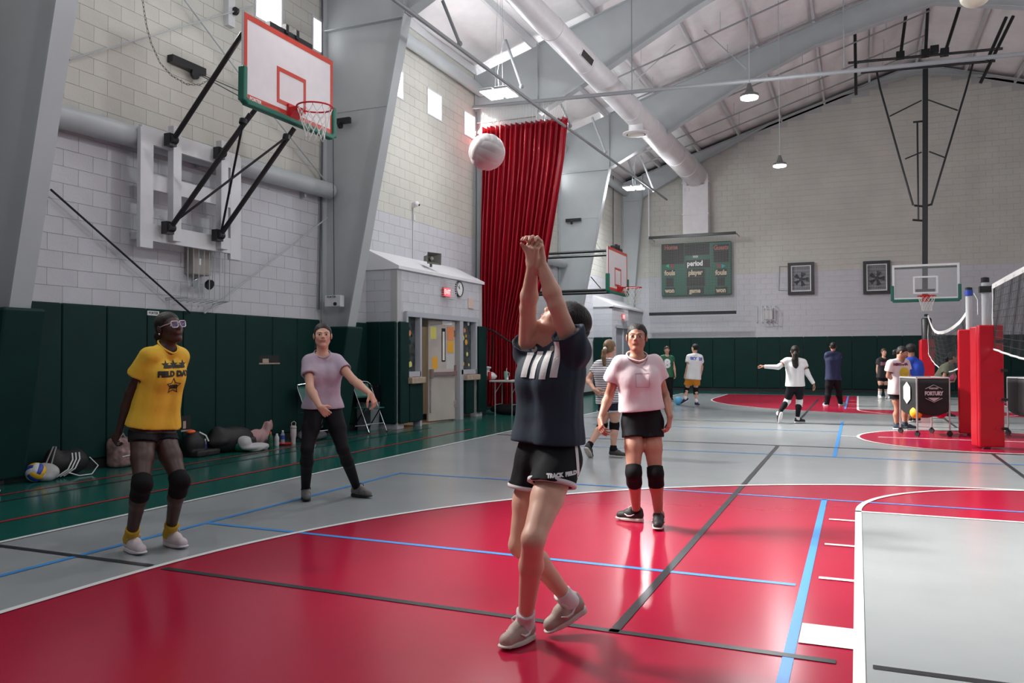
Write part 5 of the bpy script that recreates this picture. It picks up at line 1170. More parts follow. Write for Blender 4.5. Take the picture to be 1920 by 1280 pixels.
MB().lathe([(.034, 0), (.036, .09), (.046, .13), (.048, .25), (.044, .26)], tuple(p), (0, 0, 1), 20).build('cup', mTw, t, smooth=True); MB().lathe([(.049, .25), (.05, .275), (.03, .285)], tuple(p), (0, 0, 1), 20).build('lid', mTw, t, smooth=True); MB().lathe([(.0485, .243), (.0485, .25)], tuple(p), (0, 0, 1), 20, cap=False).build('band', mBlackRub, t)
MB().tube([p+np.array([.015, .03, .27]), p+np.array([.02, .035, .33]), p+np.array([.01, 0, .355]), p+np.array([-.01, -.035, .33]), p+np.array([-.01, -.03, .27])], .006, 6).build('handle', mTw, t, smooth=True)
p = ground(432, 848); lump('duffel_bag', 'large black duffel bag slumped against the pads in the middle', 'bag', p+np.array([-.1, .1, 0]), [('e', (0, 0, .17), (.19, .42, .19)), ('e', (.0, -.25, .2), (.14, .14, .17)), ('b', (.12, .2, .1), (.1, .14, .1), .05)], mBlk, noise=(12, .016, 22, 22), h=.016)
p = ground(470, 846); t, c = lump('towel', 'crumpled white towel lying half over a green ball bag', 'towel', p, [('e', (0, .1, .06), (.13, .26, .06)), ('e', (-.04, -.08, .13), (.1, .1, .09))], mat('towel_white', (.48, .47, .48), .9), noise=(21, .018, 30, 30))
p = ground(452, 846); lump('ball_bag', 'green rounded bag under the white towel', 'bag', p, [('e', (0, 0, .09), (.11, .13, .1))], mat('bag_green', (.012, .14, .075), .5))
p = ground(490, 833); lump('hooded_top', 'dusty pink hooded top heaped against the green pads', 'clothing', p+np.array([-.08, .05, 0]), [('e', (0, -.1, .12), (.13, .3, .13)), ('e', (-.04, .05, .24), (.1, .16, .17)), ('e', (0, .2, .27), (.07, .09, .12)), ('c', (.08, .1, .3), (.1, .05, .1), .05, .05)], mat('hoodie_pink', (.42, .25, .25), .9), noise=(31, .014, 26, 26), h=.013)
p = ground(533, 835); t = thing('red_dish', 'small red dish with pink cloth under the rear water bottle', 'dish', (p[0], p[1]+.0, 0)); MB().lathe([(.09, 0), (.12, .03), (.11, .035), (.09, .012)], (p[0]-.03, p[1]+.05, 0), (0, 0, 1), 18).build('dish', mat('canister_red', (.45, .01, .015), .4), t, smooth=True)
p = ground(588, 826); lump('sweater', 'grey sweater heap on the floor left of the lavender shirted person', 'clothing', p+np.array([-.05, .05, 0]), [('e', (0, 0, .07), (.14, .34, .08)), ('e', (-.02, -.15, .1), (.11, .14, .09))], mat('sweater_grey', (.10, .11, .12), .9), noise=(41, .014, 26, 26))
# ------------------------------------------------------------------ people
def nrm(v): v = np.asarray(v, float); return v/max(1e-9, np.linalg.norm(v))
def cw(v): return AX[0]*v[0]+AX[1]*v[1]+AX[2]*v[2]          # right, up, away from the camera -> world
def skinmat(n, c): 
    m = mat(n, c, .48, var=.05, vscale=9); b = m.node_tree.nodes['Principled BSDF']; b.inputs['Subsurface Weight'].default_value = .08; b.inputs['Subsurface Radius'].default_value = (.02, .008, .005); b.inputs['Subsurface Scale'].default_value = .4; return m
class Person:
    def __init__(s, label, feet, D=None, size=1.0, detail=0, skin=None, h=None, build=1.0, group=None):
        s.D = D if D is not None else depth(onz(feet[0], feet[1], .09*size)); s.s = size; s.det = detail; s.h = h or (.0095 if detail else .014); s.skin = skin; s.J = {}; s.b = build
        g = at(feet[0], feet[1], s.D); s.t = thing('person', label, 'person', (g[0], g[1], 0)); s.root = s.t
    def pt(s, x, y, dd=0.): return at(x, y, s.D+dd)
    def set(s, **k):
        for n, v in k.items(): s.J[n] = s.pt(*v) if len(v) == 3 else s.pt(*v, 0.)
        return s
    def reach(s, n, par, x, y, L, sign):
        p = s.J[par]; d = nrm(ray(x, y)); q = p-CAM; b = d @ q; c = q @ q-(L*s.s)**2; disc = b*b-c
        t = b+(sign*math.sqrt(disc) if disc > 0 else 0); s.J[n] = CAM+d*t; return s
    def ground(s, n, x, y, z=.09): s.J[n] = onz(x, y, z*s.s); return s
    def frame(s):
        J = s.J; s.P = (J['hL']+J['hR'])/2; s.S = (J['sL']+J['sR'])/2; s.ax = nrm(s.S-s.P); s.lp = nrm(J['hL']-J['hR']); s.ls = nrm(J['sL']-J['sR'])
        s.fw = nrm(np.cross(s.lp*.5+s.ls*.5, s.ax)); s.fw = s.fw    # chest direction
        s.N = J.get('neck', s.S+s.ax*.06*s.s); return s
    # --- anatomy as distance primitives
    def torso(s, sh, o=0., low=0., k=.03, hipw=1.0, chest=1.0):
        z, b = s.s, s.b; P, S, ax = s.P, s.S, s.ax; W = P+(S-P)*.45
        for g in (1, -1):
            a = P+s.lp*g*.062*z*b*hipw-ax*low; w_ = W+(s.lp+s.ls)*.5*g*.05*z*b; c = P+(S-P)*.80+s.ls*g*.07*z*b; sj = s.J['sL' if g > 0 else 'sR']
            sh.cone(a, w_, (.096*b*hipw+o)*z, (.082*b+o)*z, k); sh.cone(w_, c, (.082*b+o)*z, (.098*b*chest+o)*z, k)
            sh.cone(c, s.S+(sj-s.S)*.72-ax*.015*z, (.09+o)*z, (.058+o)*z, k); sh.cone(s.N-ax*.02*z, s.S+(sj-s.S)*.85, (.045+o)*z, (.05+o)*z, k)
            sh.ell(P+(S-P)*.70+s.fw*.060*z+s.ls*g*.060*z, np.array([.056, .056, .062])*z+o*.8, k=.05)
    def arm(s, sh, g, o=0., k=.02):
        J, z = s.J, s.s*(.94+.06*s.b); a, e, w_ = J['s'+g], J['e'+g], J['w'+g]
        sh.cone(a, e, (.050*s.b+o)*z, (.037*s.b+o)*z, k); m_ = e+(w_-e)*.3; sh.cone(e, m_, (.036*s.b+o)*z, (.039*s.b+o)*z, k); sh.cone(m_, w_, (.039*s.b+o)*z, (.024+o)*z, k)
    def leg(s, sh, g, o=0., k=.025):
        J, z = s.J, s.s; a, e, w_ = J['h'+g], J['k'+g], J['a'+g]; bk = nrm(np.cross(np.cross(e-a, w_-e), w_-e)) if np.linalg.norm(np.cross(e-a, w_-e)) > 1e-3 else -s.fw
        if bk @ s.fw > 0: bk = -bk
        sh.cone(a, a+(e-a)*.5, (.088*s.b+o)*z, (.072*s.b+o)*z, k); sh.cone(a+(e-a)*.5, e, (.072*s.b+o)*z, (.050+o)*z, k)
        m_ = e+(w_-e)*.32+bk*.014*z; sh.cone(e, m_, (.049+o)*z, (.053*s.b+o)*z, k); sh.cone(m_, w_, (.053*s.b+o)*z, (.033+o)*z, k)
    def head(s, sh):
        c = s.J['head']; z = s.s*1.0; F_ = nrm(cw(s.hf)); U = nrm(cw(s.hu)); U = nrm(U-F_*(U @ F_)); R = np.cross(F_, U); s.HM = np.array([R, F_, U]); s.HC = c
        H = lambda x, y, q: c+(R*x+F_*y+U*q)*z; s.H = H; M = s.HM; e = lambda p, r, k=.015, op='u': sh.ell(H(*p), np.array(r)*z, M, k, op)
        e((0, -.014, .032), (.074, .092, .082)); e((0, .026, -.03), (.060, .066, .084), .03)
        for g in (1, -1):
            sh.cone(H(g*.043, .004, -.052), H(g*.010, .066, -.096), .022*z, .016*z, .025); e((g*.036, .056, -.020), (.021, .021, .022), .025)
            e((g*.078, -.008, -.005), (.010, .021, .031), .008)
            sh.cone(H(g*.014, .081, .022), H(g*.043, .072, .021), .008*z, .007*z, .014); e((g*.031, .097, .005), (.018, .013, .012), .010, 's'); e((g*.0105, .097, -.024), (.008, .010, .007), .008)
        sh.cone(H(0, .083, .014), H(0, .106, -.017), .0075*z, .0088*z, .012); e((0, .083, -.050), (.026, .013, .016), .02); e((0, .078, -.092), (.016, .014, .014), .02)
        sh.cone(s.N-s.ax*.03*z, H(0, -.018, -.055), .052*z*s.b, .052*z*s.b, .025)
    def hand(s, sh, g, tip, pal, curl=.35, thumb=.6, spread=.08, hint=None):
        J, z = s.J, s.s; w_ = J['w'+g]; d = nrm(tip-w_); pal = nrm(pal-d*(pal @ d)); sd = np.cross(d, pal)*(1 if g == 'L' else -1); L = z*.98
        sd = sd if hint is None else (sd if sd @ hint > 0 else -sd)
        Q = lambda a, b, c_: w_+(d*a+sd*b+pal*c_)*L
        for x, kx in ((-.026, -.028), (-.008, -.009), (.010, .010), (.026, .028)): sh.cone(Q(.012, x*.55, 0), Q(.086, kx, -.002), .0165*L, .0105*L, .012)
        for i, (kx, ln) in enumerate(((.030, .94), (.0102, 1.06), (-.0098, 1.0), (-.029, .78))):
            p = Q(.084, kx, -.002); dr = nrm(d+sd*kx*spread*14*.35); a = 0; cl = curl*(1+.12*i); rr = (.0090, .0082, .0075, .0064) if i < 3 else (.0080, .0073, .0066, .0058)
            for j, (sl, da) in enumerate(((.041, .18+.75*cl), (.026, .15+1.1*cl), (.021, .1+.7*cl))):
                a += da; q = p+(dr*math.cos(a)+pal*math.sin(a))*sl*ln*L; sh.cone(p, q, rr[j]*L, rr[j+1]*L, .003); p = q
        p = Q(.022, .024, .006); q = p+(d*.62+sd*.62*thumb/.6+pal*.35)*.045*L; sh.cone(p, q, .0145*L, .0112*L, .010); r_ = q+nrm(d*.9+sd*.25+pal*(.25+.5*curl))*.033*L; sh.cone(q, r_, .0108*L, .0092*L, .004); sh.cone(r_, r_+nrm(d*.9+sd*.05+pal*(.3+.6*curl))*.024*L, .0092*L, .0072*L, .004)
        s.hb = getattr(s, 'hb', []); c = w_+(tip-w_)*.5; s.hb.append((c-.115*L, c+.115*L))
    def body(s):
        s.frame(); sh = Shape(); s.torso(sh); s.head(sh)
        for g in 'LR':
            s.arm(sh, g); s.leg(sh, g)
            if 't'+g in s.J: s.hand(sh, g, s.J['t'+g], nrm(cw(s.palm[g])), s.curl.get(g, .35), s.thumb.get(g, .6), hint=cw(s.hint[g]) if g in s.hint else None)
            sh.cone(s.J['a'+g], s.J['a'+g]+s.foot[g][0]*.06*s.s-s.foot[g][1]*.03*s.s, .034*s.s, .03*s.s, .02)
        for c_, r_ in getattr(s, 'extra', []): sh.ell(c_, np.array([r_]*3), k=.03)
        det = [(s.HC-.165*s.s, s.HC+.165*s.s, .0045 if s.det else .009)]+[(a, b, .0034 if s.det else .007) for a, b in getattr(s, 'hb', [])]
        if len(det) == 3 and ((det[1][0] < det[2][1]).all() and (det[2][0] < det[1][1]).all()): det = [det[0], (np.minimum(det[1][0], det[2][0]), np.maximum(det[1][1], det[2][1]), det[1][2])]
        s.sh = sh; s.bodyo = soft(sh, s.h, 'body', s.skin, s.root, det); s.face(); return s
    palm, curl, thumb, hint = {}, {}, {}, {}
    def face(s, brow=(.045, .026, .017), lip=(.38, .10, .09)):
        H, z = s.H, s.s; mE = mat('eye_white', (.70, .68, .66), .25); mI = mat('iris_dark', (.03, .015, .008), .2); br = mat('brow_'+str(brow), brow, .8); lp = mat('lip_'+str(s.lipc), s.lipc, .45)
        F_, U = s.HM[1], s.HM[2]; sk = s.skin
        def on(x, q, o=0.):      # point on the face surface straight in front of (x, q)
            y = .135
            for _ in range(30):
                d = s.sh.ev(H(x, y, q))/z
                if d < .0004: break
                y -= max(d*.8, .0006)
            return H(x, y+o, q)
        for g in (1, -1):
            mb = MB(); c = H(g*.031, .0745, .005); mb.ball(c, .0142*z, 14, 10); ey = mb.build('eye', mE, s.root, smooth='all')
            MB().lathe([(.0072*z, .0124*z), (.0060*z, .0142*z), (.0, .0150*z)], c+F_*0, F_+U*s.gaze, 14).build('iris', mI, ey, smooth='all')
            ld = MB(); ld.lathe([(.0158*z*math.cos(q), .0158*z*math.sin(q)) for q in np.radians([23, 36, 54, 72, 89])], c, U-F_*.05, 18, cap=False); ld.lathe([(.0156*z*math.cos(q), .0156*z*math.sin(q)) for q in np.radians([-89, -65, -45, -28])], c, U, 18, cap=False); ld.build('eyelid', sk, s.root, smooth='all')
            lash = [c+(F_*math.cos(q)+s.HM[0]*math.sin(q))*.0161*z*math.cos(.39)+(U-F_*.05)*.0161*z*math.sin(.39) for q in np.linspace(-.85, .85, 8)]
            MB().tube(lash, .0013*z, 5).build('eyelash', br, s.root, smooth='all')
            mb = MB(); P_ = [on(g*x, q, -.0006) for x, q in ((.013, .0235), (.022, .0265), (.034, .0282), (.044, .0265), (.052, .0225))]; mb.tube(P_, [.0020*z, .0028*z, .0027*z, .0022*z, .0009*z], 6); mb.build('eyebrow', br, s.root, smooth='all')
        lips = MB(); xs_ = [-.025, -.016, -.007, 0, .007, .016, .025]
        lips.tube([on(x, -.0492+(.0030 if abs(x) == .007 else .0018 if x == 0 else .0012 if abs(x) == .016 else 0), -.0012) for x in xs_], [r*z for r in (.0012, .0034, .0043, .0038, .0043, .0034, .0012)], 8)
        lips.tube([on(x, -.0502-(.0058 if abs(x) < .01 else .0042 if abs(x) < .02 else .0), -.0014) for x in xs_], [r*z for r in (.0012, .0038, .0050, .0053, .0050, .0038, .0012)], 8)
        lips.build('lips', lp, s.root, smooth='all')
    lipc = (.36, .12, .10); gaze = 0.0
    # --- clothing
    def shirt(s, m, name='shirt', hem=.12, cuff=.55, o=.024, sl=.066, se=.074, neck=.076, neckf=.03, flare=.0, wr=.007, seed=1, hemtilt=None, dark=None, relax=1, trim=None, chest=1.0, boxy=True):
        z = s.s; sh = Shape(); P2 = s.P-s.ax*hem*z; s.torso(sh, o, .0, .04, 1.04+flare, chest)
        for g in (1, -1): sh.cone(s.P+s.lp*g*.065*z*s.b, P2+s.lp*g*(.066+flare*.3)*z*s.b, (.104*s.b+o)*z, (.104*s.b+o+flare*.12)*z, .04)
        for g in (1, -1):
            if boxy: sh.cone(s.P+(s.S-s.P)*.78+s.ls*g*.070*z*s.b, P2+s.lp*g*.066*z*s.b, (.088*s.b+o)*z, (.100*s.b+o)*z, .04)
        s.cuffs = []
        for g in 'LR':
            a, e, c0 = s.J['s'+g], s.J['e'+g], cuff if not isinstance(cuff, dict) else cuff[g]; c = a+(e-a)*c0
            sh.cone(a, c, sl*s.b*z, se*s.b*z, .03, c1=True); d = nrm(e-a); sh.cone(c-d*.022*z, c+d*.03*z, (se*s.b-.012)*z, (se*s.b-.010)*z, .0, 's', c0=True, c1=True); s.cuffs.append((c, d, se*s.b*z))
        sh.ell(s.N+s.fw*neckf*z+s.ax*.02*z, np.array([neck, neck, neck*.95])*z, k=.012, op='s')
        sh.noise = folds(seed, wr); sh.cut(P2, -s.ax if hemtilt is None else -nrm(s.ax+cw(hemtilt)))
        o_ = soft(sh, s.h*(.72 if s.det else .9), name, m, s.root, relax=relax); s.shirto = o_; s.hemP = P2
        # collar and hem bands follow the cloth
        return o_
    def collar(s, m, r=.074, th=.007, f=.012, up=.0, tilt=.55):
        z = s.s; c = s.N+s.fw*f*z+s.ax*up*z; A = s.ls; B = nrm(s.fw-s.ax*tilt); return MB().tube([c+(A*math.cos(a)+B*math.sin(a)*1.0)*r*z+s.ax*.012*z*abs(math.cos(a)) for a in np.linspace(0, 2*PI, 29)[:-1]], th*z, 6, close=True).build('collar', m, s.root, smooth='all')
    def shorts(s, m, f=.42, r=.104, r1=.100, top=.10, o=.012, name='shorts', wr=.005, seed=4, trim=None, k=.03):
        z = s.s; sh = Shape(); T_ = s.P+s.ax*top*z
        for g in (1, -1): sh.cone(s.P+s.lp*g*.062*z*s.b, T_+s.lp*g*.05*z*s.b, (.096*s.b+o)*z, (.09*s.b+o)*z, .03)
        for g in 'LR':
            a, e = s.J['h'+g], s.J['k'+g]; c = a+(e-a)*f; d = nrm(e-a); n_ = nrm(d*.45-s.ax*.55); sh.cone(a, c+d*.06, r*s.b*z, (r1+(r1-r)*.2)*s.b*z, k, capn=(c, n_)); sh.cone(c-d*.012*z, c+d*.06*z, (r1*s.b-.012)*z, (r1*s.b-.010)*z, .0, 's', c0=True, c1=True) if trim else None
        sh.noise = folds(seed, wr); sh.cut(T_, s.ax); o_ = soft(sh, s.h*(.75 if s.det else .9), name, m, s.root, relax=1)
        if trim:
            for g in 'LR':
                a, e = s.J['h'+g], s.J['k'+g]; c = a+(e-a)*f; d = nrm(nrm(e-a)*.45-s.ax*.55); MB().lathe([((r1*s.b+.004)*z, -.018*z), ((r1*s.b+.006)*z, -.012*z), ((r1*s.b+.006)*z, .0), ((r1*s.b-.01)*z, .004*z), ((r1*s.b-.012)*z, -.018*z)], c, d, 32, cap=False).build('shorts_trim', trim, o_, smooth='all')
        return o_
    def leggings(s, m, ank=.93, o=.006, name='leggings'):
        sh = Shape(); z = s.s
        for g in (1, -1): sh.cone(s.P+s.lp*g*.062*z*s.b, s.P+s.ax*.12*z+s.lp*g*.05*z, (.098*s.b+o)*z, (.085*s.b+o)*z, .03)
        for g in 'LR': s.leg(sh, g, o)
        for g in 'LR':
            e, w_ = s.J['k'+g], s.J['a'+g]; c = e+(w_-e)*ank; d = nrm(w_-e); sh.cone(c+d*.005, c+d*.2, .005, .075*z, 0, 's'); sh.cone(c+d*.055*z, c+d*.2, .055*z, .07*z, 0, 's')
        sh.noise = folds(9, .003); sh.cut(s.P+s.ax*.12*z, s.ax); return soft(sh, s.h*.95, name, m, s.root, relax=1)
    def kneepad(s, m, g, a0=.84, a1=.20, o=.014, name='knee_pad'):
        sh = Shape(); a, e, w_ = s.J['h'+g], s.J['k'+g], s.J['a'+g]; z = s.s; sh.cone(a+(e-a)*a0, e, (.055+o)*z, (.053+o)*z, .02, c0=True); sh.cone(e, e+(w_-e)*a1, (.053+o)*z, (.054*s.b+o)*z, .02, c1=True); sh.ell(e+s.fw*.018*z, np.array([.055, .055, .06])*z, k=.02); return soft(sh, s.h*.8, name, m, s.root, relax=1)
    def sock(s, m, g, a0=.80, o=.008, name='sock'):
        sh = Shape(); e, w_ = s.J['k'+g], s.J['a'+g]; z = s.s; r0 = (.053*s.b+(.033-.053*s.b)*max(0, (a0-.32)/.68)+o)*z; sh.cone(e+(w_-e)*a0, w_, r0, (.036+o)*z, .02, c0=True); sh.cone(w_, w_+s.foot[g][0]*.05*z-s.foot[g][1]*.03*z, (.038+o)*z, .035*z, .02); sh.noise = folds(6, .0025, 60, 60); return soft(sh, s.h*.7, name, m, s.root)
    def sleeve(s, m, g, a0=.62, a1=.97, name='arm_sleeve'):
        sh = Shape(); J, z = s.J, s.s; a, e, w_ = J['s'+g], J['e'+g], J['w'+g]; sh.cone(a+(e-a)*a0, e, .056*z, .052*z, .02, c0=True); sh.cone(e, w_, .052*z, .038*z, .02, c1=True); return soft(sh, s.h*.8, name, m, s.root)
    def setfoot(s, g, toe=None, up=(0, 0, 1), axis=None):
        a = s.J['a'+g]
        if axis is None: f = nrm((toe-a)*np.array([1, 1, 0])); u = np.array([0, 0, 1.])
        else: f = nrm(axis); u = nrm(np.array([0, 0, 1.])-f*f[2])
        s.foot = getattr(s, 'foot', {}); s.foot[g] = (f, u); return s
    def shoe(s, g, m, ms, ml=None, L=.255, plant=True, mark=None, name='shoe', high=.0):
        f, u = s.foot[g]; z = s.s; a = s.J['a'+g]; sd = np.cross(f, u); o = a-f*.060*z-u*.088*z
        if plant: o = np.array([o[0], o[1], .0075])
        Q = lambda x, y, q: o+(f*x*L/.255+sd*y+u*q)*z; sh = Shape()
        sh.cone(Q(.035, 0, .052), Q(.12, 0, .048), .036*z, .040*z, .02); sh.cone(Q(.12, 0, .046), Q(.205, 0, .036), .041*z, .036*z, .02); sh.cone(Q(.05, 0, .06), Q(.06, 0, .098+high), .036*z, .040*z, .02); sh.cone(Q(.07, 0, .085), Q(.13, 0, .066), .034*z, .034*z, .025); sh.cone(Q(.03, 0, .05), Q(.028, 0, .092+high), .028*z, .025*z, .015)
        sh.ell(Q(.062, 0, .118+high), np.array([.034, .034, .022])*z, np.array([f, sd, u]), .006, 's'); sh.cut(Q(0, 0, .018), -u); so = soft(sh, .006 if s.det else .01, name, m, s.root)
        sl = Shape()
        def sole2(X, Y, Z):
            px, py, pz = X-o[0], Y-o[1], Z-o[2]; x = (px*f[0]+py*f[1]+pz*f[2])/z*.255/L; y = (px*sd[0]+py*sd[1]+pz*sd[2])/z; q = (px*u[0]+py*u[1]+pz*u[2])/z
            t = np.clip((x-.035)/.18, 0, 1); w_ = .039+.008*np.sin(np.clip(t*1.25-.1, 0, 1)*PI)-.002*t; d = np.sqrt((x-(.035+.18*t))**2+y**2)-w_
            q0 = .007*np.clip((x-.16)/.1, 0, 1)**1.5*2; hgt = .028-.006*t; return np.maximum(d, np.maximum(q0-q, q-hgt))*z*.9
        c = Q(.125, 0, .02); sl.add(c-.2*z, c+.2*z, sole2); soft(sl, .005 if s.det else .009, 'sole', ms, so, relax=1)
        if ml:
            for k in range(5):
                x = .085+.021*k; zz = .112-.0125*k; mb = MB(); mb.tube([Q(x, -.026, zz-.018), Q(x+.006, 0, zz), Q(x, .026, zz-.018)], .0042*z, 6); mb.build('lace', ml, so, smooth='all')
            for y_ in (1, -1): MB().tube([Q(.085, 0, .118), Q(.095, y_*.02, .128), Q(.115, y_*.04, .11), Q(.10, y_*.045, .09)], .0035*z, 6).build('lace', ml, so, smooth='all')
        if mark: # curved stroke on the outer side
            for y_ in (1, -1): MB().tube([Q(.15, y_*.0455, .06), Q(.12, y_*.0475, .045), Q(.09, y_*.046, .047), Q(.055, y_*.042, .066)], [.003*z, .0065*z, .006*z, .002*z], 6).build('side_stroke', mark, so, smooth='all')
        return so
    def hair(s, m, tail=None, bun=None, low=-.062, front=(.080, .062), vol=1.0, short=False, name='hair', part=False):
        H, z, M = s.H, s.s, s.HM; sh = Shape(); sh.ell(H(0, -.0210, .040), np.array([.0785, .0965, .0825])*vol*z, M, .01); sh.ell(H(0, -.042, -.02), np.array([.067, .064, .062])*vol*z, M, .03)
        for g in (1, -1): sh.ell(H(g*.060, -.012, .015), np.array([.0185, .036, .042])*vol*z, M, .02)
        n = M[1]*.80-M[2]*.60
        # hairline: cut away the face and the neck below the nape
        c0 = H(0, front[0], front[1]-.012); sh2 = sh; sh2.cut(c0, n); sh2.cut(H(0, 0, low), -M[2]); sh2.noise = folds(14, .0007, 160, 40)
        if short: sh2.noise = folds(15, .0035, 110, 110)
        ho = soft(sh2, .0055 if s.det else .009, name, m, s.root)
        if tail:
            t2 = Shape(); pts = [H(*p) for p in tail[0]]; t2.path(pts, [r*z for r in tail[1]], .012); t2.noise = folds(17, .0035, 150, 25); soft(t2, .006 if s.det else .01, 'ponytail', m, ho, relax=1)
        if bun: 
            for p, r, mm in bun: MB().ball(H(*p), r*z, 14, 10).build('hair_tie', mm, ho, smooth='all')
        return ho
    def decal(s, V, Fc, c, right, up, m, lift=.004, name='print', tgt=None, cutup=.02, sx=1.0):
        # print laid on the cloth: points are dropped along the view onto the shirt surface
        tgt = tgt or s.shirto; dg = bpy.context.evaluated_depsgraph_get(); ob = tgt.evaluated_get(dg); me = ob.to_mesh(); off = Vector((0, 0, 0)); p = tgt.parent
        while p is not None: off += Vector(p.location); p = p.parent
        bvh = BVHTree.FromPolygons([v.co+off for v in me.vertices], [tuple(q.vertices) for q in me.polygons]); ob.to_mesh_clear()
        bm = bmesh.new(); vs = [bm.verts.new((v[0], v[1], 0)) for v in V]
        for q in Fc:
            try: bm.faces.new([vs[i] for i in q])
            except ValueError: pass
        bmesh.ops.triangulate(bm, faces=bm.faces)
        for _ in range(4):
            E_ = [e for e in bm.edges if e.calc_length() > cutup]
            if not E_: break
            bmesh.ops.subdivide_edges(bm, edges=E_, cuts=1); bmesh.ops.triangulate(bm, faces=bm.faces)
        right, up = Vector(right).normalized(), Vector(up).normalized(); n = right.cross(up).normalized(); c = Vector(c)
        bm.verts.index_update(); pts, ok = [], []
        for v in bm.verts:
            q = c+right*v.co.x*sx+up*v.co.y; hit = bvh.ray_cast(q+n*.5, -n, 1.0); ok.append(hit[0] is not None); pts.append((hit[0]+n*lift) if hit[0] is not None else q)
        fs = [tuple(v.index for v in f.verts) for f in bm.faces]; bm.free(); fs = [f for f in fs if all(ok[i] for i in f)]
        mb = MB(); mb.add(pts, fs); 
        return mb.build(name, m, tgt, recalc=False) if fs else None
    def write(s, txt_, size, c, right, up, m, bold=.004, **k):
        V, Fc = txt_mesh(txt_, size, bold); return s.decal([(v.x, v.y) for v in V], Fc, c, right, up, m, **k)
    def patch(s, poly, c, right, up, m, **k): return s.decal(poly, [tuple(range(len(poly)))], c, right, up, m, **k)
mBlackCloth = mat('cloth_black', (.008, .008, .010), .75, bump=.3, bscale=14, spec=.2); mHairDk = mat('hair_dark', (.010, .007, .006), .5, var=.4, vscale=60, stretch=(1, 1, .15), spec=.35, bump=.5, bscale=160); mHairBr = mat('hair_brown', (.075, .042, .022), .45, var=.35, vscale=60, stretch=(1, 1, .15)); mHairLt = mat('hair_light_brown', (.20, .13, .07), .5, var=.35, vscale=70, stretch=(1, 1, .15))
mWhCloth = mat('cloth_white', (.72, .71, .71), .8, bump=.3, bscale=12); mNavy = mat('cloth_navy', (.016, .030, .050), .75, bump=.6, bscale=11, stretch=(1, 1, .45)); mPadK = mat('knee_black', (.007, .007, .008), .8, spec=.2)
skF, skD, skT, skM, skL = skinmat('skin_fair', (.68, .385, .285)), skinmat('skin_deep', (.050, .022, .015)), skinmat('skin_tan', (.40, .19, .125)), skinmat('skin_olive', (.36, .17, .11)), skinmat('skin_light', (.60, .35, .25))

# 1. the player in front, arms raised after sending up the ball
p = Person('person in navy shirt with white stripe print and black shorts, both arms raised, nearest', (984, 1180), size=.985, detail=1, skin=skF, h=.009)
p.set(hL=(1050, 862, -.05), hR=(1006, 862, .07), sL=(1076, 658, -.11), sR=(990, 662, .13), neck=(1036, 640, .02), head=(1058, 604, .02))
p.J['eR'] = p.pt(990, 578, -.06); p.J['wR'] = p.pt(998, 500, -.20); p.J['tR'] = p.pt(998, 452, -.24)
p.J['eL'] = p.pt(1044, 572, -.20); p.J['wL'] = p.pt(1013, 490, -.205); p.J['tL'] = p.pt(1000, 440, -.20)
p.ground('aL', 984, 1168); p.reach('kL', 'hL', 1000, 1010, .43, -1)
p.J['kR'] = p.pt(974, 1022, .05); p.J['aR'] = p.pt(1068, 1126, .19)
p.setfoot('L', onz(936, 1224)); tr = onz(1036, 1188, .02); hr = p.pt(1112, 1140, .22); p.setfoot('R', axis=tr-hr)
p.hf = (-.68, .70, .12); p.hu = (.70, .70, .05); p.gaze = .1
p.palm = dict(R=(.55, .1, .7), L=(-.5, .1, -.7)); p.curl = dict(R=.75, L=.6); p.thumb = dict(R=.35, L=.2); p.hint = dict(R=(-.7, .3, -.2), L=(-.6, .5, -.3))
p.lipc = (.45, .13, .12); p.extra = [(p.pt(1012, 629, .06), .042), (p.pt(1014, 640, .06), .042)]
p.body(); p.shirt(mNavy, hem=-.085, cuff=dict(L=.44, R=.28), o=.012, sl=.072, se=.076, wr=.010, flare=.0, seed=3, neck=.064, neckf=.015)

sh_ = p.shorts(mBlackCloth, f=.33, r=.104, r1=.108, o=.014, trim=mWhCloth, wr=.005)
R_, U_ = nrm(cw((.93, 0, -.36))), nrm(cw((.07, .98, .0)))
for i, (dx, hh) in enumerate(((-.105, .115), (-.055, .125), (.005, .130), (.060, .16))):
    p.patch([(-.020, -hh*.5), (.014, -hh*.5), (.022, hh*.5), (-.012, hh*.5)], p.pt(1018, 684-(10 if i == 3 else 0), -.13)+R_*dx, R_, U_, mWhCloth)
for dx in (-.09, .02): p.write('\u2022', .09, p.pt(1022, 655, -.13)+R_*dx, R_, U_, mat('print_grey', (.30, .28, .27), .7))
p.write('TRACK  FIELD', .022, p.pt(1052, 884, -.13), nrm(cw((1, .02, 0))), nrm(cw((0, 1, 0))), mWhCloth, tgt=sh_, bold=.002)
p.patch([(-.007, -.14), (.007, -.14), (.007, .14), (-.007, .14)], p.pt(1083, 860, -.13), nrm(cw((1, 0, 0))), nrm(cw((-.06, 1, 0))), mWhCloth, tgt=sh_)
mShoeB = mat('shoe_beige', (.40, .31, .27), .6, var=.12, vscale=25); mShoeS = mat('sole_cream', (.60, .55, .50), .55)
for g in 'LR': p.sock(mWhCloth, g, .84); p.shoe(g, mShoeB, mShoeS, mWhCloth, plant=(g == 'L'), mark=mWhCloth, L=.245)
p.hair(mHairDk, tail=([(0, -.085, .03), (.0, -.098, -.04), (0, -.088, -.11), (0, -.07, -.19)], [.04, .05, .045, .025]), low=-.10, front=(.078, .066))

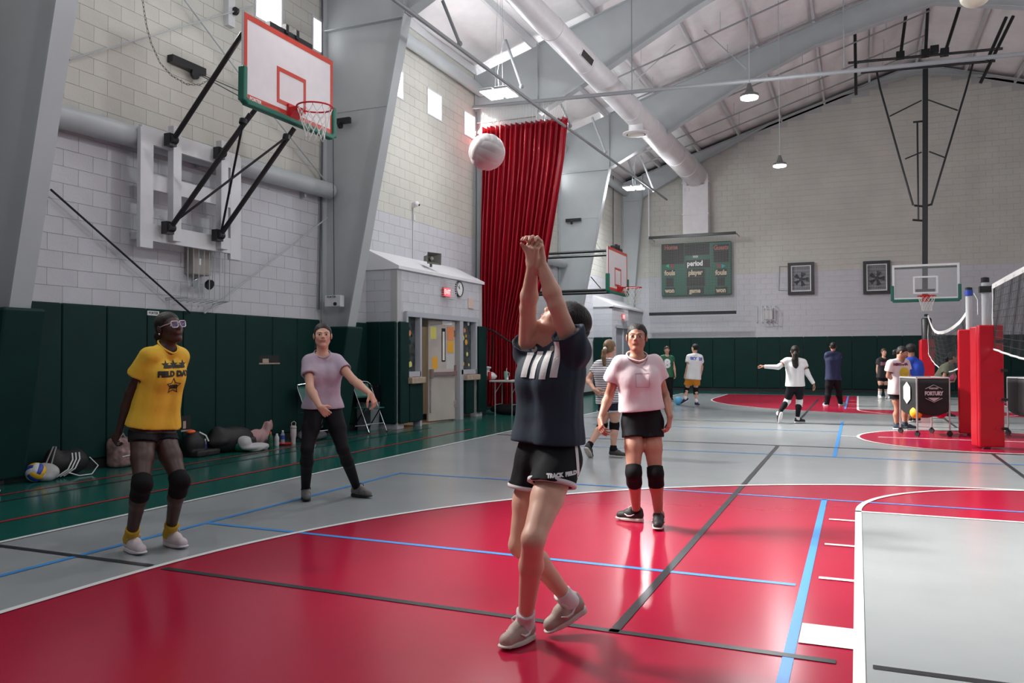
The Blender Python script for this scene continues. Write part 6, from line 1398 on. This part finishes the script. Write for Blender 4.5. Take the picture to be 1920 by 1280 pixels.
# 2. yellow shirt
p = Person('person in yellow printed T-shirt, glasses and black knee pads, watching the ball, at left', (245, 1008), size=1.0, detail=1, skin=skD, h=.0095)
p.set(hR=(268, 812, -.07), hL=(304, 812, .06), sR=(280, 668, -.14), sL=(337, 668, .13), neck=(312, 650, 0), head=(318, 615, .0))
p.J['eR'] = p.pt(245, 738, -.10); p.J['wR'] = p.pt(224, 808, -.04); p.J['tR'] = p.pt(205, 842, .0); p.J['eL'] = p.pt(306, 735, .30); p.J['wL'] = p.pt(280, 790, .26); p.J['tL'] = p.pt(270, 820, .22)
p.ground('aR', 245, 1010); p.ground('aL', 319, 1000); p.reach('kR', 'hR', 266, 908, .42, -1); p.reach('kL', 'hL', 337, 902, .42, -1)
p.setfoot('R', onz(286, 1048)); p.setfoot('L', onz(372, 1036))
p.hf = (.80, .20, -.52); p.hu = (-.15, .97, 0); p.palm = dict(R=(.6, .1, .6), L=(-.5, 0, .5)); p.curl = dict(R=.55, L=.5); p.lipc = (.11, .035, .03)
mYellow = mat('cloth_yellow', (.74, .47, .035), .75, bump=.6, bscale=11, stretch=(1, 1, .5)); p.body(); p.shirt(mYellow, hem=-.045, cuff=.50, o=.010, sl=.064, se=.080, wr=.010, seed=7, flare=.0, neck=.072); p.collar(mYellow)
p.shorts(mBlackCloth, f=.17, r=.092, r1=.090, o=.0, top=.02); mDkPrint = mat('print_black', (.02, .018, .012), .7)
R_, U_ = nrm(cw((.80, .0, .60))), nrm(cw((.05, 1, .02))); c = p.pt(334, 702, -.13)
p.write('FIELD DAY', .052, c, R_, U_, mDkPrint, bold=.004); p.write('\u2605  \u2605  \u2605', .045, c+U_*.065, R_, U_, mDkPrint); p.write('class games', .034, c+U_*.055, R_, U_, mDkPrint); 
star = [(math.cos(PI/2+k*PI/5)*(.06 if k % 2 == 0 else .03), math.sin(PI/2+k*PI/5)*(.06 if k % 2 == 0 else .03)) for k in range(10)]
ring_ = [(a*1.0, b*1.0) for a, b in star]; p.decal(ring_+[(a*.8, b*.8) for a, b in star], [(i, (i+1) % 10, 10+(i+1) % 10, 10+i) for i in range(10)], c-U_*.085, R_, U_, mDkPrint); p.write('2023', .03, c-U_*.09, R_, U_, mDkPrint)
mYSock = mat('sock_yellow', (.52, .32, .02), .8); mShW = mat('shoe_white', (.60, .52, .54), .55, var=.05)
for g in 'LR': p.kneepad(mPadK, g, .86, .22, o=.010); p.sock(mYSock, g, .80, o=.010); p.shoe(g, mShW, mat('sole_white', (.66, .60, .62), .5), mShW, L=.265)
p.hair(mHairDk, tail=([(0, -.10, .02), (0, -.125, -.03), (-.0, -.115, -.09), (0, -.10, -.12)], [.028, .036, .03, .012]), low=-.07)
MB().ball(p.H(-.086, -.004, -.036), .007, 10, 8).build('earring', mChrome, p.root, smooth='all'); MB().ball(p.H(.086, -.004, -.036), .007, 10, 8).build('earring', mChrome, p.root, smooth='all')
mGlF = mat('glasses_clear', (.66, .60, .66), .25); gl = MB(); Hh = p.H
for g in (1, -1):
    rr = [(.006, .018), (.012, .024), (.05, .024), (.058, .016), (.054, -.014), (.045, -.02), (.018, -.02), (.009, -.012)]
    gl.tube([Hh(g*(a-.0), .112-.22*max(0, a-.03), .004+b) for a, b in rr], .0032, 6, close=True); gl.tube([Hh(g*.057, .105, .016), Hh(g*.074, .05, .014), Hh(g*.080, -.02, .008)], .0026, 5)
gl.tube([Hh(-.006, .112, .016), Hh(0, .116, .018), Hh(.006, .112, .016)], .003, 5); go = gl.build('glasses', mGlF, p.root, smooth='all')
for g in (1, -1): mb = MB(); mb.poly([Hh(g*a, .111-.22*max(0, a-.03), .004+b) for a, b in rr]); mb.build('lens', mat('lens_tint', (.30, .28, .50), .05, alpha=.35), go)

# 3. lavender shirt
p = Person('person in lavender T-shirt and black leggings standing ready in front of the folding chairs', (573, 925), size=1.0, detail=1, skin=skL, h=.010)
p.set(hR=(589, 765, -.02), hL=(622, 765, .03), sR=(579, 678, -.04), sL=(632, 677, .05), neck=(604, 663, 0), head=(605, 629, -.01))
p.reach('eR', 'sR', 581, 727, .29, -1); p.reach('wR', 'eR', 600, 763, .245, -1); p.J['tR'] = p.J['wR']+nrm(p.pt(624, 787, -.25)-p.J['wR'])*.17
p.reach('eL', 'sL', 662, 712, .29, -1); p.reach('wL', 'eL', 694, 738, .245, -1); p.J['tL'] = p.J['wL']+nrm(p.pt(708, 766, -.22)-p.J['wL'])*.17
p.ground('aR', 573, 918); p.ground('aL', 669, 914); p.reach('kR', 'hR', 576, 842, .42, -1); p.reach('kL', 'hL', 643, 842, .42, -1)
p.setfoot('R', onz(575, 940)); p.setfoot('L', onz(692, 934)); p.hf = (.26, .06, -.96); p.hu = (-.02, 1, .05)
p.palm = dict(R=(.3, -.5, .8), L=(-.6, -.5, .4)); p.curl = dict(R=.35, L=.45); p.hint = dict(R=(.6, .7, 0), L=(-.7, .2, -.5)); p.lipc = (.42, .14, .13)
mLav = mat('cloth_lavender', (.43, .36, .44), .8, bump=.5, bscale=11, stretch=(1, 1, .5)); p.body(); p.shirt(mLav, boxy=False, hem=.0, cuff=.50, o=.016, sl=.064, se=.068, wr=.007, seed=12, neck=.072); p.collar(mLav, th=.005)
p.leggings(mBlackCloth, .95); mShG = mat('shoe_grey', (.16, .155, .15), .7, var=.3, vscale=40)
for g in 'LR': p.shoe(g, mShG, mBlackRub, mBlackRub, L=.25)
p.hair(mHairDk, tail=([(.02, -.10, .0), (.03, -.12, -.05), (.045, -.10, -.12), (.05, -.08, -.19)], [.028, .034, .03, .012]), low=-.07)

# 4. pale pink shirt
p = Person('person in pale pink pocket T-shirt, black shorts and knee pads, facing us at centre right', (1193, 965), size=.985, detail=1, skin=skT, h=.0095)
p.set(hR=(1189, 792, .0), hL=(1220, 792, 0), sR=(1161, 683, -.01), sL=(1227, 681, .02), neck=(1194, 668, 0), head=(1194, 632, -.01))
p.reach('eR', 'sR', 1142, 741, .29, 1); p.reach('wR', 'eR', 1126, 785, .235, -1); p.J['tR'] = p.J['wR']+nrm(p.pt(1129, 815, -.12)-p.J['wR'])*.165
p.reach('eL', 'sL', 1246, 740, .29, 1); p.reach('wL', 'eL', 1256, 780, .235, -1); p.J['tL'] = p.J['wL']+nrm(p.pt(1253, 808, -.08)-p.J['wL'])*.165
p.ground('aR', 1193, 958); p.ground('aL', 1235, 967); p.reach('kR', 'hR', 1188, 886, .42, -1); p.reach('kL', 'hL', 1229, 888, .42, -1)
p.setfoot('R', onz(1155, 974)); p.setfoot('L', onz(1234, 992)); p.hf = (-.22, .03, -.97); p.hu = (.03, 1, .02)
p.palm = dict(R=(.8, 0, .4), L=(-.8, 0, .4)); p.curl = dict(R=.4, L=.35); p.lipc = (.36, .11, .09)
mPink = mat('cloth_pink', (.66, .54, .57), .85, bump=.5, bscale=11, stretch=(1, 1, .5)); p.body(); p.shirt(mPink, hem=-.10, cuff=.48, o=.010, sl=.064, se=.086, wr=.010, seed=23, flare=.0, neck=.085); p.collar(mPink, r=.083)
R_, U_ = nrm(cw((1, 0, .05))), np.array([0, 0, 1.]); c = p.pt(1205, 712, -.13)
mPk2 = mat('pocket_seam', (.42, .32, .35), .85)
for poly in ([(-.055, .045), (.055, .052), (.055, .058), (-.055, .051)], [(-.055, -.06), (-.051, -.06), (-.051, .048), (-.055, .048)], [(.051, -.06), (.055, -.06), (.055, .053), (.051, .053)], [(-.055, -.06), (.055, -.06), (.055, -.056), (-.055, -.056)]): p.patch(poly, c, R_, U_, mPk2, name='pocket_edge')
p.shorts(mBlackCloth, f=.30, r=.100, r1=.098, top=.12, o=.012)
mShBk = mat('shoe_black', (.02, .019, .019), .6)
for g in 'LR': p.kneepad(mPadK, g, .86, .28, o=.010); p.sock(mPadK, g, .93, o=.004); p.shoe(g, mShBk, mat('sole_offwhite', (.58, .54, .50), .5), mat('lace_cream', (.55, .48, .44), .7), mark=mWhCloth, L=.25)
p.hair(mHairDk, tail=([(0, -.10, .0), (0, -.115, -.05), (0, -.09, -.10)], [.028, .03, .012]), low=-.06)

# 5. striped shirt seen from behind
p = Person('person in striped shirt with light brown ponytail seen from behind, hand on hip', (1150, 845), size=.97, skin=skF, h=.013)
p.set(hL=(1136, 757, .02), hR=(1153, 755, -.02), sL=(1120, 686, .04), sR=(1152, 682, -.06), neck=(1140, 674), head=(1144, 652, .02))
p.J['eL'] = p.pt(1102, 712, .06); p.J['wL'] = p.pt(1114, 730, -.10); p.J['tL'] = p.pt(1128, 742, -.16); p.J['eR'] = p.pt(1163, 712, .08); p.J['wR'] = p.pt(1160, 740, .15); p.J['tR'] = p.pt(1160, 760, .18)
p.J['aR'] = p.pt(1150, 842, 0); p.J['kR'] = p.pt(1152, 797, .05); p.J['aL'] = p.pt(1104, 836, -.06); p.J['kL'] = p.pt(1130, 797, .12)
p.setfoot('R', p.J['aR']+cw((.8, 0, -.4))); p.setfoot('L', axis=cw((.35, -.65, .55)))
p.hf = (.62, .02, .78); p.hu = (0, 1, 0); p.palm = dict(L=(.8, 0, .5), R=(-.5, 0, .5)); p.curl = dict(L=.5)
mStr = mat('cloth_striped', (.62, .62, .64), .8); nt_s = mStr.node_tree; wv = nt_s.nodes.new('ShaderNodeTexWave'); wv.bands_direction = 'Z'; wv.inputs['Scale'].default_value = 10.5; wv.inputs['Distortion'].default_value = .25; tcs = nt_s.nodes.new('ShaderNodeTexCoord'); rp = nt_s.nodes.new('ShaderNodeValToRGB'); rp.color_ramp.interpolation = 'CONSTANT'; rp.color_ramp.elements[0].color = (.14, .145, .18, 1); rp.color_ramp.elements[1].position = .30; rp.color_ramp.elements[1].color = (.68, .68, .69, 1)
nt_s.links.new(tcs.outputs['Object'], wv.inputs['Vector']); nt_s.links.new(wv.outputs['Fac'], rp.inputs['Fac']); nt_s.links.new(rp.outputs['Color'], nt_s.nodes['Principled BSDF'].inputs['Base Color'])
p.body(); p.shirt(mStr, hem=-.01, cuff=.5, o=.018, sl=.064, se=.07, wr=.006); p.shorts(mat('shorts_navy', (.012, .016, .035), .7), f=.34, r=.098, r1=.106, trim=mWhCloth)
for g in 'LR': p.kneepad(mPadK, g); p.sock(mPadK, g, .84); p.shoe(g, mat('shoe_dark_grey', (.05, .05, .05), .6), mShoeS, plant=(g == 'R'))
p.hair(mHairLt, tail=([(-.01, -.10, -.01), (-.01, -.135, -.04), (-.02, -.14, -.12), (-.02, -.12, -.22), (-.02, -.11, -.28)], [.025, .032, .034, .028, .010]), bun=[((-.01, -.118, -.01), .028, mWhCloth)], low=-.06)

# 6. green jersey
p = Person('person in green jersey with white number 8 by the end wall pads', (1252, 752), D=depth(onz(1258, 751)), size=.99, skin=skL, h=.017)
p.set(hR=(1246.5, 706), hL=(1256, 706), sR=(1241.5, 670.5), sL=(1260, 671), neck=(1250.5, 666), head=(1250.5, 656))
p.set(eR=(1238, 688), wR=(1237, 702), tR=(1237, 711), eL=(1264, 688, -.05), wL=(1266, 701, -.1), tL=(1267, 710, -.1), kR=(1247, 728, -.04), kL=(1257, 728, -.04), aR=(1246, 749.5), aL=(1258, 749.5))
for g in 'LR': p.setfoot(g, p.J['a'+g]+cw((.1 if g == 'L' else -.3, 0, -1)))
p.hf = (-.1, -.02, -1); p.hu = (0, 1, 0); p.palm = dict(L=(-1, 0, .2), R=(1, 0, .2)); p.body(); mGrJ = mat('jersey_green', (.012, .11, .05), .6); p.shirt(mGrJ, hem=.02, cuff=.4, o=.03, sl=.07, se=.075)
p.write('8', .34, p.pt(1251, 682, -.13), nrm(cw((1, 0, 0))), nrm(cw((0, 1, 0))), mWhCloth, bold=.022, lift=.008, cutup=.05); p.leggings(mBlackCloth, .97, .02, 'trousers')
for g in 'LR': p.shoe(g, mShBk, mShoeS)
p.hair(mHairBr, low=-.05, short=True, vol=1.04, front=(.085, .052))

# 7. orange shorts
p = Person('person in white T-shirt with blue back print and orange shorts, beside the blue ball', (1304, 755), size=.99, skin=skL, h=.016)
p.set(hL=(1293.5, 709), hR=(1306, 709), sL=(1292, 669.5), sR=(1313, 670), neck=(1302.5, 665), head=(1303, 652.5))
p.set(eL=(1289.5, 688, -.02), wL=(1285, 702, .03), tL=(1283, 710, .05), eR=(1316, 688, .1), wR=(1314, 702, .15), tR=(1313, 710, .18), kL=(1287.5, 729, .14), aL=(1285.5, 747, .0), kR=(1304.5, 729.5, .05), aR=(1305.5, 751.5, 0))
p.setfoot('L', axis=cw((-.75, -.45, .1))); p.setfoot('R', p.J['aR']+cw((.2, 0, -1)))
p.hf = (-.55, 0, .83); p.hu = (0, 1, 0); p.palm = dict(L=(.8, 0, .3), R=(-.8, 0, .3)); p.body(); p.shirt(mWhCloth, hem=.03, cuff=.55, o=.034, sl=.078, se=.088)
p.write('SKY  23', .10, p.pt(1306, 672.5, -.13), nrm(cw((1, -.08, 0))), nrm(cw((.08, 1, 0))), mat('print_blue', (.05, .12, .45), .7), bold=.006, lift=.008); p.shorts(mat('shorts_orange', (.62, .22, .01), .7), f=.62, r=.105, r1=.112, o=.02)
mShNv = mat('shoe_navy', (.015, .015, .07), .6)
for g in 'LR': p.kneepad(mPadK, g, .80, .45); p.sock(mWhCloth, g, .80); p.shoe(g, mShNv, mWhCloth, plant=(g == 'R'))
p.hair(mHairDk, low=-.05, short=True, vol=1.02)

# 8. white shirt with arm sleeves
p = Person('person in white shirt, white arm sleeves and long dark ponytail, arms spread, mid court', (1496, 785), size=.98, skin=skM, h=.013)
p.set(hL=(1484, 724), hR=(1498, 724), sL=(1474, 677, .02), sR=(1507, 679, -.02), neck=(1490, 672), head=(1490.5, 658))
p.set(eL=(1459, 688, -.05), wL=(1433, 687, -.02), tL=(1424.5, 685, .02), eR=(1514, 700, -.05), wR=(1525.5, 719, -.08), tR=(1530.5, 733, -.06), kL=(1476.5, 752, .10), aL=(1460, 775, -.10), kR=(1499, 752, .05), aR=(1495, 785, 0))
p.setfoot('L', axis=cw((-.12, -.96, .28))); p.setfoot('R', p.J['aR']+cw((.95, 0, .25)))
p.hf = (.25, .1, .96); p.hu = (0, 1, 0); p.palm = dict(L=(0, -1, .2), R=(-.8, 0, .3)); p.curl = dict(L=.6, R=.35); p.body(); p.shirt(mWhCloth, hem=.0, cuff=.48, o=.018, sl=.066, se=.07)
p.leggings(mBlackCloth, .93)
for g in 'LR': p.kneepad(mWhCloth, g, .84, .32, name='white_knee_pad'); p.sock(mWhCloth, g, .90); p.shoe(g, mShBk, mWhCloth, plant=(g == 'R')); p.sleeve(mWhCloth, g)
p.hair(mHairDk, tail=([(0, -.10, -.0), (0, -.14, -.05), (-.01, -.14, -.16), (.0, -.13, -.28), (.02, -.12, -.36)], [.028, .05, .065, .06, .02]), low=-.065)

# 9. navy shirt, arms folded in front
p = Person('person in navy long shirt and black trousers seen from behind on the far red zone', (1563, 760), D=depth(onz(1550, 761)), size=1.0, skin=skT, h=.015)
p.set(hL=(1556, 711), hR=(1568.5, 711), sL=(1550.5, 665.5), sR=(1573, 665.5), neck=(1562, 660), head=(1562, 649.5))
p.set(eL=(1549.5, 672, .24), wL=(1560, 669, .40), tL=(1569, 668, .42), eR=(1574, 670, .24), wR=(1564, 668, .44), tR=(1556, 667, .46), kL=(1553, 734, .02), aL=(1550, 757.5, 0), kR=(1573, 732, .05), aR=(1576, 756, .1))
p.setfoot('L', p.J['aL']+cw((-.1, 0, 1))); p.setfoot('R', p.J['aR']+cw((.9, 0, .3)))
p.hf = (.25, 0, .97); p.hu = (0, 1, 0); p.palm = dict(L=(0, 0, -1), R=(0, 0, -1)); p.body(); mNv2 = mat('cloth_navy2', (.012, .018, .060), .75); p.shirt(mNv2, hem=.02, cuff=.93, o=.03, sl=.07, se=.068); p.leggings(mBlackCloth, .96, .028, 'trousers')
for g in 'LR': p.shoe(g, mat('shoe_teal', (.25, .40, .45), .6), mWhCloth)
p.hair(mHairDk, low=-.05, short=True)

# 10. at the ball cart
p = Person('person in white printed T-shirt and black shorts looking down at the ball cart', (1684, 803), D=14.9, size=.985, skin=skT, h=.013, build=1.08)
p.set(hR=(1680, 735, -.03), hL=(1690, 735, .06), sR=(1671, 682, -.10), sL=(1698, 681, .10), neck=(1686, 676), head=(1692, 661))
p.set(eR=(1665.5, 705, -.05), wR=(1686, 713, -.12), tR=(1698, 712, -.10), eL=(1703, 704, .05), wL=(1709, 713, -.08), tL=(1713, 718, -.12), kR=(1683, 768, -.03), kL=(1695, 768, .08), aR=(1681, 797, .0), aL=(1697, 797, .04))
p.setfoot('R', p.J['aR']+cw((.5, 0, -.3))); p.setfoot('L', p.J['aL']+cw((.9, 0, -.3)))
p.hf = (.70, -.42, -.57); p.hu = (.2, .95, 0); p.palm = dict(R=(.3, -.6, .5), L=(-.3, -.8, .2)); p.curl = dict(R=.7, L=.4); p.body(); p.shirt(mat('cloth_offwhite', (.66, .58, .59), .85), hem=.03, cuff=.56, o=.030, sl=.074, se=.082, seed=33)
R_, U_ = nrm(cw((.86, 0, -.3))), nrm(cw((.0, 1, 0))); p.write('NIRVANA', .060, p.pt(1689, 683, -.13), R_, U_, mat('print_maroon', (.16, .03, .05), .7), bold=.005, lift=.007, cutup=.04)
p.patch([(.085*math.cos(a), .095*math.sin(a)) for a in np.linspace(0, 2*PI, 25)[:-1]], p.pt(1695.5, 698, -.13), R_, U_, mat('print_yellow', (.55, .45, .03), .7), lift=.007, cutup=.05)
p.shorts(mBlackCloth, f=.36, r=.104, r1=.108)
mShC = mat('shoe_canvas', (.035, .06, .08), .7)
for g in 'LR': p.shoe(g, mShC, mWhCloth, mWhCloth, L=.275, high=.03)
p.hair(mHairDk, tail=([(0, -.10, .0), (0, -.13, -.04), (0, -.13, -.10)], [.03, .035, .015]), low=-.07)

# 11. blue shirt behind the cart
p = Person('person in bright blue T-shirt with dark hair standing behind the ball cart', (1712, 800), D=16.6, size=1.0, skin=skM, h=.016, build=1.12)
p.set(hL=(1704, 738), hR=(1720, 738), sL=(1697, 680, .03), sR=(1722, 682, -.03), neck=(1709, 672), head=(1706.5, 656))
p.set(eL=(1693, 706, .15), wL=(1700, 722, .25), tL=(1704, 732, .28), eR=(1727, 708, .1), wR=(1724, 726, .24), tR=(1722, 738, .28), kL=(1705, 771, .02), kR=(1721, 771, .02), aL=(1705, 797, 0), aR=(1721, 797, 0))
for g in 'LR': p.setfoot(g, p.J['a'+g]+cw((-.3, 0, 1)))
p.hf = (-.4, -.2, .9); p.hu = (0, 1, 0); p.palm = dict(L=(1, 0, 0), R=(-1, 0, 0)); p.body(); p.shirt(mat('cloth_blue', (.012, .05, .36), .75), hem=.06, cuff=.6, o=.034, sl=.078, se=.085); p.shorts(mBlackCloth, f=.7, r=.11, r1=.11)
for g in 'LR': p.shoe(g, mShBk, mWhCloth)
p.hair(mHairDk, low=-.06, short=True, vol=1.12)

# 12. dark printed shirt at the end wall
p = Person('person in dark printed T-shirt with knee pads standing by the end wall pads', (1653, 743), D=25.6, size=.99, skin=skL, h=.017)
p.set(hR=(1650.5, 709), hL=(1660.5, 709), sR=(1647, 676, 0), sL=(1666, 676, 0), neck=(1657, 670), head=(1657.5, 660))
p.set(eR=(1645, 692), wR=(1646, 704), tR=(1647, 711), eL=(1668, 692, .05), wL=(1667, 704, .05), tL=(1666, 711, 0), kR=(1651, 725, -.04), kL=(1661, 725, -.04), aR=(1649, 742, 0), aL=(1663, 742, 0))
p.setfoot('R', p.J['aR']+cw((-.1, 0, -1))); p.setfoot('L', p.J['aL']+cw((.1, 0, -1)))
p.hf = (0, 0, -1); p.hu = (0, 1, 0); p.palm = dict(L=(-1, 0, 0), R=(1, 0, 0)); p.body(); p.shirt(mat('cloth_charcoal', (.022, .020, .024), .75), hem=-.01, cuff=.5, o=.03, sl=.07, se=.076)
p.write('WOLVES', .10, p.pt(1657, 680, -.13), nrm(cw((1, 0, 0))), nrm(cw((0, 1, 0))), mat('print_mauve', (.42, .16, .24), .7), bold=.008, lift=.009, cutup=.05) if False else p.patch([(-.11, -.05), (.12, -.035), (.10, .06), (-.02, .05), (-.10, .065)], p.pt(1657.5, 682, -.13), nrm(cw((1, 0, 0))), nrm(cw((0, 1, 0))), mat('print_mauve', (.30, .13, .18), .7), lift=.009, cutup=.05)
p.shorts(mBlackCloth, f=.3)
for g in 'LR': p.kneepad(mPadK, g, .84, .2); p.sock(mWhCloth, g, .45, o=.01); p.shoe(g, mWhCloth, mWhCloth)
p.hair(mHairBr, low=-.06, front=(.08, .055), vol=1.03)

# 13. bending with the pink ball
p = Person('person in olive T-shirt bending forward with a pink ball behind the slack net', (1768, 780), D=17.6, size=1.0, skin=skM, h=.014)
p.set(hR=(1758, 716, -.06), hL=(1765, 716, .08), sR=(1775, 688, -.14), sL=(1781, 684, .15), neck=(1781, 683), head=(1787, 670))
p.set(eR=(1770, 709, -.2), wR=(1781, 716, -.12), tR=(1789, 714, -.04), eL=(1790, 705, .2), wL=(1788, 714, .1), tL=(1784, 717, .0), kR=(1760, 750, -.05), kL=(1776, 750, .1), aR=(1752, 783, 0), aL=(1775, 783, .1))
for g in 'LR': p.setfoot(g, p.J['a'+g]+cw((1, 0, -.2)))
p.hf = (.95, -.1, -.2); p.hu = (.1, 1, 0); p.palm = dict(R=(.2, .9, .3), L=(-.2, .9, -.3)); p.curl = dict(R=.3, L=.3); p.body(); mOl = mat('cloth_olive', (.12, .125, .085), .8); p.shirt(mOl, hem=.0, cuff=.6, o=.028, sl=.07, se=.078); p.shorts(mBlackCloth, f=.36, r=.1, r1=.108, trim=mWhCloth)
for g in 'LR': p.shoe(g, mShBk, mWhCloth)
p.hair(mHairDk, tail=([(0, -.10, .0), (0, -.13, -.04), (0, -.12, -.12)], [.03, .03, .012]), low=-.06)
pc = (p.J['tR']+p.J['tL'])/2+np.array([0, 0, .085]); ball(tuple(at(1780, 705.5, 17.55)), .092, 'pink ball held by the bending person in olive shirt', [mBallP], 'rubber_ball', False)
